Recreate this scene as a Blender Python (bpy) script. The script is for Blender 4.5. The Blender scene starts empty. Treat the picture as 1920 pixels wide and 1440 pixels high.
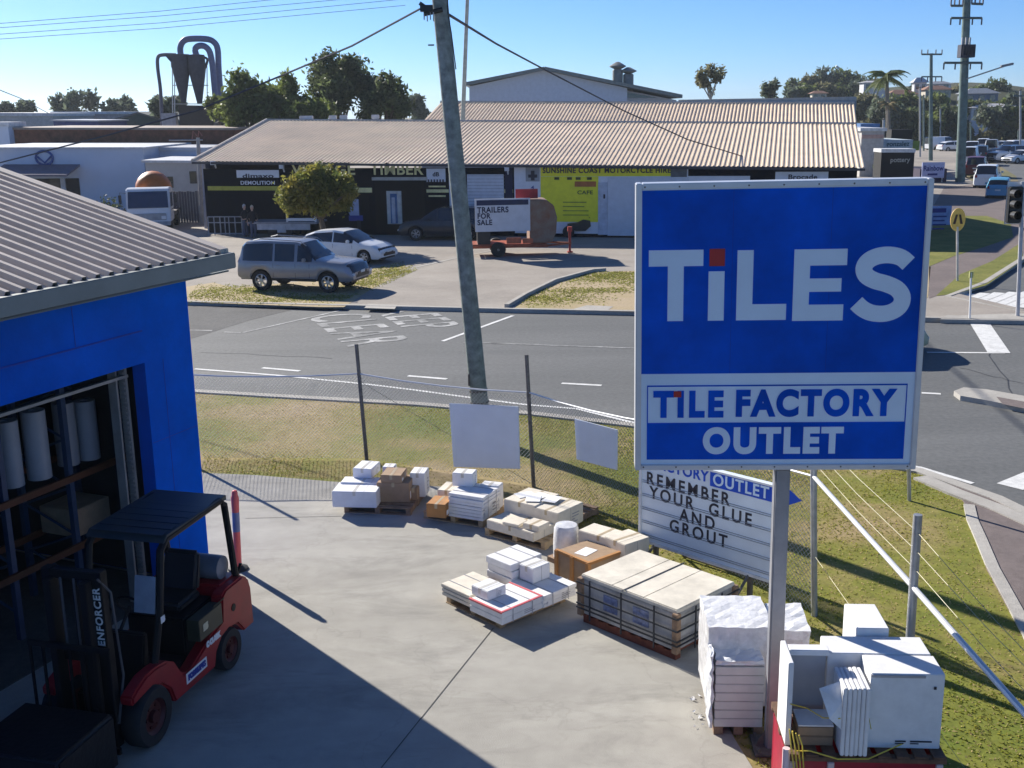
import bpy, bmesh, math, random
import numpy as np
from mathutils import Matrix, Vector, Euler
random.seed(7); rng = np.random.default_rng(7)
R = math.radians
SC = bpy.context.scene; COL = SC.collection

# ---------------------------------------------------------------- camera, sky, sun, exposure
CAM_H = 6.8; FPX = 2110.0; HORIZON = 208.0; ROLL = R(-0.9)
PITCH = math.atan((720 - HORIZON) / FPX)
CROT = (Matrix.Rotation(math.pi / 2 - PITCH, 3, 'X') @ Matrix.Rotation(ROLL, 3, 'Z'))
cam = bpy.data.cameras.new('camera'); cam_o = bpy.data.objects.new('camera', cam); COL.objects.link(cam_o)
cam.sensor_width = 36; cam.lens = 36 * FPX / 1920; cam.clip_end = 5000; cam.clip_start = 0.2
cam_o.matrix_world = Matrix.Translation((0, 0, CAM_H)) @ CROT.to_4x4()
SC.camera = cam_o
SUN_AZ, SUN_EL = 40.0, 27.0           # degrees left of the view direction, above the horizon
to_sun = Vector((-math.sin(R(SUN_AZ)) * math.cos(R(SUN_EL)), math.cos(R(SUN_AZ)) * math.cos(R(SUN_EL)), math.sin(R(SUN_EL))))
W = bpy.data.worlds.new('World'); SC.world = W; W.use_nodes = True
nt = W.node_tree; bg = nt.nodes['Background']
sky = nt.nodes.new('ShaderNodeTexSky'); sky.sky_type = 'NISHITA'; sky.sun_disc = False
sky.sun_elevation = R(SUN_EL); sky.sun_rotation = R(-SUN_AZ); sky.altitude = 0
sky.air_density = 0.68; sky.dust_density = 0.22; sky.ozone_density = 10
nt.links.new(sky.outputs[0], bg.inputs[0]); bg.inputs[1].default_value = 0.078
sl = bpy.data.lights.new('sun', 'SUN'); sl.energy = 5.0; sl.angle = R(0.5); sl.color = (1, 0.94, 0.84)
slo = bpy.data.objects.new('sun', sl); COL.objects.link(slo); slo.rotation_euler = to_sun.to_track_quat('Z', 'Y').to_euler()
vs = SC.view_settings; vs.view_transform = 'Standard'; vs.look = 'None'; vs.gamma = 1; vs.exposure = 0.85

# ---------------------------------------------------------------- survey helpers: photo pixel -> point of the place
def ray(px, py): return CROT @ Vector(((px - 960) / FPX, -(py - 720) / FPX, -1))
def g(px, py, z=0.0):
    d = ray(px, py); t = (z - CAM_H) / d.z; return Vector((d.x * t, d.y * t, z))
def at(px, py, Y):
    d = ray(px, py); t = Y / d.y; return Vector((d.x * t, Y, CAM_H + d.z * t))
class Wall:
    """vertical plane through two ground points; maps photo pixels to (u along, z) and back to world"""
    def __init__(s, a, b):
        s.a = Vector((a[0], a[1], 0)); s.u = (Vector((b[0], b[1], 0)) - s.a); s.len = s.u.length; s.u.normalize()
        s.n = Vector((s.u.y, -s.u.x, 0))
    def hit(s, px, py):
        d = ray(px, py); o = Vector((0, 0, CAM_H)); t = (s.a - o).dot(s.n) / d.dot(s.n); p = o + d * t
        return (p - s.a).dot(s.u), p.z
    def p(s, u, z, off=0.0): return s.a + s.u * u + Vector((0, 0, z)) + s.n * off
    def mat(s): return Matrix(((s.u.x, -s.n.x, 0, s.a.x), (s.u.y, -s.n.y, 0, s.a.y), (0, 0, 1, 0), (0, 0, 0, 1)))

# ---------------------------------------------------------------- materials
MATS = {}
def mat(name, col, rough=0.75, var=0.14, scale=3.0, col2=None, metal=0.0, bump=0.0, bscale=60.0, spec=0.4, dirt=0.0, alpha=1.0, island=0.0, trans=0.0, glow=0.0):
    if name in MATS: return MATS[name]
    m = bpy.data.materials.new(name); m.use_nodes = True; n = m.node_tree.nodes; l = m.node_tree.links
    b = n['Principled BSDF']; b.inputs['Roughness'].default_value = rough; b.inputs['Metallic'].default_value = metal
    b.inputs['Specular IOR Level'].default_value = spec
    tc = n.new('ShaderNodeTexCoord'); nz = n.new('ShaderNodeTexNoise'); nz.inputs['Scale'].default_value = scale; nz.inputs['Detail'].default_value = 6
    nz.inputs['Roughness'].default_value = 0.65
    l.new(tc.outputs['Object'], nz.inputs['Vector'])
    c2 = col2 or tuple(max(0, c * (1 - var * 2)) for c in col)
    c1 = col if col2 else tuple(min(1, c * (1 + var)) for c in col)
    rp = n.new('ShaderNodeValToRGB'); rp.color_ramp.elements[0].position = 0.3; rp.color_ramp.elements[1].position = 0.7
    rp.color_ramp.elements[0].color = (*c2, 1); rp.color_ramp.elements[1].color = (*c1, 1)
    l.new(nz.outputs[0], rp.inputs[0]); out = rp.outputs[0]
    if dirt > 0:
        n2 = n.new('ShaderNodeTexNoise'); n2.inputs['Scale'].default_value = scale * 0.23; n2.inputs['Detail'].default_value = 8; n2.inputs['Roughness'].default_value = 0.7
        l.new(tc.outputs['Object'], n2.inputs['Vector'])
        r2 = n.new('ShaderNodeValToRGB'); r2.color_ramp.elements[0].position = 0.42; r2.color_ramp.elements[1].position = 0.68
        r2.color_ramp.elements[0].color = (0, 0, 0, 1); r2.color_ramp.elements[1].color = (dirt, dirt, dirt, 1)
        l.new(n2.outputs[0], r2.inputs[0])
        mx = n.new('ShaderNodeMix'); mx.data_type = 'RGBA'; l.new(r2.outputs[0], mx.inputs[0]); l.new(out, mx.inputs[6])
        mx.inputs[7].default_value = tuple(c * 0.45 + 0.02 for c in col) + (1,); out = mx.outputs[2]
    if island > 0:
        ge = n.new('ShaderNodeNewGeometry'); hs = n.new('ShaderNodeHueSaturation'); mr = n.new('ShaderNodeMapRange')
        mr.inputs[3].default_value = 1 - island; mr.inputs[4].default_value = 1 + island
        l.new(ge.outputs['Random Per Island'], mr.inputs[0]); l.new(mr.outputs[0], hs.inputs['Value']); l.new(out, hs.inputs['Color']); out = hs.outputs[0]
    l.new(out, b.inputs['Base Color'])
    if bump > 0:
        n3 = n.new('ShaderNodeTexNoise'); n3.inputs['Scale'].default_value = bscale; n3.inputs['Detail'].default_value = 4
        l.new(tc.outputs['Object'], n3.inputs['Vector'])
        bp = n.new('ShaderNodeBump'); bp.inputs['Strength'].default_value = bump; bp.inputs['Distance'].default_value = 0.02
        l.new(n3.outputs[0], bp.inputs['Height']); l.new(bp.outputs[0], b.inputs['Normal'])
    if trans > 0: b.inputs['Transmission Weight'].default_value = trans
    if alpha < 1: b.inputs['Alpha'].default_value = alpha
    if glow > 0:      # thin leaves and sheets let part of the light through
        tl = n.new('ShaderNodeBsdfTranslucent'); l.new(out, tl.inputs['Color']); ms = n.new('ShaderNodeMixShader'); ms.inputs[0].default_value = glow
        l.new(b.outputs[0], ms.inputs[1]); l.new(tl.outputs[0], ms.inputs[2]); l.new(ms.outputs[0], n['Material Output'].inputs['Surface'])
    MATS[name] = m; return m
def glass(name, col=(0.012, 0.016, 0.025), rough=0.06):
    m = mat(name, col, rough=rough, var=0.1, spec=0.8); return m

def ground_mat(name, stops, scale, fine=40.0, fine_amt=0.25, rough=0.9, bump=0.3, fscale2=9.0, stain=None, stretch=None, cracks=0.0):
    """stops: colours mixed by a large noise, broken up by a fine one; stain=(colour, amount, scale)"""
    if name in MATS: return MATS[name]
    m = bpy.data.materials.new(name); m.use_nodes = True; n = m.node_tree.nodes; l = m.node_tree.links
    b = n['Principled BSDF']; b.inputs['Roughness'].default_value = rough; b.inputs['Specular IOR Level'].default_value = 0.25
    ge = n.new('ShaderNodeNewGeometry'); src = ge.outputs['Position']
    if stretch:
        mp = n.new('ShaderNodeMapping'); mp.inputs['Scale'].default_value = stretch[0]; mp.inputs['Rotation'].default_value = (0, 0, stretch[1]); l.new(src, mp.inputs[0]); vec = mp.outputs[0]
    else: vec = src
    a = n.new('ShaderNodeTexNoise'); a.inputs['Scale'].default_value = scale; a.inputs['Detail'].default_value = 9; a.inputs['Roughness'].default_value = 0.62; l.new(vec, a.inputs['Vector'])
    rp = n.new('ShaderNodeValToRGB'); e = rp.color_ramp.elements
    while len(e) < len(stops): e.new(0.5)
    for i, (p, c) in enumerate(stops): e[i].position = p; e[i].color = (*c, 1)
    l.new(a.outputs[0], rp.inputs[0]); out = rp.outputs[0]
    if stain:
        s = n.new('ShaderNodeTexNoise'); s.inputs['Scale'].default_value = stain[2]; s.inputs['Detail'].default_value = 10; s.inputs['Roughness'].default_value = 0.72; s.inputs['Distortion'].default_value = 0.6; l.new(vec, s.inputs['Vector'])
        r2 = n.new('ShaderNodeValToRGB'); r2.color_ramp.elements[0].position = 0.5; r2.color_ramp.elements[1].position = 0.75
        r2.color_ramp.elements[0].color = (0, 0, 0, 1); r2.color_ramp.elements[1].color = (stain[1],) * 3 + (1,)
        l.new(s.outputs[0], r2.inputs[0]); mx = n.new('ShaderNodeMix'); mx.data_type = 'RGBA'; l.new(r2.outputs[0], mx.inputs[0]); l.new(out, mx.inputs[6]); mx.inputs[7].default_value = (*stain[0], 1); out = mx.outputs[2]
    f = n.new('ShaderNodeTexNoise'); f.inputs['Scale'].default_value = fine; f.inputs['Detail'].default_value = 5; l.new(src, f.inputs['Vector'])
    f2 = n.new('ShaderNodeTexNoise'); f2.inputs['Scale'].default_value = fscale2; f2.inputs['Detail'].default_value = 6; l.new(src, f2.inputs['Vector'])
    ad = n.new('ShaderNodeMath'); ad.operation = 'ADD'; l.new(f.outputs[0], ad.inputs[0]); l.new(f2.outputs[0], ad.inputs[1])
    mr = n.new('ShaderNodeMapRange'); mr.inputs[1].default_value = 0.6; mr.inputs[2].default_value = 1.4; mr.inputs[3].default_value = 1 - fine_amt; mr.inputs[4].default_value = 1 + fine_amt; l.new(ad.outputs[0], mr.inputs[0])
    hs = n.new('ShaderNodeHueSaturation'); l.new(mr.outputs[0], hs.inputs['Value']); l.new(out, hs.inputs['Color']); out = hs.outputs[0]
    if cracks > 0:
        vo = n.new('ShaderNodeTexVoronoi'); vo.feature = 'DISTANCE_TO_EDGE'; vo.inputs['Scale'].default_value = 0.33
        nd = n.new('ShaderNodeTexNoise'); nd.inputs['Scale'].default_value = 1.6; nd.inputs['Detail'].default_value = 5; l.new(src, nd.inputs['Vector'])
        vm = n.new('ShaderNodeVectorMath'); vm.operation = 'MULTIPLY_ADD'; vm.inputs[1].default_value = (1.1,) * 3; l.new(nd.outputs[1], vm.inputs[0]); l.new(src, vm.inputs[2]); l.new(vm.outputs[0], vo.inputs['Vector'])
        cr = n.new('ShaderNodeMapRange'); cr.inputs[1].default_value = 0.0; cr.inputs[2].default_value = 0.006; cr.inputs[3].default_value = 1 - cracks; cr.inputs[4].default_value = 1; l.new(vo.outputs[0], cr.inputs[0])
        h2 = n.new('ShaderNodeHueSaturation'); l.new(cr.outputs[0], h2.inputs['Value']); l.new(out, h2.inputs['Color']); out = h2.outputs[0]
    l.new(out, b.inputs['Base Color'])
    if bump:
        bp = n.new('ShaderNodeBump'); bp.inputs['Strength'].default_value = bump; bp.inputs['Distance'].default_value = 0.02; l.new(f.outputs[0], bp.inputs['Height']); l.new(bp.outputs[0], b.inputs['Normal'])
    MATS[name] = m; return m

# ---------------------------------------------------------------- mesh builder and scene graph
class B:
    def __init__(s, M=None): s.v = []; s.f = []; s.M = M or Matrix.Identity(4)
    def add(s, vs, fs):
        o = len(s.v); s.v += [s.M @ Vector(p) for p in vs]; s.f += [tuple(o + i for i in f) for f in fs]; return s
    def box(s, c, d, rz=0.0, rot=None):
        m = Matrix.Translation(c) @ (rot.to_4x4() if rot else Matrix.Rotation(rz, 4, 'Z')); x, y, z = (k / 2 for k in d)
        p = [m @ Vector(q) for q in ((-x, -y, -z), (x, -y, -z), (x, y, -z), (-x, y, -z), (-x, -y, z), (x, -y, z), (x, y, z), (-x, y, z))]
        return s.add(p, [(0, 3, 2, 1), (4, 5, 6, 7), (0, 1, 5, 4), (1, 2, 6, 5), (2, 3, 7, 6), (3, 0, 4, 7)])
    def bb(s, a, b): return s.box([(p + q) / 2 for p, q in zip(a, b)], [abs(q - p) for p, q in zip(a, b)])
    def hexa(s, lo, hi): return s.add(list(lo) + list(hi), [(3, 2, 1, 0), (4, 5, 6, 7), (0, 1, 5, 4), (1, 2, 6, 5), (2, 3, 7, 6), (3, 0, 4, 7)])
    def prism(s, poly, lo, hi, plane='xy'):
        def P(a, b, h): return (a, b, h) if plane == 'xy' else ((a, h, b) if plane == 'xz' else (h, a, b))
        n = len(poly); vs = [P(a, b, lo) for a, b in poly] + [P(a, b, hi) for a, b in poly]
        return s.add(vs, [tuple(range(n - 1, -1, -1)), tuple(range(n, 2 * n))] + [(i, (i + 1) % n, n + (i + 1) % n, n + i) for i in range(n)])
    def tube(s, pts, r, n=8, caps=True):
        pts = [Vector(p) for p in pts]; k = len(pts); rs = r if isinstance(r, (list, tuple)) else [r] * k; vs = []; fs = []
        up = Vector((0.13, 0.31, 0.94))
        for i, p in enumerate(pts):
            t = (pts[min(i + 1, k - 1)] - pts[max(i - 1, 0)]).normalized(); a = t.cross(up)
            if a.length < 0.05: a = t.cross(Vector((1, 0, 0)))
            a.normalize(); b2 = t.cross(a)
            for j in range(n): th = 2 * math.pi * j / n; vs.append(p + (a * math.cos(th) + b2 * math.sin(th)) * rs[i])
        for i in range(k - 1):
            for j in range(n): j2 = (j + 1) % n; fs.append((i * n + j, i * n + j2, (i + 1) * n + j2, (i + 1) * n + j))
        if caps: fs += [tuple(range(n - 1, -1, -1)), tuple((k - 1) * n + j for j in range(n))]
        return s.add(vs, fs)
    def lathe(s, prof, c=(0, 0, 0), n=16, axis='z', caps=True):
        vs = []; fs = []; k = len(prof)
        for r, h in prof:
            for j in range(n):
                th = 2 * math.pi * j / n; a, b = r * math.cos(th), r * math.sin(th)
                q = (a, b, h) if axis == 'z' else ((h, a, b) if axis == 'x' else (a, h, b)); vs.append(Vector(c) + Vector(q))
        for i in range(k - 1):
            for j in range(n): j2 = (j + 1) % n; fs.append((i * n + j, i * n + j2, (i + 1) * n + j2, (i + 1) * n + j))
        if caps: fs += [tuple(range(n - 1, -1, -1)), tuple((k - 1) * n + j for j in range(n))]
        return s.add(vs, fs)
    def quad(s, a, b, c, d): return s.add([a, b, c, d], [(0, 1, 2, 3)])
    def build(s, name, m, parent=None, smooth=False, bevel=0.0, seg=2, world=True):
        me = bpy.data.meshes.new(name); me.from_pydata([tuple(p) for p in s.v], [], s.f)
        bm = bmesh.new(); bm.from_mesh(me)
        bmesh.ops.recalc_face_normals(bm, faces=bm.faces)
        if bevel > 0:
            bmesh.ops.bevel(bm, geom=[e for e in bm.edges if len(e.link_faces) == 2 and e.calc_face_angle(0) > 0.5], offset=bevel, segments=seg, affect='EDGES', clamp_overlap=True)
        bm.to_mesh(me); bm.free()
        me.materials.append(m)
        if smooth:
            me.polygons.foreach_set('use_smooth', [True] * len(me.polygons))
            try: me.set_sharp_from_angle(angle=R(40))
            except Exception: pass
        o = bpy.data.objects.new(name, me); COL.objects.link(o)
        if parent:
            o.parent = parent
            if world: o.matrix_parent_inverse = wm(parent).inverted()
        return o
def wm(o):
    m = Matrix.Translation(o.location) @ o.rotation_euler.to_matrix().to_4x4()
    return (wm(o.parent) @ o.matrix_parent_inverse @ m) if o.parent else m
def raw(name, verts, faces_flat, nv, m, parent=None, smooth=False):
    """numpy mesh: verts (N,3), faces as flat index array with nv corners each"""
    me = bpy.data.meshes.new(name); nf = len(faces_flat) // nv
    me.vertices.add(len(verts)); me.vertices.foreach_set('co', np.asarray(verts, dtype=np.float32).ravel())
    me.loops.add(nf * nv); me.loops.foreach_set('vertex_index', np.asarray(faces_flat, dtype=np.int32))
    me.polygons.add(nf); me.polygons.foreach_set('loop_start', np.arange(0, nf * nv, nv, dtype=np.int32)); me.polygons.foreach_set('loop_total', np.full(nf, nv, dtype=np.int32))
    me.update(calc_edges=True); me.materials.append(m)
    o = bpy.data.objects.new(name, me); COL.objects.link(o)
    if parent: o.parent = parent; o.matrix_parent_inverse = wm(parent).inverted()
    return o
def thing(name, label, cat, loc=(0, 0, 0), rz=0.0, group=None, rot=None):
    o = bpy.data.objects.new(name, None); COL.objects.link(o); o.location = loc; o.rotation_euler = rot or (0, 0, rz); o.empty_display_size = 0.1
    return tag(o, label, cat, group)
def tag(o, label, cat, group=None):
    o['label'] = label; o['category'] = cat
    if group: o['group'] = group
    return o
def struct(o, kind='structure'): o['kind'] = kind; return o
def dup(root, loc, rz, label, group=None):
    r = root.copy(); COL.objects.link(r); r.location = loc; r.rotation_euler = (0, 0, rz); r['label'] = label
    if group: r['group'] = group
    for ch in list(root.children):
        c = ch.copy(); COL.objects.link(c); c.parent = r
        for gc in list(ch.children): d = gc.copy(); COL.objects.link(d); d.parent = c
    return r
def text(name, body, size, m, M, parent, offset=0.0, spacing=1.0, depth=0.004, align='CENTER', xs=1.0):
    f = bpy.data.curves.new(name, 'FONT'); f.body = body; f.size = size; f.offset = offset; f.space_character = spacing; f.align_x = align; f.align_y = 'CENTER'; f.extrude = depth / 2
    t = bpy.data.objects.new(name, f); COL.objects.link(t); bpy.context.view_layer.update()
    me = bpy.data.meshes.new_from_object(t.evaluated_get(bpy.context.evaluated_depsgraph_get())); bpy.data.objects.remove(t)
    # text lies in xy facing +z; stand it up: x->x, y->z, facing -y
    S = Matrix.Rotation(math.pi / 2, 4, 'X') @ Matrix.Diagonal((xs, 1, 1, 1))
    me.transform(M @ S); me.materials.clear(); me.materials.append(m); me.name = name
    o = bpy.data.objects.new(name, me); COL.objects.link(o); o.parent = parent; o.matrix_parent_inverse = wm(parent).inverted()
    return o
def T(x, y, z): return Matrix.Translation((x, y, z))

# shared materials
white = mat('white_paint', (0.78, 0.78, 0.77), rough=0.5, var=0.04)
steel = mat('galvanised_steel', (0.42, 0.43, 0.44), rough=0.45, metal=0.6, var=0.12, scale=8)
dark_steel = mat('weathered_steel', (0.16, 0.15, 0.14), rough=0.6, metal=0.4, var=0.2, scale=10)
black = mat('black_rubber', (0.018, 0.018, 0.02), rough=0.7, var=0.2)
blackp = mat('black_paint', (0.012, 0.013, 0.016), rough=0.4, var=0.1)
carton_w = mat('white_carton', (0.80, 0.80, 0.80), rough=0.6, var=0.05, scale=6, dirt=0.14)
carton_c = mat('cream_carton', (0.74, 0.68, 0.57), rough=0.75, var=0.07, scale=6, dirt=0.2)
carton_b = mat('brown_carton', (0.38, 0.26, 0.165), rough=0.85, var=0.1, scale=5, dirt=0.25)
carton_o = mat('orange_brown_carton', (0.46, 0.22, 0.075), rough=0.8, var=0.1, scale=5, dirt=0.2)
tape = mat('packing_tape', (0.50, 0.40, 0.25), rough=0.3, var=0.08)
paper = mat('white_paper', (0.82, 0.82, 0.82), rough=0.7, var=0.04)
ply = mat('raw_pine', (0.50, 0.36, 0.21), rough=0.8, var=0.2, scale=9, dirt=0.25)
oldply = mat('weathered_timber', (0.30, 0.20, 0.13), rough=0.85, var=0.22, scale=9, dirt=0.3)
ink = mat('printed_ink', (0.03, 0.03, 0.045), rough=0.6, var=0.1)
# ---------------------------------------------------------------- ground, roads, verges
dirt_ground = ground_mat('bare_ground', [(0.3, (0.16, 0.12, 0.08)), (0.5, (0.20, 0.17, 0.10)), (0.7, (0.09, 0.11, 0.035))], 0.15, fine=8)
asphalt = ground_mat('asphalt', [(0.30, (0.115, 0.120, 0.120)), (0.5, (0.135, 0.139, 0.139)), (0.72, (0.160, 0.164, 0.163))], 0.35, fine=70, fine_amt=0.28, stain=((0.095, 0.098, 0.10), 0.5, 0.5), stretch=((0.25, 1.3, 1), R(13)), rough=0.8)
old_asphalt = ground_mat('old_asphalt', [(0.3, (0.075, 0.076, 0.078)), (0.7, (0.115, 0.115, 0.115))], 0.6, fine=60, fine_amt=0.35, stain=((0.05, 0.05, 0.052), 0.5, 0.9))
path_asphalt = ground_mat('path_asphalt', [(0.3, (0.15, 0.125, 0.12)), (0.7, (0.20, 0.165, 0.155))], 0.6, fine=60, fine_amt=0.22)
concrete = ground_mat('yard_concrete', [(0.28, (0.315, 0.30, 0.268)), (0.5, (0.365, 0.35, 0.312)), (0.72, (0.41, 0.393, 0.352))], 0.55, fine=90, fine_amt=0.13, stain=((0.17, 0.165, 0.15), 0.65, 0.75), stretch=((0.6, 1.6, 1), R(-35)), cracks=0.10, fscale2=3.0)
drive_concrete = ground_mat('driveway_concrete', [(0.3, (0.27, 0.24, 0.21)), (0.7, (0.36, 0.325, 0.285))], 0.4, fine=60, fine_amt=0.12, stain=((0.16, 0.15, 0.14), 0.5, 0.3))
kerb_conc = ground_mat('kerb_concrete', [(0.3, (0.34, 0.32, 0.29)), (0.7, (0.45, 0.43, 0.39))], 1.0, fine=50, fine_amt=0.15)
verge = ground_mat('verge_soil', [(0.30, (0.36, 0.27, 0.165)), (0.44, (0.28, 0.22, 0.09)), (0.54, (0.18, 0.18, 0.03)), (0.72, (0.11, 0.155, 0.018))], 0.28, fine=35, fine_amt=0.32, fscale2=7, bump=0.1)
far_verge = ground_mat('far_verge', [(0.3, (0.42, 0.33, 0.22)), (0.55, (0.38, 0.30, 0.17)), (0.75, (0.26, 0.24, 0.08))], 0.4, fine=25, fine_amt=0.22, bump=0.1)
grass_green = ground_mat('green_grass', [(0.3, (0.11, 0.13, 0.02)), (0.7, (0.22, 0.21, 0.05))], 0.8, fine=25, fine_amt=0.4)
line_white = ground_mat('road_paint', [(0.3, (0.62, 0.62, 0.60)), (0.7, (0.74, 0.74, 0.72))], 2.0, fine=45, fine_amt=0.2, rough=0.7, stain=((0.3, 0.3, 0.3), 0.45, 3.0), bump=0)
line_worn = ground_mat('worn_road_paint', [(0.36, (0.14, 0.145, 0.145)), (0.64, (0.50, 0.50, 0.49))], 0.9, fine=30, fine_amt=0.35, rough=0.8, stain=((0.15, 0.15, 0.15), 0.8, 2.0), bump=0)
def sheet(name, pts, z, m, kind='structure', thick=0.0):
    b = B()
    if thick: b.prism([(p[0], p[1]) for p in pts], z - thick, z)
    else: b.add([(p[0], p[1], z) for p in pts], [tuple(range(len(pts)))])
    o = b.build(name, m)
    if kind: struct(o, kind)
    return o
def px(*ps, z=0.0): return [g(x, y, z) for x, y in ps]
sheet('ground', [(-900, -40), (900, -40), (900, 1500), (-900, 1500)], -0.02, dirt_ground)
# main road runs across the picture, the side street leaves to the right rear
road_far_L, road_far_R = g(345, 572), g(1190, 591)
d = (road_far_R - road_far_L).normalized()
fl = road_far_L - d * 60; fr = road_far_R + d * 13.6
sheet('road', [fl, fr, g(1790, 558), g(1920, 495), g(1935, 400), g(1905, 330), g(1850, 296), Vector((90, 210, 0)), Vector((98, 208, 0)), Vector((46, 85, 0)), Vector((34, 40, 0)), Vector((60, 30, 0)), Vector((60, 0, 0)), g(1990, 990), g(1870, 935), g(1725, 886), g(1187, 800), g(1077, 783), g(996, 777), g(780, 759), g(513, 744), g(365, 734), Vector((-60, 44, 0))], 0.0, asphalt)
sheet('road_patch', [fl + Vector((0, -.25, 0)), g(560, 578), g(470, 600), g(356, 636), g(230, 640), fl + Vector((4, -7, 0))], 0.004, old_asphalt)
# near verge between road and yard fence, then the yard slab
near = px((1725, 889), (1187, 802), (1077, 786), (996, 780), (780, 762), (513, 747), (365, 737))
vr = px((1793, 918), (1808, 945), (1814, 975), (1828, 1010), (1850, 1068), (1905, 1170), (1990, 1330))
sheet('verge', [Vector((-40, 36, 0))] + near[::-1] + vr + [Vector((9.5, 2, 0)), Vector((-6, 2, 0)), Vector((-40, 20, 0))], 0.012, verge, thick=0.06)
yard = px((620, 905), (840, 915), (1010, 960), (1190, 1040), (1330, 1130), (1330, 1290), (1375, 1385), (1415, 1450))
yd = [Vector((-30, 32, 0)), g(300, 880), g(385, 889), g(480, 893)] + yard + [Vector((3.0, 9.0, 0)), Vector((3.2, 0, 0)), Vector((-30, 0, 0))]
sheet('yard_slab', yd, 0.024, concrete, thick=0.08)
# kerb along the near edge of the road and the crossover with footpath at the right
def ribbon(name, pts, w0, w1, z, m, thick=0.0, kind='structure'):
    b = B(); n = len(pts); L = []; Rr = []
    for i, p in enumerate(pts):
        t = (pts[min(i + 1, n - 1)] - pts[max(i - 1, 0)]); t.z = 0; t.normalize(); nn = Vector((-t.y, t.x, 0)); L.append(p + nn * w0); Rr.append(p + nn * w1)
    for i in range(n - 1):
        q = [L[i], L[i + 1], Rr[i + 1], Rr[i]]; q = [Vector((a.x, a.y, z)) for a in q]
        if thick: b.hexa([Vector((a.x, a.y, z - thick)) for a in q], q)
        else: b.add(q, [(0, 1, 2, 3)])
    o = b.build(name, m)
    if kind: struct(o, kind)
    return o
ribbon('kerb_strip', px((300, 731), (513, 744), (780, 759), (996, 777), (1187, 799), (1450, 838), (1725, 885), (1870, 936), (2000, 1000)), -0.16, 0.1, 0.05, kerb_conc, thick=0.1)
pp = px((1760, 897), (1870, 942), (2000, 1005), (2000, 1340), (1905, 1172), (1850, 1070), (1829, 1012), (1815, 977), (1809, 947), (1790, 918))
sheet('footpath', pp, 0.035, path_asphalt, thick=0.06)
ribbon('path_edging', px((1812, 950), (1818, 978), (1833, 1012), (1856, 1068), (1912, 1172), (1995, 1330)), -0.05, 0.13, 0.05, kerb_conc, thick=0.07)
ribbon('path_band', px((1735, 897), (1800, 925), (1880, 955), (1990, 1005)), -0.28, 0.05, 0.056, kerb_conc, thick=0.05)
# painted markings
def line(name, a, b_, w, m=line_white, z=0.008):
    return ribbon(name, [a, b_], -w / 2, w / 2, z, m)
for a, b_ in (((492, 690), (562, 696)), ((765, 705), (838, 711)), ((1053, 719), (1128, 723)), ((1728, 737), (1764, 739)), ((238, 676), (300, 680)), ((1400, 729), (1480, 732))):
    line('lane_dash', g(*a), g(*b_), 0.15)
ribbon('edge_line', px((365, 692), (520, 704), (690, 721), (780, 732), (883, 746), (984, 759), (1082, 767), (1187, 793), (1450, 832), (1725, 877), (1824, 907)), -0.06, 0.06, 0.008, line_white)
line('lane_line', g(420, 623), g(452, 624), 0.12, line_worn); line('lane_line', g(455, 624), g(640, 582), 0.13, line_worn)
line('lane_line', g(345, 619), g(398, 620), 0.12, line_worn)
line('lane_line', g(830, 640), g(962, 592), 0.14); line('lane_line', g(868, 642), g(1010, 646), 0.09, line_worn); line('lane_line', g(920, 644), g(1190, 653), 0.10, line_worn)
line('stop_line', g(1738, 661), g(1884, 662), 0.14); ribbon('stop_line', px((1838, 608), (1873, 662)), -0.3, 0.3, 0.012, line_white)
# worn KEEP CLEAR lettering across the far lane
def road_text(body, c, size, rz, xs):
    f = bpy.data.curves.new('t', 'FONT'); f.body = body; f.size = size; f.offset = 0.02; f.align_x = 'CENTER'; f.align_y = 'CENTER'; f.space_character = 1.1
    t = bpy.data.objects.new('t', f); COL.objects.link(t); bpy.context.view_layer.update()
    me = bpy.data.meshes.new_from_object(t.evaluated_get(bpy.context.evaluated_depsgraph_get())); bpy.data.objects.remove(t)
    me.transform(T(c.x, c.y, 0.009) @ Matrix.Rotation(rz, 4, 'Z') @ Matrix.Diagonal((xs, 1, 1, 1))); me.materials.clear(); me.materials.append(line_worn)
    o = bpy.data.objects.new('road_lettering', me); COL.objects.link(o); return struct(o)
road_text('KEEP', g(775, 597), 2.7, R(-68), 0.62); road_text('CLEAR', g(662, 616), 2.9, R(-68), 0.62)
zb = [((1742, 577), (1832, 566)), ((1741, 585), (1905, 571)), ((1785, 581), (1925, 583)), ((1840, 584), (1985, 588))]
for k in range(7):
    a = g(1735 + k * 30, 583 - k * 1.0); line('crossing_bar', a, a + Vector((2.9, 3.4, 0)), 0.42)
for a, b_ in (((1893, 913), (1960, 885)),): ribbon('give_way_triangle', px(a, b_), -0.25, 0.25, 0.008, line_white)
# repaired trench, sealed cracks and tyre tracks on the road and the yard
crack_m = mat('sealed_crack', (0.045, 0.045, 0.047), rough=0.6)
rk2 = random.Random(4)
for a, b_ in (((380, 660), (620, 672)), ((1800, 690), (1915, 720)), ((1835, 620), (1900, 745))):
    p0, p1 = g(*a), g(*b_); ribbon('sealed_crack', [p0.lerp(p1, k / 9) + Vector((rk2.uniform(-.08, .08), rk2.uniform(-.07, .07), 0)) for k in range(10)], -0.014, 0.014, 0.006, crack_m)
# traffic islands
isl = px((1788, 742), (1806, 735), (1850, 739), (1940, 755), (1990, 790), (1930, 776), (1840, 758), (1800, 751))
sheet('traffic_island', isl, 0.12, kerb_conc, thick=0.15)
sheet('island_infill', px((1868, 744), (1940, 757), (1975, 778), (1880, 758), z=0.12), 0.126, path_asphalt)
sheet('traffic_island', px((1762, 606), (1775, 598), (1795, 599), (1860, 596), (1990, 594), (1990, 610), (1830, 607)), 0.13, kerb_conc, thick=0.15)
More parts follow.
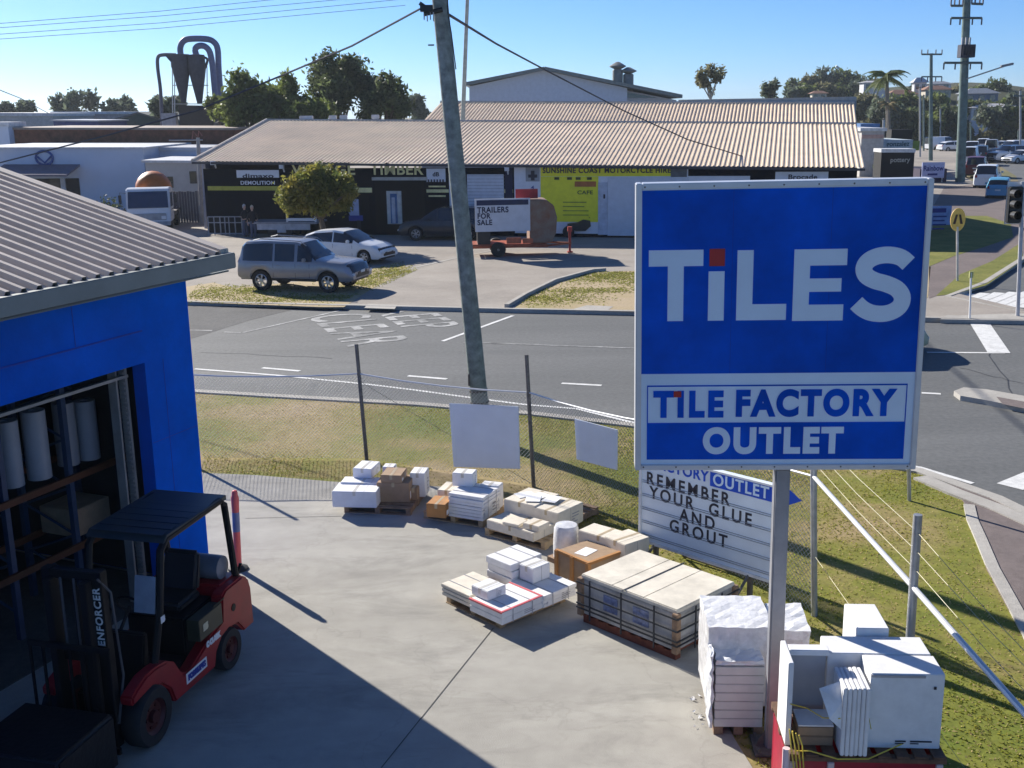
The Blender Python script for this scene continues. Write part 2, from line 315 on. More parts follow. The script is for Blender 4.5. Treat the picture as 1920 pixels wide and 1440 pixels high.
# far verge, forecourt and kerb (one step of 0.12 m above the road)
FZ = 0.12
fa = [fl, road_far_L, road_far_R, fr - d * 1.0]
wallL, wallR = g(390, 437), g(1600, 450)
fpoly = [fl + Vector((-5, 60, 0)), fl, road_far_L, road_far_R, fr + d * 0.2, g(1790, 555, 0), g(1845, 540), g(1920, 490), g(1932, 420), g(1880, 372), g(1800, 330), Vector((75, 180, 0)), Vector((20, 180, 0)), Vector((-70, 130, 0))]
sheet('forecourt', fpoly, FZ, drive_concrete, thick=0.2)
ribbon('far_kerb', [fl, road_far_L, g(600, 578), g(945, 586), road_far_R, fr, g(1780, 562), g(1850, 536), g(1925, 487)], -0.02, 0.2, FZ + 0.02, kerb_conc, thick=0.16)
def fpx(*ps): return px(*ps, z=FZ)
sheet('far_verge', fpx((200, 566), (345, 566), (600, 576), (645, 576), (700, 540), (770, 505), (745, 492), (640, 520), (440, 540), (400, 530), (300, 545)), FZ + 0.006, far_verge)
sheet('far_verge', fpx((962, 580), (1190, 585), (1500, 594), (1740, 558), (1745, 500), (1400, 508), (1190, 508), (1110, 510), (1040, 530), (985, 557)), FZ + 0.006, far_verge)
ribbon('garden_kerb', fpx((950, 577), (985, 556), (1040, 529), (1110, 510), (1135, 508)), -0.08, 0.08, FZ + 0.13, kerb_conc, thick=0.14)
sheet('concrete_pad', fpx((1075, 580), (1100, 573), (1150, 575), (1138, 583)), FZ + 0.013, kerb_conc)
sheet('concrete_pad', fpx((683, 578), (690, 570), (745, 572), (740, 580)), FZ + 0.013, kerb_conc)
ribbon('driveway_joint', fpx((700, 520), (850, 485), (960, 462)), -0.1, 0.1, FZ + 0.009, kerb_conc)
# corner footpath with grass at the right, beyond the big sign
sheet('footpath', fpx((1742, 560), (1762, 553), (1830, 533), (1915, 487), (1935, 430), (1885, 372), (1830, 345), (1770, 352), (1742, 400)), FZ + 0.006, path_asphalt)
sheet('grass_patch', fpx((1755, 555), (1790, 552), (1850, 535), (1918, 488), (1915, 455), (1860, 490), (1800, 515)), FZ + 0.012, grass_green)
sheet('grass_patch', fpx((1742, 500), (1790, 480), (1850, 462), (1900, 445), (1895, 420), (1850, 405), (1742, 405)), FZ + 0.012, grass_green)
# saw cuts in the yard slab
for a, b_ in (((925, 1178), (715, 1440)), ((460, 972), (640, 968))):
    ribbon('slab_joint', px(a, b_, z=0.024), -0.006, 0.006, 0.028, mat('joint', (0.05, 0.05, 0.045)))
# grass growing on the near verge
def in_poly(P, poly):
    x, y = P[:, 0], P[:, 1]; ins = np.zeros(len(P), bool); n = len(poly)
    for i in range(n):
        x0, y0 = poly[i][:2]; x1, y1 = poly[(i + 1) % n][:2]
        c = ((y0 > y) != (y1 > y)) & (x < (x1 - x0) * (y - y0) / (y1 - y0 + 1e-9) + x0); ins ^= c
    return ins
def vnoise(P, s, seed):
    r2 = np.random.default_rng(seed); G = r2.random((64, 64)); q = P * s; i = np.floor(q).astype(int); f = q - i; f = f * f * (3 - 2 * f)
    def h(a, b): return G[a % 64, b % 64]
    return (h(i[:, 0], i[:, 1]) * (1 - f[:, 0]) + h(i[:, 0] + 1, i[:, 1]) * f[:, 0]) * (1 - f[:, 1]) + (h(i[:, 0], i[:, 1] + 1) * (1 - f[:, 0]) + h(i[:, 0] + 1, i[:, 1] + 1) * f[:, 0]) * f[:, 1]
def grass(name, poly, n, h, z, m, keep=None, seed=3, w=0.012):
    r2 = np.random.default_rng(seed); P = np.array([[p[0], p[1]] for p in poly]); lo, hi = P.min(0), P.max(0)
    Q = lo + r2.random((n * 3, 2)) * (hi - lo); Q = Q[in_poly(Q, P)]
    if keep is not None: Q = Q[keep(Q, r2)]
    Q = Q[:n]; k = len(Q); a = r2.random(k) * 6.283; hh = h * (0.4 + r2.random(k)); ww = w * (0.7 + r2.random(k))
    base = np.column_stack([Q, np.full(k, z)]); dx = np.column_stack([np.cos(a), np.sin(a), np.zeros(k)]) * ww[:, None]
    ln = r2.normal(0, 0.6, (k, 2)) * hh[:, None]
    tip = base + np.column_stack([ln, hh])
    V = np.stack([base - dx, base + dx, tip], 1).reshape(-1, 3)
    return struct(raw(name, V, np.arange(3 * k), 3, m), 'stuff')
blade = mat('grass_blades', (0.20, 0.25, 0.025), rough=0.8, var=0.3, scale=0.5, col2=(0.31, 0.27, 0.06), island=0.25, glow=0.5)
blade_dry = mat('dry_grass_blades', (0.50, 0.40, 0.21), rough=0.85, var=0.2, scale=0.7, col2=(0.40, 0.31, 0.14), island=0.25, glow=0.5)
vpoly = near[::-1] + vr[:6] + [Vector((6.6, 9.0, 0)), Vector((3.6, 9.0, 0)), g(1420, 1440), g(1375, 1380), g(1332, 1280), g(1335, 1135), g(1190, 1038), g(1010, 955), g(840, 912), g(620, 901), g(480, 890), g(385, 886)]
def keep_green(Q, r2):
    v = vnoise(Q, 0.35, 5) * 0.6 + vnoise(Q, 1.1, 8) * 0.4; right = np.clip((Q[:, 0] + 3.5) / 4.0, 0.05, 1); strip = ((Q[:, 1] < 22.2) & (Q[:, 0] < -2)) * 0.5
    return r2.random(len(Q)) < np.clip((v - 0.25) * 2.2, 0.05, 1) * np.maximum(right, strip)
grass('grass', vpoly, 95000, 0.024, 0.012, blade, keep_green)
grass('dry_grass', vpoly, 60000, 0.018, 0.012, blade_dry, lambda Q, r2: r2.random(len(Q)) < np.clip(vnoise(Q, 0.6, 4) + 0.1, 0, 1) * np.where(Q[:, 0] > -2.5, 0.35, 1.0), seed=9)

def soft(blobs):
    C_ = [(g(x, y, FZ), rx, ry) for x, y, rx, ry in blobs]
    def keep(Q, r2):
        k = np.zeros(len(Q))
        for c, rx, ry in C_: k = np.maximum(k, np.exp(-(((Q[:, 0] - c.x) / rx) ** 2 + ((Q[:, 1] - c.y) / ry) ** 2)))
        return r2.random(len(Q)) < k * (0.35 + vnoise(Q, 1.2, 6))
    return keep
far_blade = mat('verge_tufts', (0.27, 0.26, 0.07), rough=0.8, var=0.2, scale=0.5, col2=(0.20, 0.22, 0.05), island=0.25, glow=0.5)
grass('grass', fpx((340, 568), (600, 578), (700, 545), (785, 505), (755, 490), (640, 520), (440, 535), (380, 525)), 16000, 0.03, FZ + 0.008, far_blade, soft(((720, 515, 1.4, 2.2), (690, 530, 1.2, 1.2), (430, 550, 1.6, 1.6), (560, 560, 2.5, 0.8))), seed=21, w=0.03)
grass('grass', fpx((965, 580), (1190, 585), (1400, 590), (1400, 508), (1110, 510), (1000, 550)), 16000, 0.03, FZ + 0.008, far_blade, soft(((1165, 520, 1.8, 1.8), (1230, 515, 2.5, 2.0), (1020, 560, 1.5, 1.0), (1100, 545, 2.0, 0.6))), seed=22, w=0.035)
# ---------------------------------------------------------------- blue warehouse at the left
blue_wall = mat('blue_wall_paint', (0.0, 0.105, 0.60), spec=0.02, rough=0.8, var=0.12, scale=1.2, bump=0.15, bscale=25, dirt=0.25)
roof_sheet = mat('tan_roof_sheet', (0.62, 0.53, 0.44), rough=0.5, var=0.08, scale=1.5, dirt=0.3)
gutter_m = mat('gutter_paint', (0.20, 0.225, 0.22), rough=0.5, var=0.07, scale=2, dirt=0.2)
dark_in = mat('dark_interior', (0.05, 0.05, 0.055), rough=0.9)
def ribbed(b, P0, du, dn, L, Wd, pitch, h, z0=0.0, prof=((0, 0), (0.42, 0), (0.52, 1), (0.78, 1), (0.88, 0))):
    """corrugated sheet: ribs run along dn for Wd, repeated along du for L (du, dn unit vectors; dn may slope)"""
    nrm = du.cross(dn).normalized(); nrm = nrm if nrm.z > 0 else -nrm
    pts = []; k = int(L / pitch)
    for i in range(k + 1):
        for a, q in prof: 
            s = (i + a) * pitch
            if s <= L: pts.append((s, q * h))
    vs = []; fs = []
    for s, q in pts:
        p = P0 + du * s + nrm * (q + z0); vs += [p, p + dn * Wd]
    for i in range(len(pts) - 1): fs.append((2 * i, 2 * i + 2, 2 * i + 3, 2 * i + 1))
    b.add(vs, fs)
ua = R(23); U = Vector((math.sin(ua), math.cos(ua), 0)); OUT = Vector((math.cos(ua), -math.sin(ua), 0)); IN = -OUT; Z = Vector((0, 0, 1))
CN = g(395, 1084)
wh = thing('blue_warehouse', 'blue painted warehouse with tan ribbed roof and open roller door beside the forklift', 'warehouse', CN)
def wp(s, z, o=0.0): return CN - U * s + OUT * o + Z * z     # s metres along the wall from the corner towards the camera
WHT = 4.62; DT = 3.55; D0, D1 = 0.99, 5.8; TH = 0.22
def slab(b, s0, s1, z0, z1, o0, o1):
    b.hexa([wp(s0, z0, o0), wp(s1, z0, o0), wp(s1, z0, o1), wp(s0, z0, o1)], [wp(s0, z1, o0), wp(s1, z1, o0), wp(s1, z1, o1), wp(s0, z1, o1)])
b = B(); slab(b, 0, D0, 0, WHT, -TH, 0); slab(b, D0, D1, DT, WHT, -TH, 0); slab(b, D1, 14, 0, WHT, -TH, 0)
for s0 in (0.001, 14 - TH):
    pr_ = [(-TH - 0.001, 0), (-9.5, 0), (-9.5, WHT + 0.1 + 0.27 * 9.5), (-TH - 0.001, WHT + 0.1 + 0.27 * TH)]; b.hexa([wp(s0, z, o) for o, z in pr_], [wp(s0 + TH - 0.002, z, o) for o, z in pr_])
slab(b, 0, 14, 0, WHT + 2.5, -9.7, -9.501)
b.build('wall', blue_wall, wh)
b = B(); slab(b, D0 - 0.0, D1, 3.98, 4.0, 0.001, 0.012); [slab(b, s0, s0 + 0.008, 0.05, DT - 0.02 if s0 < D0 else WHT - 0.1, 0.001, 0.006) for s0 in (0.62,)]; [slab(b, 0.02, D0 - 0.02, z0, z0 + 0.008, 0.001, 0.006) for z0 in (1.2, 2.4)]; [slab(b, s0, s0 + 0.01, 4.01, WHT - 0.05, 0.001, 0.006) for s0 in (2.2, 4.6)]
b.build('lintel_joint', mat('joint_dark_blue', (0.0, 0.045, 0.36)), wh)
# roof: gutter line 0.5 m out from the wall, slope 0.27 rising inwards
SL = 0.27; EZ = 4.87; slope = (IN + Z * SL).normalized()
b = B(); P0 = wp(14.5, EZ, 0.4); ribbed(b, P0, U, slope, 14.95, 11, 0.235, 0.062)
b.build('roof', roof_sheet, wh)
b = B(); 
b.hexa([wp(14.5, EZ - 0.06, 0.39), wp(-0.4, EZ - 0.06, 0.39), wp(-0.4, EZ - 0.06, 0.39) + slope * 11, wp(14.5, EZ - 0.06, 0.39) + slope * 11], [wp(14.5, EZ - 0.012, 0.39), wp(-0.4, EZ - 0.012, 0.39), wp(-0.4, EZ - 0.012, 0.39) + slope * 11, wp(14.5, EZ - 0.012, 0.39) + slope * 11])
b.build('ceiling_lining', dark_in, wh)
b = B(); e0 = wp(-0.32, EZ + 0.0, 0.39); q = slope * 11
b.hexa([e0, e0 - U * -0.2, e0 - U * -0.2 + q, e0 + q], [e0 + Z * 0.075, e0 + U * 0.2 + Z * 0.075, e0 + U * 0.2 + q + Z * 0.075, e0 + q + Z * 0.075]); b.build('barge_capping', mat('tan_capping', (0.58, 0.50, 0.41), rough=0.5, var=0.05), wh, bevel=0.01)
b = B(); slab(b, -0.5, 14.6, EZ - 0.20, EZ + 0.02, 0.4, 0.52); slab(b, -0.5, 14.6, EZ - 0.26, EZ - 0.235, 0.02, 0.4); b.build('gutter', gutter_m, wh, bevel=0.015)
# roller door track, drum edge and head trim
b = B(); slab(b, D0 + 0.03, D0 + 0.07, 0, DT - 0.02, -0.42, -0.30); slab(b, D0 + 0.16, D0 + 0.19, 0, DT - 0.02, -0.5, -0.36); slab(b, D0 + 0.03, D1, 3.33, 3.37, -0.34, -0.28)
for k in range(46): slab(b, D0 + 0.075, D0 + 0.095, 0.3 + k * 0.07, 0.33 + k * 0.07, -0.40, -0.31)
b.build('roller_door_track', mat('pale_track', (0.30, 0.28, 0.26), rough=0.5), wh)
b = B(); slab(b, D0 + 0.02, D1, 3.6, 3.95, -0.95, -0.45); b.build('roller_door_curtain', mat('door_curtain', (0.06, 0.06, 0.07)), wh, bevel=0.1, seg=3)
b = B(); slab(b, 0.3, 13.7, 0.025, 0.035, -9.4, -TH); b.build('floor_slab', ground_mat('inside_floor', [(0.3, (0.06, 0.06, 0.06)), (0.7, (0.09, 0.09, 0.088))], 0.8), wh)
b = B(); slab(b, TH + 0.001, TH + 0.02, 0.04, WHT - 0.1, -9.4, -TH - 0.02); slab(b, 0.3, 13.7, 0.04, WHT + 2.0, -9.49, -9.47); b.build('shade_lining', mat('shade_lining_dark', (0.025, 0.025, 0.03), rough=0.9), wh)  # dark sheets added inside the walls to deepen the indoor shade
# racking inside the door with white rolls standing on it
shaded_rack_blue = mat('shaded_rack_blue', (0.02, 0.045, 0.10), rough=0.5)  # rack paint darkened so the colour carries the indoor shade
rk = thing('pallet_rack', 'blue steel pallet racking seen inside the open warehouse door', 'rack', wp(2.4, 0.035, -1.5))
b = B()
for s in (0.4, 1.46, 2.6, 3.8):
    for o in (-1.02, -1.95): slab(b, s, s + 0.08, 0.035, 3.9, o - 0.08, o)
b.build('upright', shaded_rack_blue, rk)
b = B()
for s in (1.5, 2.64):
    for k in range(5): b.tube([wp(s, 0.4 + k * 0.7, -1.06), wp(s, 0.75 + k * 0.7, -1.95)], 0.02, 5); b.tube([wp(s, 0.75 + k * 0.7, -1.95), wp(s, 1.1 + k * 0.7, -1.06)], 0.02, 5)
b.build('diagonal_brace', shaded_rack_blue, rk)
b = B()
for z in (0.9, 1.9): slab(b, 0.45, 4.6, z, z + 0.09, -1.02, -0.97); slab(b, 0.45, 4.6, z, z + 0.09, -1.95, -1.9)
b.build('beam', mat('shaded_rack_orange', (0.10, 0.03, 0.012)), rk)  # orange darkened as well, indoor shade is in the colour
roll_m = mat('shaded_white_roll', (0.25, 0.26, 0.29), rough=0.4, var=0.05)  # white rolls greyed down; indoor shade put into the colour
for i, (s, z, h, r, lab) in enumerate(((0.92, 2.04, 0.86, 0.15, 'white upright roll nearest the door jamb on the top rack beam'), (1.24, 2.04, 0.9, 0.15, 'white upright roll second from the door jamb on the rack'), (1.86, 2.04, 0.95, 0.16, 'white upright roll behind the blue rack upright'), (2.25, 2.04, 0.9, 0.15, 'pale upright roll deepest inside the warehouse door'))):
    o = B().lathe([(0.04, 0), (r, 0.0), (r, h), (0.05, h), (0.05, h - 0.1)], wp(s, z, -1.22 - 0.08 * (i % 2)), 18).build('plastic_roll', roll_m, None, smooth=True); tag(o, lab, 'roll', 'white rolls on the warehouse rack')
b = B(); slab(b, 0.7, 1.4, 1.0, 1.4, -1.8, -1.15); tag(b.build('carton', carton_b, bevel=0.01), 'brown carton on the lower rack beam inside the warehouse', 'carton')

# ---------------------------------------------------------------- red forklift in the shade
red_p = mat('forklift_red', (0.34, 0.006, 0.012), rough=0.45, dirt=0.35, var=0.1, scale=4, spec=0.5)
dk = mat('forklift_black', (0.007, 0.007, 0.009), rough=0.55, spec=0.25, var=0.15)  # black deepened so the colour carries the shade by the wall
grey_p = mat('forklift_grey', (0.08, 0.08, 0.09), rough=0.5, var=0.1)
fk = thing('forklift', 'red and black counterbalance forklift parked in shade by the blue wall', 'forklift', (-4.12, 13.1, 0.024), rz=R(-90 - 15))
FM = wm(fk)
def FB(): return B(FM)
body = [(-0.62, 0.34), (-0.60, 0.85), (-0.55, 1.0), (-0.42, 1.08), (0.02, 1.08), (0.12, 1.02), (0.16, 0.72), (0.42, 0.66), (0.95, 0.46), (1.1, 0.5), (1.24, 0.72), (1.40, 0.81), (1.60, 0.84), (1.80, 0.84), (1.98, 0.78), (2.10, 0.72), (2.10, 0.62), (1.72, 0.66), (1.55, 0.6), (1.38, 0.45), (1.30, 0.24), (0.40, 0.22), (0.34, 0.40), (0.2, 0.52), (0.0, 0.56), (-0.2, 0.52), (-0.33, 0.38), (-0.36, 0.34)]
b = FB(); b.prism(body, 0.40, 0.57, 'xz'); b.prism(body, -0.57, -0.40, 'xz')
cw = [(-0.66, 0.36), (-0.64, 0.88), (-0.57, 1.03), (-0.44, 1.1), (-0.02, 1.1), (-0.02, 0.60), (-0.36, 0.36)]
b.prism(cw, -0.47, 0.47, 'xz'); b.build('chassis', red_p, fk, bevel=0.025, smooth=True)
b = FB(); b.bb((0.1, -0.4, 0.22), (1.75, 0.4, 0.5)); b.bb((0.02, -0.38, 0.5), (0.72, 0.38, 0.98)); b.bb((0.75, -0.39, 0.45), (1.5, 0.39, 0.52)); b.prism([(1.45, 0.5), (1.62, 0.5), (1.48, 1.15), (1.40, 1.15)], -0.36, 0.36, 'xz'); b.build('engine_cover', dk, fk, bevel=0.02)
b = FB(); b.bb((0.08, -0.26, 0.98), (0.58, 0.26, 1.1)); b.hexa([(0.06, -0.25, 1.08), (0.2, -0.25, 1.08), (0.2, 0.25, 1.08), (0.06, 0.25, 1.08)], [(-0.06, -0.23, 1.55), (0.04, -0.23, 1.55), (0.04, 0.23, 1.55), (-0.06, 0.23, 1.55)]); b.build('seat', mat('black_vinyl', (0.02, 0.02, 0.022), rough=0.4), fk, bevel=0.04, seg=3, smooth=True)
b = FB()
for y in (-0.46, 0.46): b.tube([(1.55, y, 0.62), (1.30, y, 1.35), (1.17, y, 2.04), (1.05, y, 2.13), (-0.18, y, 2.16), (-0.28, y, 2.08), (-0.42, y, 1.06)], 0.045, 8)
b.build('overhead_guard_frame', dk, fk, smooth=True)
b = FB(); b.hexa([(-0.30, -0.52, 2.14), (1.14, -0.52, 2.11), (1.14, 0.49, 2.11), (-0.30, 0.49, 2.14)], [(-0.30, -0.52, 2.20), (1.06, -0.52, 2.185), (1.06, 0.49, 2.185), (-0.30, 0.49, 2.20)])
for k in range(7): x = -0.15 + k * 0.19; b.bb((x, -0.48, 2.185), (x + 0.12, 0.46, 2.196))
b.build('guard_roof', mat('guard_roof_grey', (0.035, 0.045, 0.05), rough=0.45, var=0.1), fk, bevel=0.012)  # roof grey lowered too, shade put into the colour
b = FB()
for y in (-0.30, 0.30):
    b.bb((2.02, y - 0.06, 0.12), (2.14, y + 0.06, 2.16)); b.bb((2.15, y * 0.72 - 0.045, 0.10), (2.26, y * 0.72 + 0.045, 2.08))
b.bb((2.03, -0.36, 2.05), (2.13, 0.36, 2.15)); b.bb((2.03, -0.36, 1.1), (2.11, 0.36, 1.2)); b.tube([(2.08, 0, 0.2), (2.08, 0, 1.95)], 0.04, 8)
b.build('mast', dk, fk, bevel=0.008)
b = FB()
for y in (-0.08, 0.08): b.tube([(2.2, y, 0.3), (2.2, y, 2.1)], 0.014, 6)
for y in (0.34,): b.tube([(2.1, y + 0.03, 0.4), (1.95, y + 0.04, 0.9), (2.02, y + 0.04, 1.9), (2.16, y, 2.1)], 0.014, 6)
b.build('lift_chain', grey_p, fk)
b = FB(); b.bb((2.27, -0.5, 0.16), (2.31, 0.5, 0.24)); b.bb((2.27, -0.5, 0.54), (2.31, 0.5, 0.62))
for k in range(7): y = -0.48 + k * 0.16; b.bb((2.28, y - 0.015, 0.6), (2.31, y + 0.015, 1.35))
b.bb((2.27, -0.5, 1.33), (2.31, 0.5, 1.39)); b.build('load_backrest', dk, fk, bevel=0.006)
for y in (-0.28, 0.28):
    b = FB(); b.bb((2.315, y - 0.055, 0.07), (2.36, y + 0.055, 0.6)); b.hexa([(2.315, y - 0.055, 0.05), (3.35, y - 0.04, 0.055), (3.35, y + 0.04, 0.055), (2.315, y + 0.055, 0.05)], [(2.315, y - 0.055, 0.095), (3.35, y - 0.04, 0.065), (3.35, y + 0.04, 0.065), (2.315, y + 0.055, 0.095)]); b.build('fork', grey_p, fk)
dl = thing('added_dark_load', 'black wrapped load added on the red forklift forks to stand for deep shade', 'load', FM @ Vector((2.85, 0, 0.1)), R(-105)); LM = wm(dl)  # unseen load, added as a dark mass for the black lower corner
B(LM).bb((-0.46, -0.55, 0.0), (0.5, 0.55, 0.62)).build('wrapping', mat('black_wrap', (0.006, 0.006, 0.008), rough=0.5, bump=0.3, bscale=15), dl, bevel=0.04, seg=3, smooth=True)
b = B(LM)
for y in (-0.3, 0.3): b.bb((-0.475, y, -0.002), (-0.462, y + 0.04, 0.63))
b.build('binding_strap', dk, dl)
rim_red = mat('rim_shaded_red', (0.07, 0.01, 0.01), rough=0.5)  # red darkened to carry the shade under the machine
for x, y, r, w in ((0.0, 0.47, 0.27, 0.2), (0.0, -0.47, 0.27, 0.2), (1.78, 0.5, 0.34, 0.24), (1.78, -0.5, 0.34, 0.24)):
    sg = 1 if y > 0 else -1
    wl = FB().lathe([(r * 0.6, -w / 2), (r * 0.93, -w / 2), (r, -w / 2 + 0.04), (r, w / 2 - 0.04), (r * 0.93, w / 2), (r * 0.6, w / 2)], (x, y, r), 28, 'y', caps=False).build('wheel', black, fk, smooth=True)
    rb = FB(); rb.lathe([(r * 0.61, -sg * w * 0.42), (r * 0.61, sg * w * 0.45), (r * 0.5, sg * w * 0.30), (r * 0.22, sg * w * 0.30), (r * 0.2, sg * w * 0.5), (0.01, sg * w * 0.5)], (x, y, r), 20, 'y')
    for k in range(6): a = k * math.pi / 3; rb.box((x + math.cos(a) * r * 0.36, y + sg * w * 0.33, r + math.sin(a) * r * 0.36), (0.025, 0.02, 0.025))
    rb.build('rim', rim_red, wl, smooth=True)
b = FB(); b.tube([(1.42, 0, 1.1), (1.18, 0, 1.32)], 0.02, 8); st = [(1.16 + 0.17 * math.cos(a) * 0.5, 0.17 * math.sin(a), 1.33 + 0.17 * math.cos(a) * 0.8) for a in [k * 2 * math.pi / 20 for k in range(21)]]; b.tube(st, 0.015, 6); b.build('steering_wheel', dk, fk, smooth=True)
b = FB()
for k in range(3): y = -0.18 - k * 0.07; b.tube([(1.35, y, 1.1), (1.28, y, 1.3)], 0.01, 6); b.lathe([(0.005, 0), (0.02, 0.01), (0.02, 0.03), (0.005, 0.04)], (1.28, y, 1.29), 8)
b.build('hydraulic_lever', dk, fk)
b = FB(); b.lathe([(0.02, 0), (0.15, 0.02), (0.155, 0.1), (0.155, 0.7), (0.15, 0.78), (0.02, 0.8)], (-0.26, -0.4, 1.24), 16, 'y'); b.build('gas_bottle', mat('gas_bottle_grey', (0.16, 0.17, 0.2), rough=0.4), fk, smooth=True)
b = FB(); b.box((0.22, 0.575, 1.0), (0.28, 0.012, 0.02)); b.bb((0.16, 0.405, 0.70), (0.70, 0.575, 0.97)); b.build('side_panel', mat('panel_olive_black', (0.05, 0.048, 0.03), rough=0.5), fk, bevel=0.015)
sign_w = mat('decal_white', (0.72, 0.72, 0.72), rough=0.5, var=0.03)
b = FB(); b.bb((0.60, 0.572, 0.34), (1.06, 0.577, 0.47)); b.build('side_decal', sign_w, fk)
blue_ink = mat('decal_blue', (0.01, 0.03, 0.28), rough=0.5)
def flt(name, s, size, m, x, z, y=0.5785, rot=0.0, xs=1.0): # text on the +y side of the forklift reads from rear to front reversed
    M_ = FM @ Matrix.Translation((x, y, z)) @ Matrix.Rotation(math.pi, 4, 'Z') @ Matrix.Rotation(rot, 4, 'Y')
    return text(name, s, size, m, M_, fk, offset=0.012, depth=0.003, xs=xs)
flt('decal_lettering', 'FORKLIFTS', 0.08, blue_ink, 0.83, 0.405)
flt('body_lettering', 'C CLARK', 0.085, sign_w, 0.42, 0.60, xs=0.9)
flt('capacity_number', '25', 0.1, mat('decal_cream', (0.7, 0.62, 0.42)), 0.56, 0.84); flt('rear_number', '18', 0.09, sign_w, -0.4, 0.98, y=0.4785)
b = FB(); b.lathe([(0.0, 0), (0.045, 0.0), (0.05, 0.012), (0.0, 0.015)], (-0.12, 0.565, 0.78), 14, 'y'); b.build('fuel_cap', dk, fk)
M_ = FM @ Matrix.Translation((2.145, 0.30, 1.66)) @ Matrix.Rotation(math.pi / 2, 4, 'Z') @ Matrix.Rotation(-math.pi / 2, 4, 'Y')
text('mast_lettering', 'ENFORCER', 0.12, sign_w, M_, fk, offset=0.003, spacing=1.15, depth=0.004)
b = FB(); b.box((1.30, 0.30, 1.55), (0.02, 0.26, 0.42), rot=Matrix.Rotation(-0.2, 3, 'Y')); b.build('data_sheet', mat('grey_sheet', (0.35, 0.37, 0.42), rough=0.4), fk)
FB().tube([(-0.5, 0.45, 1.06), (-0.52, 0.49, 1.2)], 0.02, 6).build('rear_grab_pin', dk, fk)
flt('frame_number', '15', 0.08, sign_w, 1.33, 1.28, y=0.515)

# ---------------------------------------------------------------- bollard
bp_ = g(447, 1067, 0.024)
bo = thing('bollard', 'pink flexible bollard with a blue band standing on the concrete behind the forklift', 'bollard', bp_)
pink = mat('faded_pink_plastic', (0.85, 0.14, 0.13), rough=0.45, var=0.05)
M_ = T(*bp_) @ Matrix.Rotation(R(1.5), 4, 'Y')
B(M_).lathe([(0.055, 0.05), (0.055, 0.62)], n=16).build('post', pink, bo, smooth=True)
B(M_).lathe([(0.057, 0.62), (0.057, 0.93)], n=16).build('reflective_band', mat('band_blue_grey', (0.22, 0.25, 0.42), rough=0.3), bo, smooth=True)
B(M_).lathe([(0.055, 0.93), (0.06, 1.08), (0.06, 1.16), (0.045, 1.2), (0.045, 1.24), (0.03, 1.27), (0.002, 1.28)], n=16).build('cap', pink, bo, smooth=True)
B(M_).lathe([(0.16, 0.0), (0.15, 0.03), (0.07, 0.06), (0.055, 0.06)], n=16).build('base', black, bo, smooth=True)

# ---------------------------------------------------------------- chain link fence
P1, P2, P3 = g(688, 864), g(1001, 914), g(1527, 1156)
P4 = Vector((4.08, 10.65, 0)); P0f = g(385, 885) + Vector((-0.70, 0.82, 0)); P5 = Vector((4.1, 7.0, 0)); PM = (P2 + P3) / 2 + Vector((0.12, 0.1, 0)); P00 = P0f + Vector((-3.6, 0.35, 0))
fpost = [P00, P0f, P1, P2, PM, P3, P4, P5]
tops = [P00 + Z * 2.4, P0f + Z * 2.45 + Vector((-.05, 0, 0)), at(668, 645, P1.y), at(987, 665, P2.y), PM + Z * 2.5, at(1525, 800, P3.y), at(1721, 965, P4.y), P5 + Z * 2.5]
fn = thing('chain_link_fence', 'galvanised chain link fence with steel posts, top rail and barbed strands around the yard', 'fence', P1)
for p, q in zip(fpost, tops):
    r = 0.038 if p in (P1, P2, P00, P0f) else 0.045
    B().tube([p - Z * 0.05, q], r, 10).build('post', dark_steel if p in (P1, P2) else steel, fn, smooth=True)
RH = [1.8, 1.8, 1.8, 1.82, 1.95, 2.02, 2.02, 2.02]
def on_post(i, z): return fpost[i].lerp(tops[i], z / tops[i].z)
b = B()
for i in range(len(fpost) - 1):
    a, c = on_post(i, RH[i]), on_post(i + 1, RH[i + 1]); sag = 0.0 if i > 4 else 0.06
    b.tube([a.lerp(c, t) - Z * sag * 4 * t * (1 - t) for t in (0, .25, .5, .75, 1)], 0.03 if i > 4 else 0.016, 8)
b.build('top_rail', mat('bright_pipe', (0.62, 0.63, 0.64), rough=0.4, metal=0.3, var=0.05), fn, smooth=True)
b = B()
for i in (2, 3, 4, 5, 6):
    for k in range(3):
        z0 = RH[i] + 0.2 + 0.2 * k; a, c = on_post(i, min(z0, tops[i].z)), on_post(i + 1, min(RH[i + 1] + 0.2 + 0.2 * k, tops[i + 1].z))
        if i in (5, 6): b.tube([a, a.lerp(c, 0.5) - Z * 0.03, c], 0.0035, 4)
for i in range(5, 7): a, c = on_post(i, 0.9), on_post(i + 1, 0.9); b.tube([a, c], 0.003, 4)
b.tube([on_post(2, 1.65), on_post(3, 0.05)], 0.005, 4)
b.build('barbed_strand', mat('wire_pale', (0.36, 0.34, 0.25), rough=0.5, metal=0.3), fn)
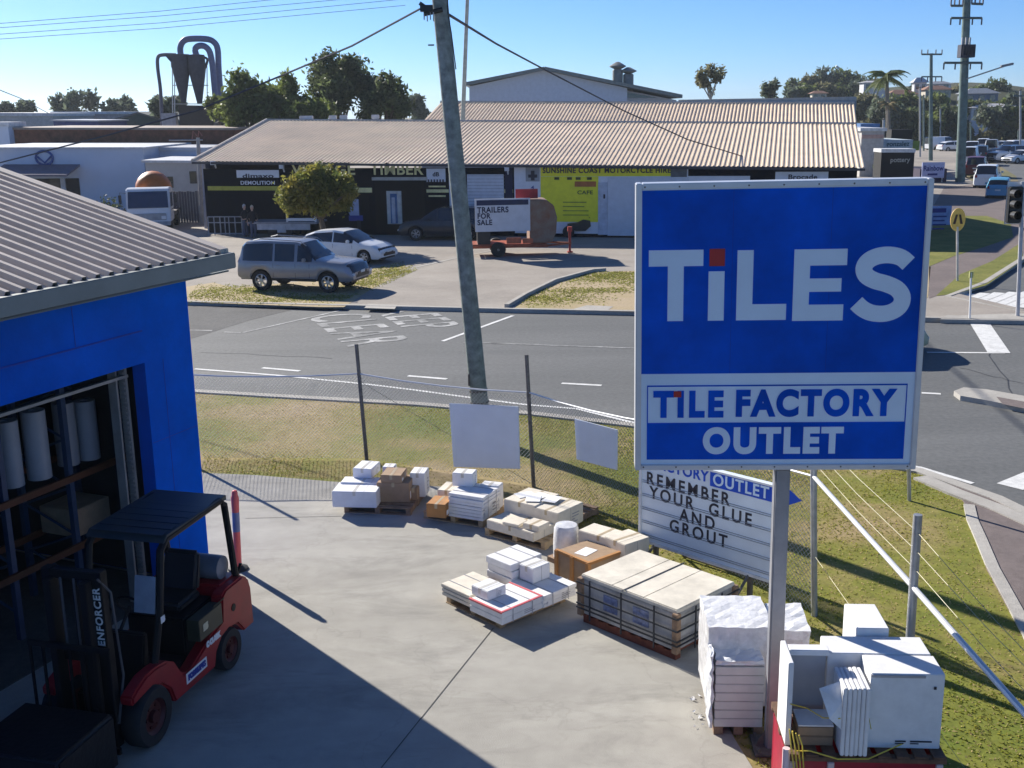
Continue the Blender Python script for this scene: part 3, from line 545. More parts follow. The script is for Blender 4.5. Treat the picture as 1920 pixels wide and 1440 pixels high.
# woven mesh: two families of real diagonal wires per bay
vs = []; fs = []; pitch = 0.075; rw = 0.003
for i in range(5):
    a0, c0 = on_post(i, 0.05), on_post(i + 1, 0.05); a1, c1 = on_post(i, RH[i] - 0.02), on_post(i + 1, RH[i + 1] - 0.04)
    L = (c0 - a0).length; H = (a1 - a0).length; nrm = (c0 - a0).cross(Z).normalized()
    def PP(x, y):
        t = x / L; y2 = y / H; sag = 0.06 * 4 * t * (1 - t) * y2 if i < 5 else 0
        return a0.lerp(c0, t).lerp(a1.lerp(c1, t), y2) - Z * sag + nrm * (0.03 * math.sin(x * 2.1 + i) * y2)
    n = int((L + H) / pitch)
    for fam in (0, 1):
        for k in range(n):
            s = k * pitch; x0, y0, x1, y1 = (s - H, 0, s, H)
            if x0 < 0: y0 = -x0; x0 = 0
            if x1 > L: y1 = H - (x1 - L); x1 = L
            if y1 <= y0: continue
            if fam: x0, x1 = L - x0, L - x1
            seg = [PP(x0 + (x1 - x0) * t, y0 + (y1 - y0) * t) for t in (0, 0.5, 1)]
            d_ = (seg[2] - seg[0]).normalized(); e1 = d_.cross(nrm).normalized() * rw
            o = len(vs)
            for p in seg: vs += [p - e1 - nrm * rw, p + e1 - nrm * rw, p + nrm * rw]
            for q in range(2):
                for j in range(3): fs += [o + q * 3 + j, o + q * 3 + (j + 1) % 3, o + q * 3 + 3 + (j + 1) % 3, o + q * 3 + 3 + j]
raw('chain_mesh', [tuple(v) for v in vs], fs, 4, mat('mesh_wire', (0.36, 0.36, 0.36), rough=0.5, metal=0.4), fn)
# blank boards hung on the fence, seen from behind
board_m = mat('blank_board', (0.74, 0.78, 0.84), rough=0.55, var=0.03, scale=2, dirt=0.08, glow=0.35)
def hung(quad, Y0, Y1, label):
    (a, Ya), (b_, Yb), (c, Yc), (d_, Yd) = quad; p = [at(*a, Ya), at(*b_, Yb), at(*c, Yc), at(*d_, Yd)]
    n = (p[1] - p[0]).cross(p[3] - p[0]).normalized() * 0.012; o = B()
    o.hexa([p[0] - n, p[1] - n, p[2] - n, p[3] - n], [p[0] + n, p[1] + n, p[2] + n, p[3] + n])
    return tag(o.build('fence_board', board_m), label, 'board', 'blank boards hung on the fence')
def fy(x): # fence line depth at photo column
    return 0
hung((((843, 756), 20.5), ((972, 762), 19.75), ((975, 879), 19.65), ((851, 875), 20.4)), 0, 0, 'larger blank grey board on the fence below the timber pole')
hung((((1078, 785), 18.6), ((1158, 806), 17.9), ((1157, 881), 17.85), ((1082, 861), 18.55)), 0, 0, 'smaller blank grey board on the fence right of the steel post')

# ---------------------------------------------------------------- poles
timber = mat('pole_timber', (0.235, 0.27, 0.245), rough=0.9, var=0.25, scale=6, bump=0.4, bscale=18, dirt=0.35)
tb = g(906, 822); tt = at(825, 0, 23.0); tdir = (tt - tb).normalized(); ttop = tb + tdir * 10.2
pole = thing('power_pole', 'leaning weathered timber power pole standing behind the larger blank board', 'power pole', tb)
B().tube([tb - Z * 0.1, tb + tdir * 3, tb + tdir * 7, ttop], [0.195, 0.18, 0.165, 0.15], 16).build('pole', timber, pole, smooth=True)
b = B(); c = tb + tdir * 1.05; b.tube([c, c + tdir * 0.05], 0.2, 14); c = tb + tdir * 0.8; b.tube([c, c + tdir * 0.04], 0.205, 14); b.build('steel_band', dark_steel, pole)
c = at(795, 18, 22.7); b = B(); b.tube([c + Vector((0, 0, -.08)), c + Vector((0.35, 0.05, 0.0))], 0.05, 8); b.box(c + Vector((0.05, 0, 0.02)), (0.24, 0.16, 0.12)); b.tube([c + Vector((0.02, 0, .05)), c + Vector((-.08, 0, .12))], 0.04, 8); b.build('cable_bracket', blackp, pole)
b = B(); 
for k in range(4): q = c + Vector((0.0 + 0.06 * k, -0.02, -0.05)); b.tube([q, q - Z * (0.14 + 0.03 * (k % 2))], 0.012, 5)
b.build('insulator', mat('insulator_grey', (0.35, 0.35, 0.38), rough=0.3), pole)
b = B(); p_ = at(840, 25, 22.8); b.tube([p_ + Z * 0.7, p_, at(846, 60, 22.8), at(855, 130, 22.85)], 0.012, 5); b.build('service_cable', black, pole)
b = B(); b.tube([tb + tdir * 8.1 + Vector((-.2, 0, 0)), tb + tdir * 8.1 + Vector((-.32, 0, 0))], 0.015, 6); b.tube([tb + tdir * 1.3 + Vector((-.17, -.1, -.1)), tb + tdir * 1.3 + Vector((-.17, -.1, .15))], 0.03, 6); b.build('step_bolt', dark_steel, pole)
# signpost and thin poles
o = thing('steel_post', 'slim grey steel post in the verge right of the corner fence post', 'post', g(1705, 940)); B().tube([g(1705, 940), at(1702, 760, g(1705, 940).y)], 0.035, 8).build('post', steel, o); B().lathe([(0.04, 0), (0.045, 0.02), (0.01, 0.04)], at(1702, 760, g(1705, 940).y), 8).build('cap', steel, o)

# ---------------------------------------------------------------- big TILES sign
SB = g(1447, 1400, 0.024)
sgn = thing('pylon_sign', 'big blue and white TiLES pylon sign on a grey steel post', 'sign', SB, rot=(0, R(-0.4), R(-3.6)))
sgn.rotation_mode = 'XYZ'; SM = wm(sgn)
def SBd(): return B(SM)
post_m = mat('sign_post_grey', (0.30, 0.31, 0.34), rough=0.45, metal=0.3, var=0.1, scale=3, dirt=0.25)
frame_m = mat('sign_frame_silver', (0.60, 0.62, 0.66), rough=0.35, metal=0.25, var=0.05)
sblue = mat('sign_blue', (0.0, 0.095, 0.60), rough=0.4, var=0.22, scale=0.8, spec=0.06)
swhite = mat('sign_shade_white', (0.66, 0.78, 0.90), rough=0.35, var=0.04, scale=1.5)  # white tinted blue; the bluish shade is put into the colour
sred = mat('sign_red', (0.42, 0.02, 0.02), rough=0.4, var=0.05)
SBd().box((0, 0, 1.6), (0.155, 0.155, 3.2)).build('post', post_m, sgn, bevel=0.018, seg=3, smooth=True)
b = SBd(); b.box((0, 0, 0.012), (0.42, 0.42, 0.024)); 
for sx in (-.16, .16):
    for sy in (-.16, .16): b.lathe([(0.018, 0), (0.018, 0.05), (0.012, 0.055)], (sx, sy, 0.02), 6)
for sx in (-1, 1): b.prism([(sx * 0.08, 0.02), (sx * 0.18, 0.02), (sx * 0.08, 0.2)], -0.006, 0.006, 'xz')
b.build('base_plate', dark_steel, sgn)
X0, X1, Z0, Z1 = -1.50, 1.30, 3.21, 6.09; SW, SH = X1 - X0, Z1 - Z0; YF = -0.125
def sx(f): return X0 + f * SW
def sz(f): return Z1 - f * SH
def plate(name, f0, f1, v0, v1, m, y=YF, t=0.006, par=None):
    return SBd().bb((sx(f0), y - t, sz(v1)), (sx(f1), y, sz(v0))).build(name, m, par or sgn)
b = SBd(); fw = 0.058
b.bb((X0, YF - 0.025, Z0), (X0 + fw, 0.1, Z1)); b.bb((X1 - fw, YF - 0.025, Z0), (X1, 0.1, Z1)); b.bb((X0 + fw, YF - 0.025, Z1 - fw), (X1 - fw, 0.1, Z1)); b.bb((X0 + fw, YF - 0.025, Z0), (X1 - fw, 0.1, Z0 + fw)); b.build('frame', frame_m, sgn, bevel=0.008)
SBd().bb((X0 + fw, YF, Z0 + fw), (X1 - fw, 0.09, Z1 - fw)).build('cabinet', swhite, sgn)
plate('upper_panel', 0.02, 0.98, 0.024, 0.652, sblue)
b = SBd()
for f in (0.333, 0.667): b.bb((sx(f) - 0.0015, YF - 0.0072, sz(0.652)), (sx(f) + 0.0015, YF - 0.0061, sz(0.024)))
b.build('panel_seam', mat('seam_blue', (0.0, 0.03, 0.30)), sgn)
b = SBd()
for k in range(9):
    for v in (0.012, 0.988): b.lathe([(0.009, 0), (0.007, -0.004), (0.001, -0.005)], (sx(0.03 + 0.94 * k / 8), YF - 0.0255, sz(v)), 8, 'y')
b.build('frame_screw', dark_steel, sgn)
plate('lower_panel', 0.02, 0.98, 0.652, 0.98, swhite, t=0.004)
b = SBd(); y = YF - 0.004
for f0, f1, v0, v1 in ((0.042, 0.955, 0.693, 0.698), (0.042, 0.955, 0.828, 0.832), (0.042, 0.0455, 0.698, 0.828), (0.9515, 0.955, 0.698, 0.828)): b.bb((sx(f0), y - 0.004, sz(v1)), (sx(f1), y, sz(v0)))
b.build('outline', sblue, sgn)
plate('outlet_band', 0.042, 0.955, 0.832, 0.962, sblue, y=YF - 0.004, t=0.004)
def strip(pts, w, y0, y1):
    """thick bent stroke as one clean outline in the sign's x-z plane"""
    n = len(pts); L = []; Rr = []
    for i in range(n):
        a, c = pts[max(i - 1, 0)], pts[min(i + 1, n - 1)]; dx, dz = c[0] - a[0], c[1] - a[1]; l = math.hypot(dx, dz); nx, nz = -dz / l * w / 2, dx / l * w / 2
        L.append((pts[i][0] + nx, pts[i][1] + nz)); Rr.append((pts[i][0] - nx, pts[i][1] - nz))
    vs = []; fs = []
    for i in range(n): vs += [(L[i][0], y0, L[i][1]), (Rr[i][0], y0, Rr[i][1]), (L[i][0], y1, L[i][1]), (Rr[i][0], y1, Rr[i][1])]
    for i in range(n - 1): o = 4 * i; fs += [(o, o + 1, o + 5, o + 4), (o + 2, o + 6, o + 7, o + 3), (o, o + 4, o + 6, o + 2), (o + 1, o + 3, o + 7, o + 5)]
    fs += [(0, 2, 3, 1), (4 * n - 4, 4 * n - 3, 4 * n - 1, 4 * n - 2)]
    return vs, fs
yl = YF - 0.006; yt = yl - 0.008
def rects(name, rs, m, f=None):
    b = SBd()
    for f0, f1, v0, v1 in rs: b.bb((sx(f0), yt, sz(v1)), (sx(f1), yl, sz(v0)))
    return b.build(name, m, sgn)
V0, V1 = 0.223, 0.466; th = 0.055
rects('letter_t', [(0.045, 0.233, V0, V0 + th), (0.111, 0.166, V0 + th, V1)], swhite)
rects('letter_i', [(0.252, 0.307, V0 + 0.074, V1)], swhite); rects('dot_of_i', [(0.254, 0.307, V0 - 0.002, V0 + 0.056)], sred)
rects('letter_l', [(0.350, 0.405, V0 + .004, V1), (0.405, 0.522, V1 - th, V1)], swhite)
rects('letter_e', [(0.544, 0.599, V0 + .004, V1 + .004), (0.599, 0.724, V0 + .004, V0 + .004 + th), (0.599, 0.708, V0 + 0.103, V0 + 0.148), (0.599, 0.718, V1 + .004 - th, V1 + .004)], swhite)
kn = [(0.932, 0.280), (0.905, 0.259), (0.865, 0.250), (0.825, 0.254), (0.794, 0.270), (0.782, 0.294), (0.792, 0.319), (0.822, 0.336), (0.860, 0.347), (0.897, 0.364), (0.917, 0.391), (0.913, 0.420), (0.890, 0.440), (0.855, 0.449), (0.815, 0.445), (0.785, 0.431), (0.762, 0.411)]
sp = []
for i in range(len(kn) - 1):
    p0, p1, p2, p3 = [Vector(kn[max(0, min(len(kn) - 1, i + q))]) for q in (-1, 0, 1, 2)]
    for j in range(4): t = j / 4; w_ = 0.5 * ((2 * p1) + (p2 - p0) * t + (2 * p0 - 5 * p1 + 4 * p2 - p3) * t * t + (3 * p1 - p0 - 3 * p2 + p3) * t ** 3); sp.append((sx(w_.x), sz(w_.y)))
sp.append((sx(kn[-1][0]), sz(kn[-1][1])))
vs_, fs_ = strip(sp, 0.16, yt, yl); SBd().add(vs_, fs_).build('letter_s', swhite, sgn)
def stext(name, s, fc, vc, size, m, y, sp_=1.06, off=0.03, xs=1.0): return text(name, s, size, m, SM @ T(sx(fc), y, sz(vc)), sgn, offset=off * size, spacing=sp_, depth=0.006, xs=xs)
stext('tile_lettering', 'TILE', 0.190, 0.766, 0.355, sblue, YF - 0.0075, 1.26, 0.052, 0.86)
stext('factory_lettering', 'FACTORY', 0.632, 0.764, 0.355, sblue, YF - 0.0075, 1.2, 0.052, 0.86)
rects('dot_of_i', [(0.1365, 0.163, 0.714, 0.735)], sred)
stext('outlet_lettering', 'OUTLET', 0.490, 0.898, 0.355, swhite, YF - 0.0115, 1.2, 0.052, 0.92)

# ---------------------------------------------------------------- changeable letter sign at 45 degrees behind the post
A0, A1 = g(1205, 1010, 0.5), g(1440, 1085, 0.5); av = (A1 - A0); AL = av.length; arz = math.atan2(av.y, av.x)
ms = thing('letter_board_sign', 'white changeable letter sign reading remember your glue and grout behind the sign post', 'sign', (A0.x, A0.y, 0.012), rz=arz)
MM = wm(ms)
def MB_(): return B(MM)
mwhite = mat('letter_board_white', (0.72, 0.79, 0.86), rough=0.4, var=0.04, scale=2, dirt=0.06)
EW = AL + 0.06; zb, zt, zh = 0.5, 1.62, 1.86
MB_().bb((0, -0.03, zb), (EW, 0.05, zh)).build('board', mwhite, ms)
b = MB_(); b.bb((-0.04, -0.06, zb - 0.04), (0.0, 0.08, zh)); b.bb((0, -0.06, zb - 0.04), (EW, 0.08, zb)); b.build('edge_frame', mat('edge_trim', (0.7, 0.71, 0.72), rough=0.4), ms)
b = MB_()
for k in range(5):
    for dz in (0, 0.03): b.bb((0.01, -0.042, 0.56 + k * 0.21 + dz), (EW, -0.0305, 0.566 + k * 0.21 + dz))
b.build('letter_rail', mat('rail_grey', (0.33, 0.36, 0.40), rough=0.5), ms)  # plain grey for the paired rails
mblue = mat('header_blue', (0.0, 0.075, 0.55), rough=0.4, var=0.1)
b = MB_(); b.prism([(1.22, zt + 0.0), (EW, zt), (EW + .02, zt - 0.1), (EW + 0.42, (zt + zh) / 2), (EW + .02, zh + 0.12), (EW + 0.0, zh - 0.03), (1.22, zh - 0.03)], -0.045, -0.0305, 'xz'); b.build('header_arrow', mblue, ms)
b = MB_(); b.bb((0, -0.05, zh - 0.029), (EW, -0.0305, zh)); b.build('header_trim', white, ms)
def mtext(name, s, x, z, size, m, sp_=1.1, off=0.02, y=-0.044, xs=1.0, al='LEFT'): return text(name, s, size, m, MM @ T(x, y, z), ms, offset=off * size, spacing=sp_, depth=0.006, align=al, xs=xs)
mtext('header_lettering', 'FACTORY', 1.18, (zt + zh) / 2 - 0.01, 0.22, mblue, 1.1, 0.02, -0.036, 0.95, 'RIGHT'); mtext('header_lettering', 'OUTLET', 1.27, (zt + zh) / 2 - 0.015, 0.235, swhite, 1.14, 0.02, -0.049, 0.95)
for s, x, z in (('REMEMBER', 0.08, 1.475), ('YOUR  GLUE', 0.15, 1.265), ('AND', 0.70, 1.055), ('GROUT', 0.52, 0.845)):
    mtext('board_lettering', s, x, z, 0.265, ink, 1.34, 0.016, -0.036, 0.92)
b = MB_()
for x in (0.25, 1.9): b.bb((x - 0.03, -0.02, 0), (x + 0.03, 0.04, zb)); b.tube([(x, 0.02, zb + .4), (x, 0.75, 0.02)], 0.022, 6); b.tube([(x, 0, zb), (x, -0.6, 0.02)], 0.022, 6)
b.build('leg', dark_steel, ms)
b = MB_(); b.tube([(0.2, -0.6, 0.05), (1.95, -0.6, 0.05)], 0.025, 6); b.tube([(0.2, 0.75, 0.05), (1.95, 0.75, 0.05)], 0.025, 6); b.build('skid', dark_steel, ms)
# ---------------------------------------------------------------- pallets, crates and tile cartons in the yard
YZ = 0.024
def frame_of(F, L, Rr, z):
    """front, left and right corner pixels at height z -> origin (front corner), rotation, sizes along x (to the right) and y (to the left)"""
    f, l, r = g(*F, z), g(*L, z), g(*Rr, z); a, c = r - f, l - f
    aR = math.atan2(a.y, a.x); aL = math.atan2(c.y, c.x) - math.pi / 2; w = a.length / (a.length + c.length)
    dlt = (aL - aR + math.pi) % (2 * math.pi) - math.pi; rot = aR + dlt * (1 - w)
    return f, rot, a.dot(Vector((math.cos(rot), math.sin(rot), 0))), c.dot(Vector((-math.sin(rot), math.cos(rot), 0)))
rndc = random.Random(3)
def carton(label, F, L, Rr, z0, z1, m=None, cat='carton', name='tile_carton', group=None, slabs=0, dims=None, taped=True, mark=True, rot=None):
    """a carton placed by three corners of its top face"""
    f, rz, sx_, sy_ = frame_of(F, L, Rr, z1)
    if dims: sx_, sy_ = dims[0] or sx_, dims[1] or sy_
    if rot is not None: rz = rot
    o = thing(name, label, cat, (f.x, f.y, z0), rz, group); M_ = wm(o); h = z1 - z0; m = m or carton_w
    b = B(M_)
    if slabs:
        for k in range(slabs):
            j = rndc.uniform(-.012, .012); j2 = rndc.uniform(-.012, .012); zk = h * k / slabs
            b.bb((j, j2, zk + 0.003), (sx_ + j, sy_ + j2, zk + h / slabs - 0.003))
        b.build('box', m, o, bevel=0.005)
    else:
        b.bb((0, 0, 0), (sx_, sy_, h)); b.build('box', m, o, bevel=0.009)
    if taped and not slabs:
        b = B(M_); b.bb((-0.001, sy_ / 2 - 0.025, h - 0.08), (sx_ + 0.001, sy_ / 2 + 0.025, h + 0.0015)); b.build('packing_tape', tape if m is not carton_w else mat('clear_tape', (0.68, 0.65, 0.58), rough=0.25), o)
    if not slabs and sx_ > 0.3 and m is not carton_b:          # two packs side by side show a seam
        b = B(M_); b.bb((sx_ * 0.5 - 0.003, -0.0012, 0.004), (sx_ * 0.5 + 0.003, -0.0002, h - 0.004)); b.bb((sx_ + 0.0002, sy_ * 0.5 - 0.003, 0.004), (sx_ + 0.0012, sy_ * 0.5 + 0.003, h - 0.004)); b.bb((0.004, sy_ * .28, h + 0.0002), (sx_ - 0.004, sy_ * .28 + .004, h + 0.001)); b.build('seam', mat('carton_seam', (0.30, 0.29, 0.28)), o)
    if slabs:                                                   # strapping round the layers
        b = B(M_)
        for q_ in (0.25, 0.72): b.bb((sx_ * q_, -0.016, 0), (sx_ * q_ + 0.014, -0.0125, h)); b.bb((sx_ * q_, -0.016, h), (sx_ * q_ + 0.014, sy_ + 0.013, h + 0.003)); b.bb((sx_ + 0.0125, sy_ * q_, 0), (sx_ + 0.016, sy_ * q_ + 0.014, h))
        b.build('binding_strap', mat('clear_strap', (0.45, 0.44, 0.46), rough=0.3), o)
    if mark:
        b = B(M_); b.bb((sx_ * 0.12, -0.002, h * 0.15), (sx_ * 0.12 + min(0.1, sx_ * .3), 0.0, h * 0.5)); b.build('shipping_label', paper, o)
        b = B(M_)
        for k in range(4): b.bb((sx_ * 0.55, -0.0015, h * (0.2 + 0.14 * k)), (sx_ * (0.62 + 0.22 * rndc.random()), -0.0002, h * (0.25 + 0.14 * k)))
        b.build('printed_marks', mat('faint_print', (0.35, 0.35, 0.38)), o)
    return o
def pallet(label, F, L, Rr, z=YZ, m=None, h=0.13, group='timber pallets along the fence', boards=7, dims=None, rot=None, name='pallet'):
    f, rz, sx_, sy_ = frame_of(F, L, Rr, z)
    if dims: sx_, sy_ = dims
    if rot is not None: rz = rot
    o = thing(name, label, 'pallet', (f.x, f.y, z), rz, group); M_ = wm(o); m = m or ply
    for k in range(3):
        y = k * (sy_ - 0.09) / 2; B(M_).bb((0.01, y, 0.018), (sx_ - 0.01, y + 0.09, h - 0.02)).build('bearer', m, o, bevel=0.004)
    for k in range(boards):
        x = k * (sx_ - 0.11) / (boards - 1); B(M_).bb((x, 0, h - 0.0195), (x + 0.11, sy_, h)).build('deck_board', m, o, bevel=0.003)
    for k in range(3):
        x = k * (sx_ - 0.11) / 2; B(M_).bb((x, 0, 0), (x + 0.11, sy_, 0.0175)).build('base_board', m, o)
    return o
G1, G2, G3 = 'cartons on the leftmost pallet', 'cartons on the second pallet', 'cartons on the pallets by the fence'
# leftmost pallet
pallet('weathered pallet under the leftmost group of cartons', (770, 967), (640, 963), (800, 935), m=oldply, dims=(1.1, 1.2), rot=None)
zp = YZ + 0.132
carton('long white carton at the front left of the leftmost pallet', (705, 923), (622, 921), (716, 906), zp, zp + 0.29, group=G1)
carton('white carton lying directly behind the long white front carton', (719, 906), (638, 904), (726, 895), zp, zp + 0.32, group=G1)
carton('small white cube carton with printed side, on top at the left of the leftmost pallet', (696, 880), (661, 878), (713, 865), zp + 0.323, zp + 0.50, group=G1)
carton('big brown carton with blank front at the right front of the leftmost pallet', (767, 906), (706, 905), (776, 890), zp, zp + 0.36, m=carton_b, group=G1)
carton('brown carton with pale lid stacked on the big brown carton', (752, 892), (713, 891), (764, 877), zp + 0.363, zp + 0.5, m=carton_b, group=G1)
carton('tall white carton at the right rear of the leftmost pallet', (796, 888), (768, 887), (804, 876), zp, zp + 0.44, group=G1)
carton('low brown carton between the brown stack and the tall white carton', (781, 916), (768, 915), (788, 906), zp, zp + 0.22, m=carton_b, group=G1, mark=False)
carton('flat pale carton behind the brown carton with pale lid', (738, 876), (716, 876), (746, 869), zp, zp + 0.5, group=G1, mark=False)
# second pallet: layered tiles
pallet('low pallet under the layered white tile stack', (905, 990), (795, 972), (945, 962), m=ply, dims=(1.1, 1.15))
carton('orange brown carton at the left end of the second pallet', (835, 947), (800, 943), (848, 931), zp, zp + 0.24, m=carton_o, group=G2)
carton('cream carton behind the white cube on the second pallet', (852, 921), (820, 918), (868, 905), zp, zp + 0.30, m=carton_c, group=G2, mark=False)
carton('white stack of layered tile packs on the second pallet', (905, 934), (837, 926), (943, 913), zp - 0.02, zp + 0.40, slabs=7, group=G2, taped=False, cat='tile stack', name='tile_stack')
carton('white cube carton standing on the layered white tile stack', (886, 889), (847, 887), (896, 880), zp + 0.403, zp + 0.64, group=G2)
carton('small flat white carton lying behind the layered white tile stack', (935, 912), (900, 908), (942, 904), zp, zp + 0.42, group=G2, mark=False)
# pallet behind with cream cartons
pallet('pallet under the cream cartons beside the second steel post', (1050, 1000), (942, 968), (1095, 972), m=oldply, dims=(1.15, 1.1))
carton('long cream carton at the left on the pallet nearest the second steel post', (1003, 949), (945, 935), (1048, 926), zp, zp + 0.36, m=carton_c, group=G3)
carton('cream carton with brown side at the right of that long cream carton', (1046, 963), (1002, 951), (1093, 941), zp, zp + 0.34, m=carton_c, group=G3, dims=(None, 0.5))
b = B(); 
for i, (x_, y_) in enumerate(((985, 927), (1010, 930), (1035, 936), (1000, 935))): q = g(x_, y_, zp + 0.37); b.box((q.x, q.y, zp + 0.369 + i * 0.003), (0.32, 0.25, 0.004), rz=0.4 + i * 0.35)
tag(b.build('paper_sheet', paper), 'loose white papers lying on the cream cartons by the steel post', 'paper')
# low pallet in front
pallet('pale pallet with low beige packs in front of the cream cartons', (1022, 1032), (904, 1000), (1037, 1020), m=mat('fresh_pine', (0.55, 0.40, 0.23), rough=0.8, var=0.15, scale=9), dims=(1.0, 1.2))
carton('low beige tile pack covering the pale pallet', (1000, 1000), (912, 974), (1036, 984), zp, zp + 0.15, m=carton_c, group=G3, mark=False, dims=(0.55, None))
carton('grey topped beige carton on the right end of the low beige pack', (1010, 988), (980, 980), (1031, 978), zp + 0.153, zp + 0.25, m=carton_c, group=G3, mark=False)
carton('small white carton on the left of the low beige pack', (972, 985), (944, 977), (986, 974), zp + 0.153, zp + 0.2, m=carton_c, group=G3, mark=False, taped=False)
# wrapped roll, cream stack and brown crate
q = g(1062, 1052, YZ)
rw_ = thing('wrapped_stack', 'white plastic wrapped round stack between the beige packs and the brown crate', 'wrapped stack', (q.x, q.y, YZ))
wrap = mat('stretch_wrap', (0.74, 0.74, 0.75), rough=0.2, var=0.1, scale=10, bump=0.35, bscale=22, spec=0.6)
B(T(q.x, q.y, YZ)).lathe([(0.02, 0.08), (0.2, 0.08), (0.205, 0.3), (0.19, 0.55), (0.17, 0.6), (0.02, 0.62)], n=14).build('wrapping', wrap, rw_, smooth=True)
B(T(q.x, q.y, YZ)).box((0, 0, 0.04), (0.42, 0.42, 0.078), rz=0.7).build('base_block', oldply, rw_)
carton('large cream carton stack behind the brown crate, left half', (1160, 1016), (1092, 990), (1188, 994), YZ + 0.05, YZ + 0.58, m=carton_c, group=G3, mark=False, dims=(0.4, None))
carton('cream carton stack leaning beside the letter board sign', (1172, 1022), (1138, 1000), (1204, 1004), YZ + 0.05, YZ + 0.60, m=carton_c, group=G3, mark=False, dims=(0.5, 0.45))
bc = carton('open topped brown crate with white paper on its lid', (1103, 1056), (1048, 1030), (1171, 1029), YZ + 0.06, YZ + 0.46, m=carton_b, name='brown_crate', cat='crate', taped=False, mark=False)
f, rz, s1, s2 = frame_of((1103, 1056), (1048, 1030), (1171, 1029), YZ + 0.46); M_ = wm(bc)
b = B(M_)
for a in ((0, 0), (s1, 0), (0, s2), (s1, s2), (0, s2 / 2)): b.box((a[0], a[1], 0.17), (0.06, 0.06, 0.46))
b.bb((-.02, -.02, 0.37), (s1 + .02, 0.03, 0.41)); b.bb((-.02, -.02, 0.37), (0.03, s2 + .02, 0.412)); b.build('corner_batten', carton_o, bc)
B(M_).box((s1 * 0.35, s2 * 0.5, 0.403), (0.3, 0.21, 0.004), rz=0.2).build('delivery_note', paper, bc)
# the pallet of white tile packs in the middle of the yard
pm = pallet('pallet carrying pink taped white tile packs in the middle of the yard', (937, 1179), (848, 1127), (1080, 1122), m=ply, dims=(1.25, 1.15), rot=R(42))
z1 = YZ + 0.133; pinkt = mat('pink_tape', (0.75, 0.16, 0.17), rough=0.4); GM = 'white tile packs on the middle pallet'
c1 = carton('low white tile pack with pink tape at the front corner of the middle pallet', (940, 1149), (881, 1121), (1018, 1117), z1, z1 + 0.19, slabs=2, group=GM, taped=False, cat='tile pack', name='tile_pack', rot=R(43))
f, rz, s1, s2 = frame_of((940, 1149), (881, 1121), (1018, 1117), z1 + 0.19); M_ = wm(c1)
b = B(M_); b.bb((-.003, -.003, 0.17), (s1 + .003, 0.03, 0.194)); b.bb((-.003, 0.031, 0.17), (0.03, s2 + .003, 0.194)); b.bb((s1 - 0.03, 0.031, 0.17), (s1 + .003, s2, 0.194)); b.build('pink_tape_edge', pinkt, c1)
c2 = carton('low white tile pack at the right corner of the middle pallet, beside the crate', (1019, 1118), (960, 1088), (1089, 1096), z1, z1 + 0.19, slabs=3, group=GM, taped=False, cat='tile pack', name='tile_pack', rot=R(43))
c3 = carton('flat beige slab pack with sheet on top at the left corner of the middle pallet', (880, 1118), (832, 1092), (930, 1090), z1, z1 + 0.17, m=carton_c, slabs=3, group=GM, taped=False, cat='tile pack', name='tile_pack', rot=R(43))
c4 = carton('tall white tile pack at the rear of the middle pallet', (959, 1060), (908, 1037), (1037, 1037), z1, z1 + 0.42, slabs=4, group=GM, taped=False, cat='tile pack', name='tile_pack', rot=R(43), dims=(0.62, 0.52))
c5 = carton('small white carton with blue shadowed side, on the pink taped front pack', (914, 1110), (888, 1095), (956, 1100), z1 + 0.193, z1 + 0.33, group=GM, rot=R(43))
c6 = carton('small white carton resting against the tall rear pack of the middle pallet', (999, 1067), (973, 1057), (1033, 1055), z1 + 0.193, z1 + 0.42, group=GM, rot=R(43), mark=False)
# big strapped crate
cr = thing('strapped_crate', 'big strapped grey crate of slabs with plywood top on a red brown base', 'crate', g(1267, 1240, YZ), rz=R(43.5)); M_ = wm(cr)
CX, CY, CZ0, CZ1 = 1.22, 1.62, 0.13, 0.70
crate_side = mat('crate_grey_side', (0.46, 0.45, 0.44), rough=0.5, var=0.2, scale=4, dirt=0.3); crate_top = mat('crate_ply_top', (0.72, 0.67, 0.57), rough=0.75, var=0.12, scale=3, dirt=0.3)
redbase = mat('red_brown_base', (0.20, 0.06, 0.035), rough=0.8, var=0.2, scale=8)
B(M_).bb((0.01, 0.01, CZ0), (CX - .01, CY - .01, CZ1 - 0.06)).build('side', crate_side, cr, bevel=0.008)
b = B(M_); b.bb((0, 0, CZ1 - 0.06), (CX, CY, CZ1 - 0.012))
for k in range(3): b.bb((0.01, k * CY / 3 + 0.004, CZ1 - 0.0115), (CX - .01, (k + 1) * CY / 3 - 0.004, CZ1))
b.build('lid', crate_top, cr, bevel=0.004)
b = B(M_)
for k in range(3): b.bb((0.02 + k * (CX - 0.14) / 2, 0.02, 0), (0.12 + k * (CX - 0.14) / 2, CY - 0.02, 0.1))
for k in range(9): b.bb((0.0, 0.02 + k * (CY - 0.12) / 8, 0.1), (CX, 0.1 + k * (CY - 0.12) / 8, 0.129))
b.build('pallet_base', redbase, cr)
b = B(M_)
for x, y in ((0, 0), (CX, 0), (0, CY), (CX, CY)): b.box((x, y, 0.38), (0.085, 0.085, 0.54))
b.build('corner_post', oldply, cr, bevel=0.006)
b = B(M_); t = 0.012; e = 0.045
for z in (0.22, 0.28, 0.42, 0.585): b.bb((-e - t, -e, z), (-e, CY + e, z + 0.02)); b.bb((-e, -e - t, z), (CX + e, -e, z + 0.02))
for y in (0.3, 0.85, 1.4): b.bb((-e - t * 2, y, 0.1), (-e - t, y + 0.022, CZ1 - 0.02)); b.bb((-e - t, y, CZ1 + 0.001), (CX + e, y + 0.022, CZ1 + 0.006)) if y == 0.85 else None
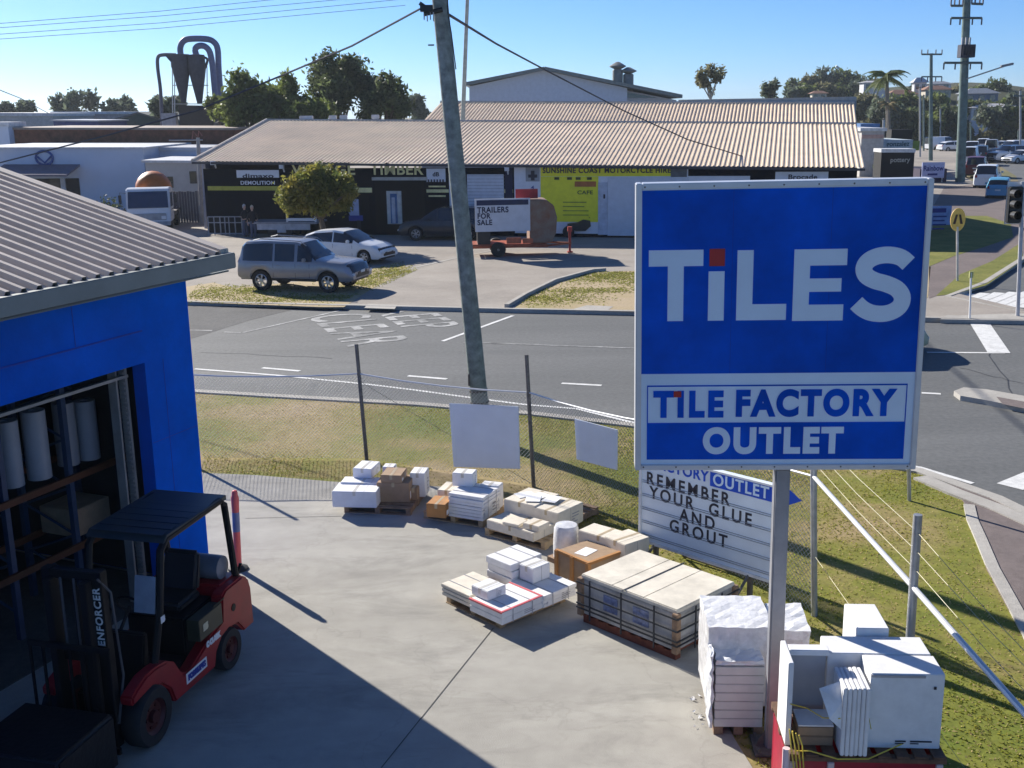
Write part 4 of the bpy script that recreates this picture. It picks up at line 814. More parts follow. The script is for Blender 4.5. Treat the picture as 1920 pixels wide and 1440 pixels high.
for x in (0.3, 0.85): b.bb((x, -e - t * 2, 0.1), (x + 0.022, -e - t, CZ1 - 0.02))
b.build('strap', mat('dark_strap', (0.03, 0.035, 0.045), rough=0.5), cr)
b = B(M_)
for y, w in ((0.98, 0.24), (0.45, 0.26)): b.bb((-0.002, y, 0.30), (0.008, y + w, 0.52))
b.build('film_sheet', mat('blue_film', (0.22, 0.26, 0.42), rough=0.2, var=0.3, scale=12), cr)
# plastic wrapped stack beside the sign post
def crumple(b, x0, y0, z0, x1, y1, z1, n, amp, seed):
    r2 = random.Random(seed); nx, ny, nz = n
    def P(i, j, k):
        r3 = random.Random((i * 73 + j * 31 + k * 17 + seed) % 99991); a = amp * (1 if k > 0 else .3)
        return (x0 + (x1 - x0) * i / nx + r3.uniform(-a, a), y0 + (y1 - y0) * j / ny + r3.uniform(-a, a), z0 + (z1 - z0) * k / nz + (r3.uniform(-a, a) if k else 0))
    def patch(f, A, C):
        vs = [f(i, j) for j in range(C + 1) for i in range(A + 1)]; fs = [(j * (A + 1) + i, j * (A + 1) + i + 1, (j + 1) * (A + 1) + i + 1, (j + 1) * (A + 1) + i) for j in range(C) for i in range(A)]; b.add(vs, fs)
    patch(lambda i, j: P(i, j, nz), nx, ny); patch(lambda i, k: P(i, 0, k), nx, nz); patch(lambda i, k: P(i, ny, k), nx, nz); patch(lambda j, k: P(0, j, k), ny, nz); patch(lambda j, k: P(nx, j, k), ny, nz)
ws = thing('wrapped_stack', 'tall white stack of tiles under torn plastic wrap left of the sign post', 'wrapped stack', (2.16, 11.22, YZ), rz=R(-3)); M_ = wm(ws)
b = B(M_)
for k in range(7): b.bb((0.02 + 0.004 * (k % 2), 0.01, 0.1 + k * 0.105), (0.55, 0.5, 0.2 + k * 0.105))
b.build('tile_layers', mat('tile_grey_white', (0.62, 0.62, 0.61), rough=0.5, var=0.06), ws, bevel=0.006)
b = B(M_); crumple(b, -0.03, 0.3, 0.2, 0.68, 1.15, 1.16, (7, 8, 10), 0.009, 5); b.build('plastic_wrap', wrap, ws)
b = B(M_); crumple(b, -0.035, -0.01, 0.1, 0.0, 0.32, 0.98, (2, 5, 12), 0.016, 9); crumple(b, 0.03, 0.02, 0.845, 0.55, 0.32, 0.90, (7, 4, 2), 0.014, 14); b.build('loose_film', mat('loose_film', (0.68, 0.70, 0.74), rough=0.15, var=0.06, spec=0.7), ws)
b = B(M_)
for x in (0.02, 0.24, 0.46): b.bb((x, 0.02, 0), (x + 0.1, 1.0, 0.098))
b.build('skid', oldply, ws)
ws2 = thing('wrapped_stack', 'second white wrapped stack right behind the sign post', 'wrapped stack', (2.86, 11.55, YZ), rz=R(-6)); M_ = wm(ws2)
b = B(M_); crumple(b, 0.0, 0, 0.12, 0.42, 0.72, 1.1, (5, 8, 10), 0.012, 21); b.build('plastic_wrap', wrap, ws2)
b = B(M_); b.bb((0.02, 0.02, 0.02), (0.4, 0.68, 0.118)); b.build('skid', oldply, ws2)
r4 = random.Random(12)
for i in range(12):
    q = g(1302 + r4.uniform(-4, 28), 1290 + r4.uniform(0, 85), YZ); b = B(); s_ = r4.uniform(0.02, 0.05); vs_ = [(q.x + r4.uniform(-s_, s_), q.y + r4.uniform(-s_, s_), YZ + r4.uniform(0.004, 0.03)) for k in range(5)]; b.add(vs_, [(0, 1, 2), (0, 2, 3), (0, 3, 4)])
    tag(b.build('plastic_scrap', wrap), 'scrap of torn white plastic on the concrete left of the wrapped stack', 'scrap', 'plastic scraps by the wrapped stack')
# red stand at the lower right with pallet and cartons on edge
rs = thing('steel_stand', 'red steel stand at the lower right carrying an old pallet', 'stand', (2.555, 9.475, YZ), rz=R(-4)); M_ = wm(rs)
redp = mat('stand_red', (0.36, 0.012, 0.04), rough=0.45, var=0.12, scale=5, dirt=0.2)
b = B(M_); b.bb((0, 0.02, 0.12), (1.42, 0.08, 0.775)); b.bb((0.0, 0.85, 0.12), (1.42, 0.9, 0.775)); b.bb((0.0, 0.08, 0.12), (0.05, 0.85, 0.775)); b.bb((1.37, 0.08, 0.12), (1.42, 0.85, 0.775)); b.build('panel', redp, rs, bevel=0.01)
b = B(M_)
for x in (0.0, 0.36, 1.36): b.bb((x, -0.03, 0), (x + 0.06, 0.018, 0.783))
b.build('upright', mat('stand_pale', (0.62, 0.5, 0.5), rough=0.5), rs, bevel=0.006)
b = B(M_); b.tube([(-0.03, -0.02, 0.0), (-0.03, -0.02, 0.92)], 0.035, 8); b.build('corner_tube', mat('pinkish_white', (0.75, 0.6, 0.62), rough=0.4), rs)
b = B(M_); b.bb((0.45, -0.05, 0.52), (0.72, -0.031, 0.62)); b.build('plate', sign_w, rs)
PZ = YZ + 0.785
op = thing('pallet', 'old dark pallet on top of the red steel stand', 'pallet', (2.537, 9.455, PZ), R(-4), 'timber pallets along the fence'); M_ = wm(op)
dkt = mat('dark_old_timber', (0.17, 0.095, 0.06), rough=0.85, var=0.25, scale=9, dirt=0.3)
for k in range(9): x = k * 0.168; B(M_).bb((x, 0, 0.05), (x + 0.12, 0.98, 0.07)).build('deck_board', dkt, op, bevel=0.003)
for k in range(3): y = k * 0.445; B(M_).bb((0, y, 0.0), (1.47, y + 0.09, 0.048)).build('bearer', dkt, op, bevel=0.004)
TZ = PZ + 0.072
def onstand(label, x0, y0, x1, y1, z0, z1, m, name='tile_carton', parts=1, ax='x', gap=0.004, cat='carton', rz=R(-4)):
    o = thing(name, label, cat, (2.537, 9.455, TZ), rz, 'cartons on the red stand'); M_ = wm(o); b = B(M_)
    for k in range(parts):
        if ax == 'x': b.bb((x0 + (x1 - x0) * k / parts + gap / 2, y0 + rndc.uniform(0, .01), z0), (x0 + (x1 - x0) * (k + 1) / parts - gap / 2, y1, z1 - rndc.uniform(0, .012)))
        else: b.bb((x0, y0, z0 + (z1 - z0) * k / parts), (x1, y1, z0 + (z1 - z0) * (k + 1) / parts - gap))
    b.build('box', m, o, bevel=0.007); return o, M_
o, M_ = onstand('big white carton standing on edge at the right of the red stand', 0.76, 0.14, 1.44, 0.52, 0.0, 0.78, carton_w)
b = B(M_)
for x in (1.02, 1.16): b.bb((x, 0.1375, 0.07), (x + 0.1 + 0.1 * (x > 1.1), 0.1395, 0.085)); b.bb((x, 0.1375, 0.05), (x + 0.08, 0.1395, 0.06))
b.bb((1.34, 0.1375, 0.62), (1.365, 0.1395, 0.65)); b.build('printed_marks', ink, o)
B(M_).bb((0.76, 0.1365, 0.735), (1.26, 0.1395, 0.76)).build('edge_tear', mat('torn_edge', (0.42, 0.4, 0.4)), o)
o, M_ = onstand('upright bundle of white tile sheets at the front of the red stand', 0.48, -0.02, 0.73, 0.42, -0.0, 0.70, carton_w, name='tile_bundle', parts=6, cat='tile bundle')
b = B(M_); b.add([(0.475, 0.0, 0.55), (0.475, 0.12, 0.70), (0.27, 0.05, 0.66), (0.36, -0.04, 0.40), (0.475, -0.02, 0.28)], [(0, 1, 2, 3), (0, 3, 4)]); b.build('torn_flap', mat('torn_white', (0.80, 0.80, 0.80), rough=0.7), o)
o, M_ = onstand('open white carton with grey inside at the left rear of the red stand', 0.055, 0.55, 0.435, 0.62, 0.1, 0.83, mat('grey_card', (0.42, 0.42, 0.44), rough=0.7, var=0.05))
b = B(M_); b.bb((0.0, 0.15, 0.0), (0.05, 0.62, 0.86)); b.bb((0.055, 0.42, 0.80), (0.43, 0.545, 0.86)); b.build('side_flap', carton_w, o, bevel=0.006)
onstand('white carton lying across the rear of the red stand, under the post shadow', 0.44, 0.526, 1.42, 0.90, 0.0, 0.78, carton_w)
o, M_ = onstand('narrow white carton standing upright behind the big white carton', 0.80, 0.92, 1.12, 1.50, -0.75, 0.86, carton_w)
o, M_ = onstand('small brown carton with white top at the left of the red stand', 0.12, 0.16, 0.45, 0.46, 0.0, 0.20, carton_b, parts=2, ax='z'); B(M_).bb((0.12, 0.16, 0.2), (0.45, 0.46, 0.215)).build('white_lid', carton_w, o)
ys = mat('yellow_strap', (0.72, 0.55, 0.08), rough=0.4)
o = thing('yellow_strap', 'loose yellow strapping tied around the cartons on the red stand', 'strap', (2.537, 9.455, TZ), R(-4)); M_ = wm(o); b = B(M_)
b.tube([(0.03, 0.13, 0.45), (0.2, 0.2, 0.37), (0.33, 0.1, 0.33), (0.46, -0.03, 0.4)], 0.006, 5); b.tube([(0.03, -0.01, 0.25), (0.07, -0.02, 0.05), (0.2, -0.03, 0.06), (0.46, -0.03, -0.02), (0.74, -0.03, -0.01), (1.1, 0.15, 0.05), (1.45, 0.19, 0.10)], 0.007, 5)
b.tube([(0.745, -0.03, 0.30), (0.77, 0.19, 0.33), (1.45, 0.19, 0.40)], 0.005, 5)
for k in range(4): b.tube([(0.0 + 0.03 * k, -0.03, 0.28 - 0.02 * k), (0.02 + 0.035 * k, -0.04, 0.12), (0.06 + 0.03 * k, -0.03, -0.14)], 0.007, 5)
b.build('strap', ys, o)
# ---------------------------------------------------------------- vehicles
def interp(pts, x):
    if x <= pts[0][0]: return pts[0][1]
    for (a, b_), (c, d_) in zip(pts, pts[1:]):
        if x <= c: t = (x - a) / (c - a); t2 = t; return b_ + (d_ - b_) * t2
    return pts[-1][1]
def vehicle(name, label, cat, loc, rz, L, Wd, top, belt, wheels, wr, sill, glass_x, pillars, paint, group=None, bumper=None, rails=False, seed=0, detail=True):
    """lofted car body. x forward. top/belt: (x, z) polylines; glass between glass_x minus pillars"""
    o = thing(name, label, cat, loc, rz, group); M_ = wm(o); hw = Wd / 2
    xs = sorted(set([round(-L / 2 + L * i / 56, 4) for i in range(57)] + [round(p[0], 4) for p in top] + [round(w + s * wr * 1.16, 3) for w in wheels for s in (-1, 1)]))
    rows = []; info = []
    for x in xs:
        t = interp(top, x); bl = min(interp(belt, x), t - 0.02); lo = sill; e = abs(2 * x / L)
        for w in wheels:
            ra = wr * 1.16
            if abs(x - w) < ra: lo = max(lo, wr + math.sqrt(max(0, ra * ra - (x - w) ** 2)) * 0.96)
        if e > 0.93: lo = max(lo, sill + (e - 0.93) * 1.2)
        W2 = hw * (1 - 0.13 * max(0, (e - 0.62) / 0.38) ** 2.2); cab = max(0, min(1, (t - bl) / 0.35)); wt = W2 * (0.97 - 0.19 * cab)
        mid = lo + (bl - lo) * 0.55
        rows.append([(W2 * .95, lo), (W2 * 1.0, lo + (mid - lo) * .35), (W2, mid), (W2 * .985, bl - 0.07), (W2 * .955, bl), (wt + 0.015, t - 0.05 - 0.04 * cab), (wt - 0.06, t - 0.008), (wt * 0.5, t + 0.012), (0, t + 0.018)]); info.append((t, bl, cab))
    bb_, gl, ws_ = B(M_), B(M_), B(M_); ny = 9
    def V(i, r, s): return (xs[i], s * rows[i][r][0], rows[i][r][1])
    for i in range(len(xs) - 1):
        xm = (xs[i] + xs[i + 1]) / 2; slope_ = abs((info[i + 1][0] - info[i][0]) / (xs[i + 1] - xs[i])); capm = min(info[i][2], info[i + 1][2]); anyc = max(info[i][2], info[i + 1][2])
        for s in (1, -1):
            for r in range(ny - 1):
                tgt = bb_
                if r == 4 and capm > 0.55 and glass_x[0] < xm < glass_x[1] and not any(abs(xm - p) < 0.05 for p in pillars): tgt = gl
                if r >= 5 and anyc > 0.25 and slope_ > 0.36: tgt = ws_
                q = [V(i, r, s), V(i + 1, r, s), V(i + 1, r + 1, s), V(i, r + 1, s)]; tgt.add(q if s > 0 else q[::-1], [(0, 1, 2, 3)])
    for i in (0, len(xs) - 1):
        for s in (1, -1):
            for r in range(ny - 1): bb_.add([V(i, r, s), V(i, r + 1, s), (xs[i], 0, rows[i][r + 1][1]), (xs[i], 0, rows[i][r][1])], [(0, 1, 2, 3)])
    def weld(b, n_, m):
        ob = b.build(n_, m, o, smooth=False); bm = bmesh.new(); bm.from_mesh(ob.data); bmesh.ops.remove_doubles(bm, verts=bm.verts, dist=0.002); bmesh.ops.recalc_face_normals(bm, faces=bm.faces)
        for f in bm.faces: f.smooth = True
        bm.to_mesh(ob.data); bm.free(); ob.data.set_sharp_from_angle(angle=R(38)); return ob
    weld(bb_, 'body', paint)
    gm = glass('car_glass')
    if gl.v: weld(gl, 'side_window', gm)
    if ws_.v: weld(ws_, 'windscreen', gm)
    B(M_).bb((-L / 2 + 0.1, -hw * .8, sill - 0.03), (L / 2 - 0.12, hw * .8, sill + 0.5)).build('underbody', blackp, o)
    alloy = mat('alloy', (0.50, 0.51, 0.53), rough=0.3, metal=0.7, var=0.05)
    for w in wheels:
        for s in (1, -1):
            y = s * (hw - 0.13)
            tw = B(M_).lathe([(wr * .66, -.1), (wr * .95, -.11), (wr, -.08), (wr, .08), (wr * .95, .11), (wr * .66, .1)], (w, y, wr), 24, 'y', caps=False).build('wheel', black, o, smooth=True)
            if detail:
                rb = B(M_); rb.lathe([(wr * .67, -s * .09), (wr * .67, s * .09), (wr * .6, s * .1), (wr * .56, s * .05)], (w, y, wr), 20, 'y', caps=False)
                for k in range(6):
                    a = k * math.pi / 3 + .3; rb.hexa([(w + math.cos(a + d_) * rr * wr, y + s * .055, wr + math.sin(a + d_) * rr * wr) for d_, rr in ((-.35, .14), (-.16, .62), (.16, .62), (.35, .14))], [(w + math.cos(a + d_) * rr * wr, y + s * .095, wr + math.sin(a + d_) * rr * wr) for d_, rr in ((-.35, .14), (-.16, .62), (.16, .62), (.35, .14))])
                rb.lathe([(wr * .2, s * .05), (wr * .2, s * .1), (0.01, s * .105)], (w, y, wr), 12, 'y'); rb.build('rim', alloy, tw, smooth=False)
    if detail:
        fx = L / 2; zt_ = interp(belt, fx - 0.1) - 0.02; zr_ = interp(belt, -fx + .1)
        lamp = mat('headlamp', (0.7, 0.72, 0.75), rough=0.1, var=0.05); tail = mat('tail_lamp', (0.35, 0.01, 0.01), rough=0.15)
        for s in (1, -1):
            B(M_).box((fx - 0.10, s * hw * .68, zt_ - .12), (0.2, hw * .38, 0.13), rot=Matrix.Rotation(s * -0.25, 3, 'Z')).build('headlight', lamp, o, bevel=0.03, smooth=True)
            B(M_).box((-fx + 0.06, s * hw * .74, zr_ - .12), (0.12, hw * .2, 0.22)).build('tail_light', tail, o, bevel=0.02)
            xm = glass_x[1] - 0.28; b = B(M_); b.box((xm, s * (hw + .09), interp(belt, xm) + .08), (0.12, 0.2, 0.15)); b.build('door_mirror', paint if not bumper else blackp, o, bevel=0.03, smooth=True)
        b = B(M_); b.bb((fx - 0.04, -hw * .42, zt_ - .22), (fx + 0.012, hw * .42, zt_ - .05)); b.bb((fx - 0.05, -hw * .6, sill + .12), (fx + 0.006, hw * .6, sill + .26)); b.build('grille', blackp, o, bevel=0.01)
        b = B(M_); b.bb((fx + .013, -.19, sill + .28), (fx + .02, .19, sill + .38)); b.bb((-fx - .02, -.19, zr_ - .33), (-fx - .008, .19, zr_ - .23)); b.build('number_plate', mat('plate_white', (0.7, 0.7, 0.66)), o)
        b = B(M_)
        for p in pillars[:2]:
            for s in (1, -1): b.bb((p + .12, s * (hw * .995 + .004) - .01, interp(belt, p) - .17), (p + .28, s * (hw * .995 + .004) + .01, interp(belt, p) - .14))
        if b.v: b.build('door_handle', paint, o)
    if detail:
        b = B(M_)
        for p in list(pillars) + [glass_x[1] - 0.12]:
            bz = interp(belt, p)
            for s in (1, -1): b.hexa([(p - .006, s * (hw * .955), sill + .12), (p + .006, s * (hw * .955), sill + .12), (p + .006, s * (hw * 1.004), sill + .12), (p - .006, s * (hw * 1.004), sill + .12)], [(p - .006, s * (hw * .94), bz - .08), (p + .006, s * (hw * .94), bz - .08), (p + .006, s * (hw * .992), bz - .08), (p - .006, s * (hw * .992), bz - .08)])
        b.build('door_gap', blackp, o)
        b = B(M_)
        for s in (1, -1): b.bb((wheels[0] + wr * 1.2, s * hw * .99 - .02, sill - .02), (wheels[1] - wr * 1.2, s * hw * .99 + .02, sill + .08))
        b.build('side_sill', blackp, o, bevel=0.01)
    if rails:
        b = B(M_)
        for s in (1, -1): b.tube([(-L * .36, s * hw * .72, interp(top, -L * .36) + .03), (-L * .3, s * hw * .72, interp(top, -1) + .07), (L * .05, s * hw * .72, interp(top, .2) + .06), (L * .1, s * hw * .72, interp(top, .4) + .02)], 0.02, 6)
        b.build('roof_rail', steel, o)
    return o
SUV_TOP = [(-2.48, 0.95), (-2.44, 1.2), (-2.30, 1.72), (-2.1, 1.88), (-1.2, 1.93), (0.05, 1.91), (0.28, 1.85), (0.95, 1.27), (1.15, 1.22), (2.1, 1.14), (2.32, 1.05), (2.48, 0.78)]
SUV_BELT = [(-2.48, 1.16), (0.9, 1.18), (1.15, 1.16), (2.2, 1.05), (2.48, 0.74)]
SED_TOP = [(-2.2, 0.80), (-2.16, 1.0), (-1.75, 1.28), (-1.3, 1.42), (-0.3, 1.50), (0.25, 1.44), (1.15, 0.98), (1.75, 0.86), (2.1, 0.72), (2.2, 0.56)]
SED_BELT = [(-2.2, 0.98), (-1.0, 0.98), (1.0, 0.93), (1.8, 0.82), (2.2, 0.56)]
HAT_TOP = [(-1.95, 0.85), (-1.92, 1.0), (-1.72, 1.42), (-1.4, 1.52), (-0.2, 1.55), (0.3, 1.48), (1.0, 1.02), (1.6, 0.92), (1.9, 0.74), (1.95, 0.58)]
HAT_BELT = [(-1.95, 1.0), (1.0, 0.96), (1.6, 0.88), (1.95, 0.56)]
VAN_TOP = [(-2.4, 1.0), (-2.38, 1.9), (-2.2, 2.02), (1.0, 2.02), (1.4, 1.9), (2.05, 1.15), (2.3, 1.0), (2.4, 0.6)]
VAN_BELT = [(-2.4, 1.15), (1.8, 1.15), (2.2, 1.0), (2.4, 0.6)]
def rzv(a, b_): return math.atan2((b_ - a).y, (b_ - a).x)
silver = mat('suv_grey_paint', (0.32, 0.32, 0.335), rough=0.25, metal=0.35, var=0.06, scale=1)
wpaint = mat('white_car_paint', (0.72, 0.74, 0.76), rough=0.25, var=0.03, spec=0.6)
dgrey = mat('dark_car_paint', (0.035, 0.037, 0.045), rough=0.2, var=0.08, spec=0.6)
lblue = mat('light_blue_paint', (0.10, 0.32, 0.50), rough=0.3, var=0.05)
cream_p = mat('cream_paint', (0.55, 0.52, 0.34), rough=0.35, var=0.05)
maroon = mat('maroon_paint', (0.12, 0.015, 0.02), rough=0.3, var=0.05)
a, b_ = g(490, 545, FZ), g(637, 548, FZ); rz = rzv(a, b_) - 0.08; mid = a.lerp(b_, 0.5) + Vector((-math.sin(rz), math.cos(rz), 0)) * 0.86
vehicle('suv', 'grey four wheel drive wagon parked on the verge at the far kerb', 'car', (mid.x - .18, mid.y, FZ), rz, 4.96, 1.97, SUV_TOP, SUV_BELT, (-1.42, 1.44), 0.40, 0.44, (-2.2, 0.82), (-0.85, 0.10), silver, rails=True)
q = g(660, 494, FZ); vehicle('sedan', 'white rounded sedan parked behind the grey wagon', 'car', (q.x - 0.3, q.y + 0.9, FZ), R(-24), 4.45, 1.76, SED_TOP, SED_BELT, (-1.3, 1.36), 0.32, 0.24, (-1.75, 0.9), (-0.25,), wpaint)
q = g(815, 452, FZ); vehicle('sedan', 'dark wagon parked in shade left of the timber pole by the building', 'car', (q.x + 0.5, q.y + 1.0, FZ), R(172), 4.8, 1.85, [(-2.4, 0.9), (-2.3, 1.5), (-1.9, 1.72), (0.0, 1.74), (0.35, 1.66), (1.2, 1.12), (2.0, 1.0), (2.3, 0.85), (2.4, 0.6)], [(-2.4, 1.08), (1.0, 1.06), (2.0, 0.95), (2.4, 0.6)], (-1.4, 1.42), 0.36, 0.28, (-2.0, 0.95), (-0.6, 0.2), dgrey)
q = g(1752, 668); vehicle('sedan', 'cream car whose nose shows right of the big sign on the road', 'car', (q.x - 2.3, q.y + 1.0, 0), R(-4), 4.4, 1.75, SED_TOP, SED_BELT, (-1.3, 1.36), 0.32, 0.24, (-1.75, 0.9), (-0.25,), cream_p)
# side street cars: (pixel of nearest wheel line, depth heading, kind)
SG = 'cars parked along the side street'
sdir = R(66)
def streetcar(px_, py_, kind, paint, label, rz=sdir, name='parked_car'):
    q = g(px_, py_); t_, b2, L, wd, wh_, wr = {'hat': (HAT_TOP, HAT_BELT, 3.9, 1.7, (-1.2, 1.22), 0.31), 'suv': (SUV_TOP, SUV_BELT, 4.96, 1.95, (-1.42, 1.44), 0.38), 'sed': (SED_TOP, SED_BELT, 4.4, 1.75, (-1.3, 1.36), 0.32), 'van': (VAN_TOP, VAN_BELT, 4.8, 1.85, (-1.45, 1.5), 0.34)}[kind]
    gx = {'hat': (-1.6, 0.85), 'suv': (-2.2, 0.98), 'sed': (-1.75, 0.9), 'van': (0.2, 1.7)}[kind]
    return vehicle(name, label, 'car', (q.x, q.y, 0.01), rz, L, wd, t_, b2, wh_, wr, 0.26, gx, (-0.3,), paint, group=SG, detail=q.y < 170)
streetcar(1872, 372, 'hat', lblue, 'light blue hatchback nearest on the side street, seen from behind', R(64))
streetcar(1850, 352, 'suv', wpaint, 'white wagon parked directly ahead of the light blue hatchback', R(64))
streetcar(1830, 331, 'suv', maroon, 'dark red car ahead of the white wagon beside the street pole', R(64))
streetcar(1818, 309, 'van', wpaint, 'white van parked beyond the street pole facing away', R(64)); streetcar(1838, 303, 'suv', dgrey, 'dark truck like wagon in the lane beyond the white van', R(64))
streetcar(1868, 301, 'sed', dgrey, 'dark sedan at the left end of the row across the side street', R(200)); streetcar(1888, 303, 'suv', wpaint, 'white wagon in the middle of the row across the side street', R(200)); streetcar(1912, 306, 'sed', wpaint, 'white sedan at the right end of the row across the side street', R(205))
streetcar(1762, 282, 'van', wpaint, 'white van left of the street pole among the far parked cars', R(20)); streetcar(1785, 284, 'sed', wpaint, 'white sedan close left of the street pole, far away', R(15)); streetcar(1843, 285, 'suv', wpaint, 'small white wagon far up the side street', R(66)); streetcar(1858, 290, 'van', mat('grey_van', (0.3, 0.31, 0.33), rough=0.35), 'small grey van far up the side street', R(66))
streetcar(1800, 283, 'sed', mat('street_silver', (0.4, 0.41, 0.43), rough=0.3), 'silver sedan just right of the street pole at the far kerb', R(15)); streetcar(1905, 292, 'van', wpaint, 'white van at the right picture edge beyond the parked row', R(200)); streetcar(1822, 292, 'suv', wpaint, 'white four wheel drive beyond the dark wagon on the side street', R(66)); streetcar(1875, 284, 'sed', wpaint, 'tiny white sedan at the far end of the side street', R(200))
streetcar(1640, 331, 'hat', wpaint, 'white hatchback parked beside the right end of the timber building', R(250)); streetcar(1636, 312, 'sed', wpaint, 'white sedan behind the hatchback beside the timber building', R(250))
# truck at the left with white cab
q = g(276, 436, FZ)
tk = thing('truck', 'white cab over truck with dark windscreen standing left of the timber building', 'truck', (q.x, q.y + 1.0, FZ), R(-80)); M_ = wm(tk); wtr = mat('truck_white', (0.68, 0.70, 0.73), rough=0.35, var=0.04)
B(M_).prism([(-0.9, 0.6), (-0.9, 2.55), (0.3, 2.6), (0.6, 2.5), (0.85, 1.35), (0.9, 0.55), (-0.2, 0.55)], -1.25, 1.25, 'xz').build('cab', wtr, tk, bevel=0.06, smooth=True)
b = B(M_); b.hexa([(0.60, -1.12, 2.36), (0.60, 1.12, 2.36), (0.86, 1.15, 1.42), (0.86, -1.15, 1.42)], [(0.66, -1.12, 2.38), (0.66, 1.12, 2.38), (0.91, 1.15, 1.43), (0.91, -1.15, 1.43)]); b.build('windscreen', glass('truck_glass', (0.012, 0.02, 0.06)), tk)
b = B(M_)
for s in (1, -1): b.hexa([(-0.5, s * 1.251, 1.45), (0.66, s * 1.251, 1.45), (0.48, s * 1.251, 2.25), (-0.5, s * 1.251, 2.25)], [(-0.5, s * 1.262, 1.45), (0.66, s * 1.262, 1.45), (0.48, s * 1.262, 2.25), (-0.5, s * 1.262, 2.25)])
b.build('side_window', glass('truck_glass'), tk)
b = B(M_); b.bb((0.88, -1.0, 0.7), (0.93, 1.0, 1.1)); b.bb((0.6, -1.2, 0.38), (0.98, 1.2, 0.62)); b.build('bumper', mat('truck_bumper', (0.35, 0.36, 0.38)), tk, bevel=0.03)
for s in (1, -1): B(M_).box((0.93, s * 0.85, 0.85), (0.06, 0.28, 0.2)).build('headlight', mat('headlamp', (0.7, 0.72, 0.75)), tk, bevel=0.02)
for s in (1, -1):
    b = B(M_); b.tube([(0.6, s * 1.25, 2.3), (0.75, s * 1.55, 2.35), (0.75, s * 1.6, 1.5), (0.75, s * 1.3, 1.3)], 0.02, 6); b.box((0.72, s * 1.58, 1.95), (0.08, 0.16, 0.5)); b.build('mirror', blackp, tk)
    for x in (0.15, -3.4): B(M_).lathe([(0.25, -.14), (0.46, -.14), (0.48, 0), (0.46, .14), (0.25, .14)], (x, s * 1.08, 0.48), 18, 'y').build('wheel', black, tk, smooth=True)
B(M_).bb((-5.0, -1.2, 0.75), (-0.95, 1.2, 0.98)).build('tray', dark_steel, tk)
B(M_).lathe([(0.1, -4.2), (0.55, -4.1), (0.95, -3.2), (1.1, -2.3), (0.9, -1.5), (0.5, -1.2), (0.05, -1.15)], (0, 0, 2.35), 20, 'x').build('mixer_drum', mat('drum_orange', (0.42, 0.12, 0.02), rough=0.5, var=0.1), tk, smooth=True)
# flat bed trailer left of the street tree
q = g(545, 441, FZ)
ft = thing('flatbed_trailer', 'low flatbed trailer with white frame parked in front of the black shop wall', 'trailer', (q.x, q.y - 0.6, FZ), R(-10)); M_ = wm(ft)
b = B(M_); b.bb((-2.0, -0.9, 0.78), (2.0, 0.9, 0.88)); b.build('deck', mat('trailer_deck', (0.30, 0.30, 0.32), rough=0.5), ft); b = B(M_); b.bb((-1.5, -0.86, 0.45), (1.6, -0.8, 0.77)); b.bb((-0.3, -0.9, 0.3), (0.2, -0.86, 0.7)); b.build('side_rail', mat('trailer_white', (0.5, 0.5, 0.53)), ft)
b = B(M_)
for x in (0.3, 1.95): b.bb((x - 0.05, -0.88, 0.89), (x + 0.05, -0.8, 2.0))
b.bb((0.3, -0.89, 0.95), (1.95, -0.8, 1.1)); b.bb((0.3, -0.89, 1.9), (1.95, -0.8, 2.0)); b.build('head_board', wtr, ft)
for s in (1, -1):
    for x in (-0.6, 0.25): B(M_).lathe([(0.15, -.1), (0.3, -.1), (0.32, 0), (0.3, .1), (0.15, .1)], (x, s * 0.72, 0.32), 16, 'y').build('wheel', black, ft, smooth=True)
# sign trailer with rusty box
q = g(930, 482, FZ)
tr = thing('sign_trailer', 'orange framed trailer carrying a rusty curved box and a white trailers for sale board', 'trailer', (q.x, q.y + 0.85, FZ), R(4)); M_ = wm(tr)
orange = mat('trailer_orange', (0.40, 0.09, 0.035), rough=0.55, var=0.2, dirt=0.3); rust = mat('rusty_steel', (0.25, 0.20, 0.16), rough=0.8, var=0.25, scale=2.5, col2=(0.22, 0.09, 0.045), dirt=0.4)
b = B(M_)
for s in (1, -1): b.bb((-1.3, s * 0.85 - .04, 0.42), (2.4, s * 0.85 + .04, 0.55)); b.tube([(2.4, s * 0.8, 0.48), (3.6, 0, 0.48)], 0.05, 6)
b.bb((-1.3, -0.85, 0.44), (-1.2, 0.85, 0.54)); b.bb((2.3, -0.85, 0.44), (2.4, 0.85, 0.54)); b.bb((-1.2, -0.8, 0.55), (2.3, 0.8, 0.6)); b.build('chassis', orange, tr)
b = B(M_); b.bb((0.45, -0.9, 0.62), (1.15, -0.82, 0.9)); b.bb((1.2, -0.9, 0.62), (1.7, -0.82, 0.85)); b.build('side_box', mat('orange_box', (0.5, 0.13, 0.06), rough=0.5, var=0.2), tr, bevel=0.02)
for s in (1, -1):
    t2 = B(M_).lathe([(0.2, -.1), (0.34, -.1), (0.36, 0), (0.34, .1), (0.2, .1)], (0.05, s * 0.95, 0.36), 18, 'y').build('wheel', black, tr, smooth=True); B(M_).lathe([(0.2, s * .08), (0.12, s * .05), (0.06, s * .1), (0.01, s * .1)], (0.05, s * 0.95, 0.36), 14, 'y').build('rim', steel, t2)
prof = [(1.55, 0.62), (1.55, 2.62), (2.35, 2.62), (2.7, 2.35), (2.85, 1.8), (2.8, 1.1), (2.6, 0.62)]
B(M_).prism(prof, -0.85, 0.85, 'xz').build('rusty_box', rust, tr, bevel=0.04)
B(M_).bb((-1.0, -0.86, 1.2), (1.58, -0.78, 2.72)).build('sale_board', mat('board_white', (0.55, 0.57, 0.62), rough=0.5, var=0.05), tr)
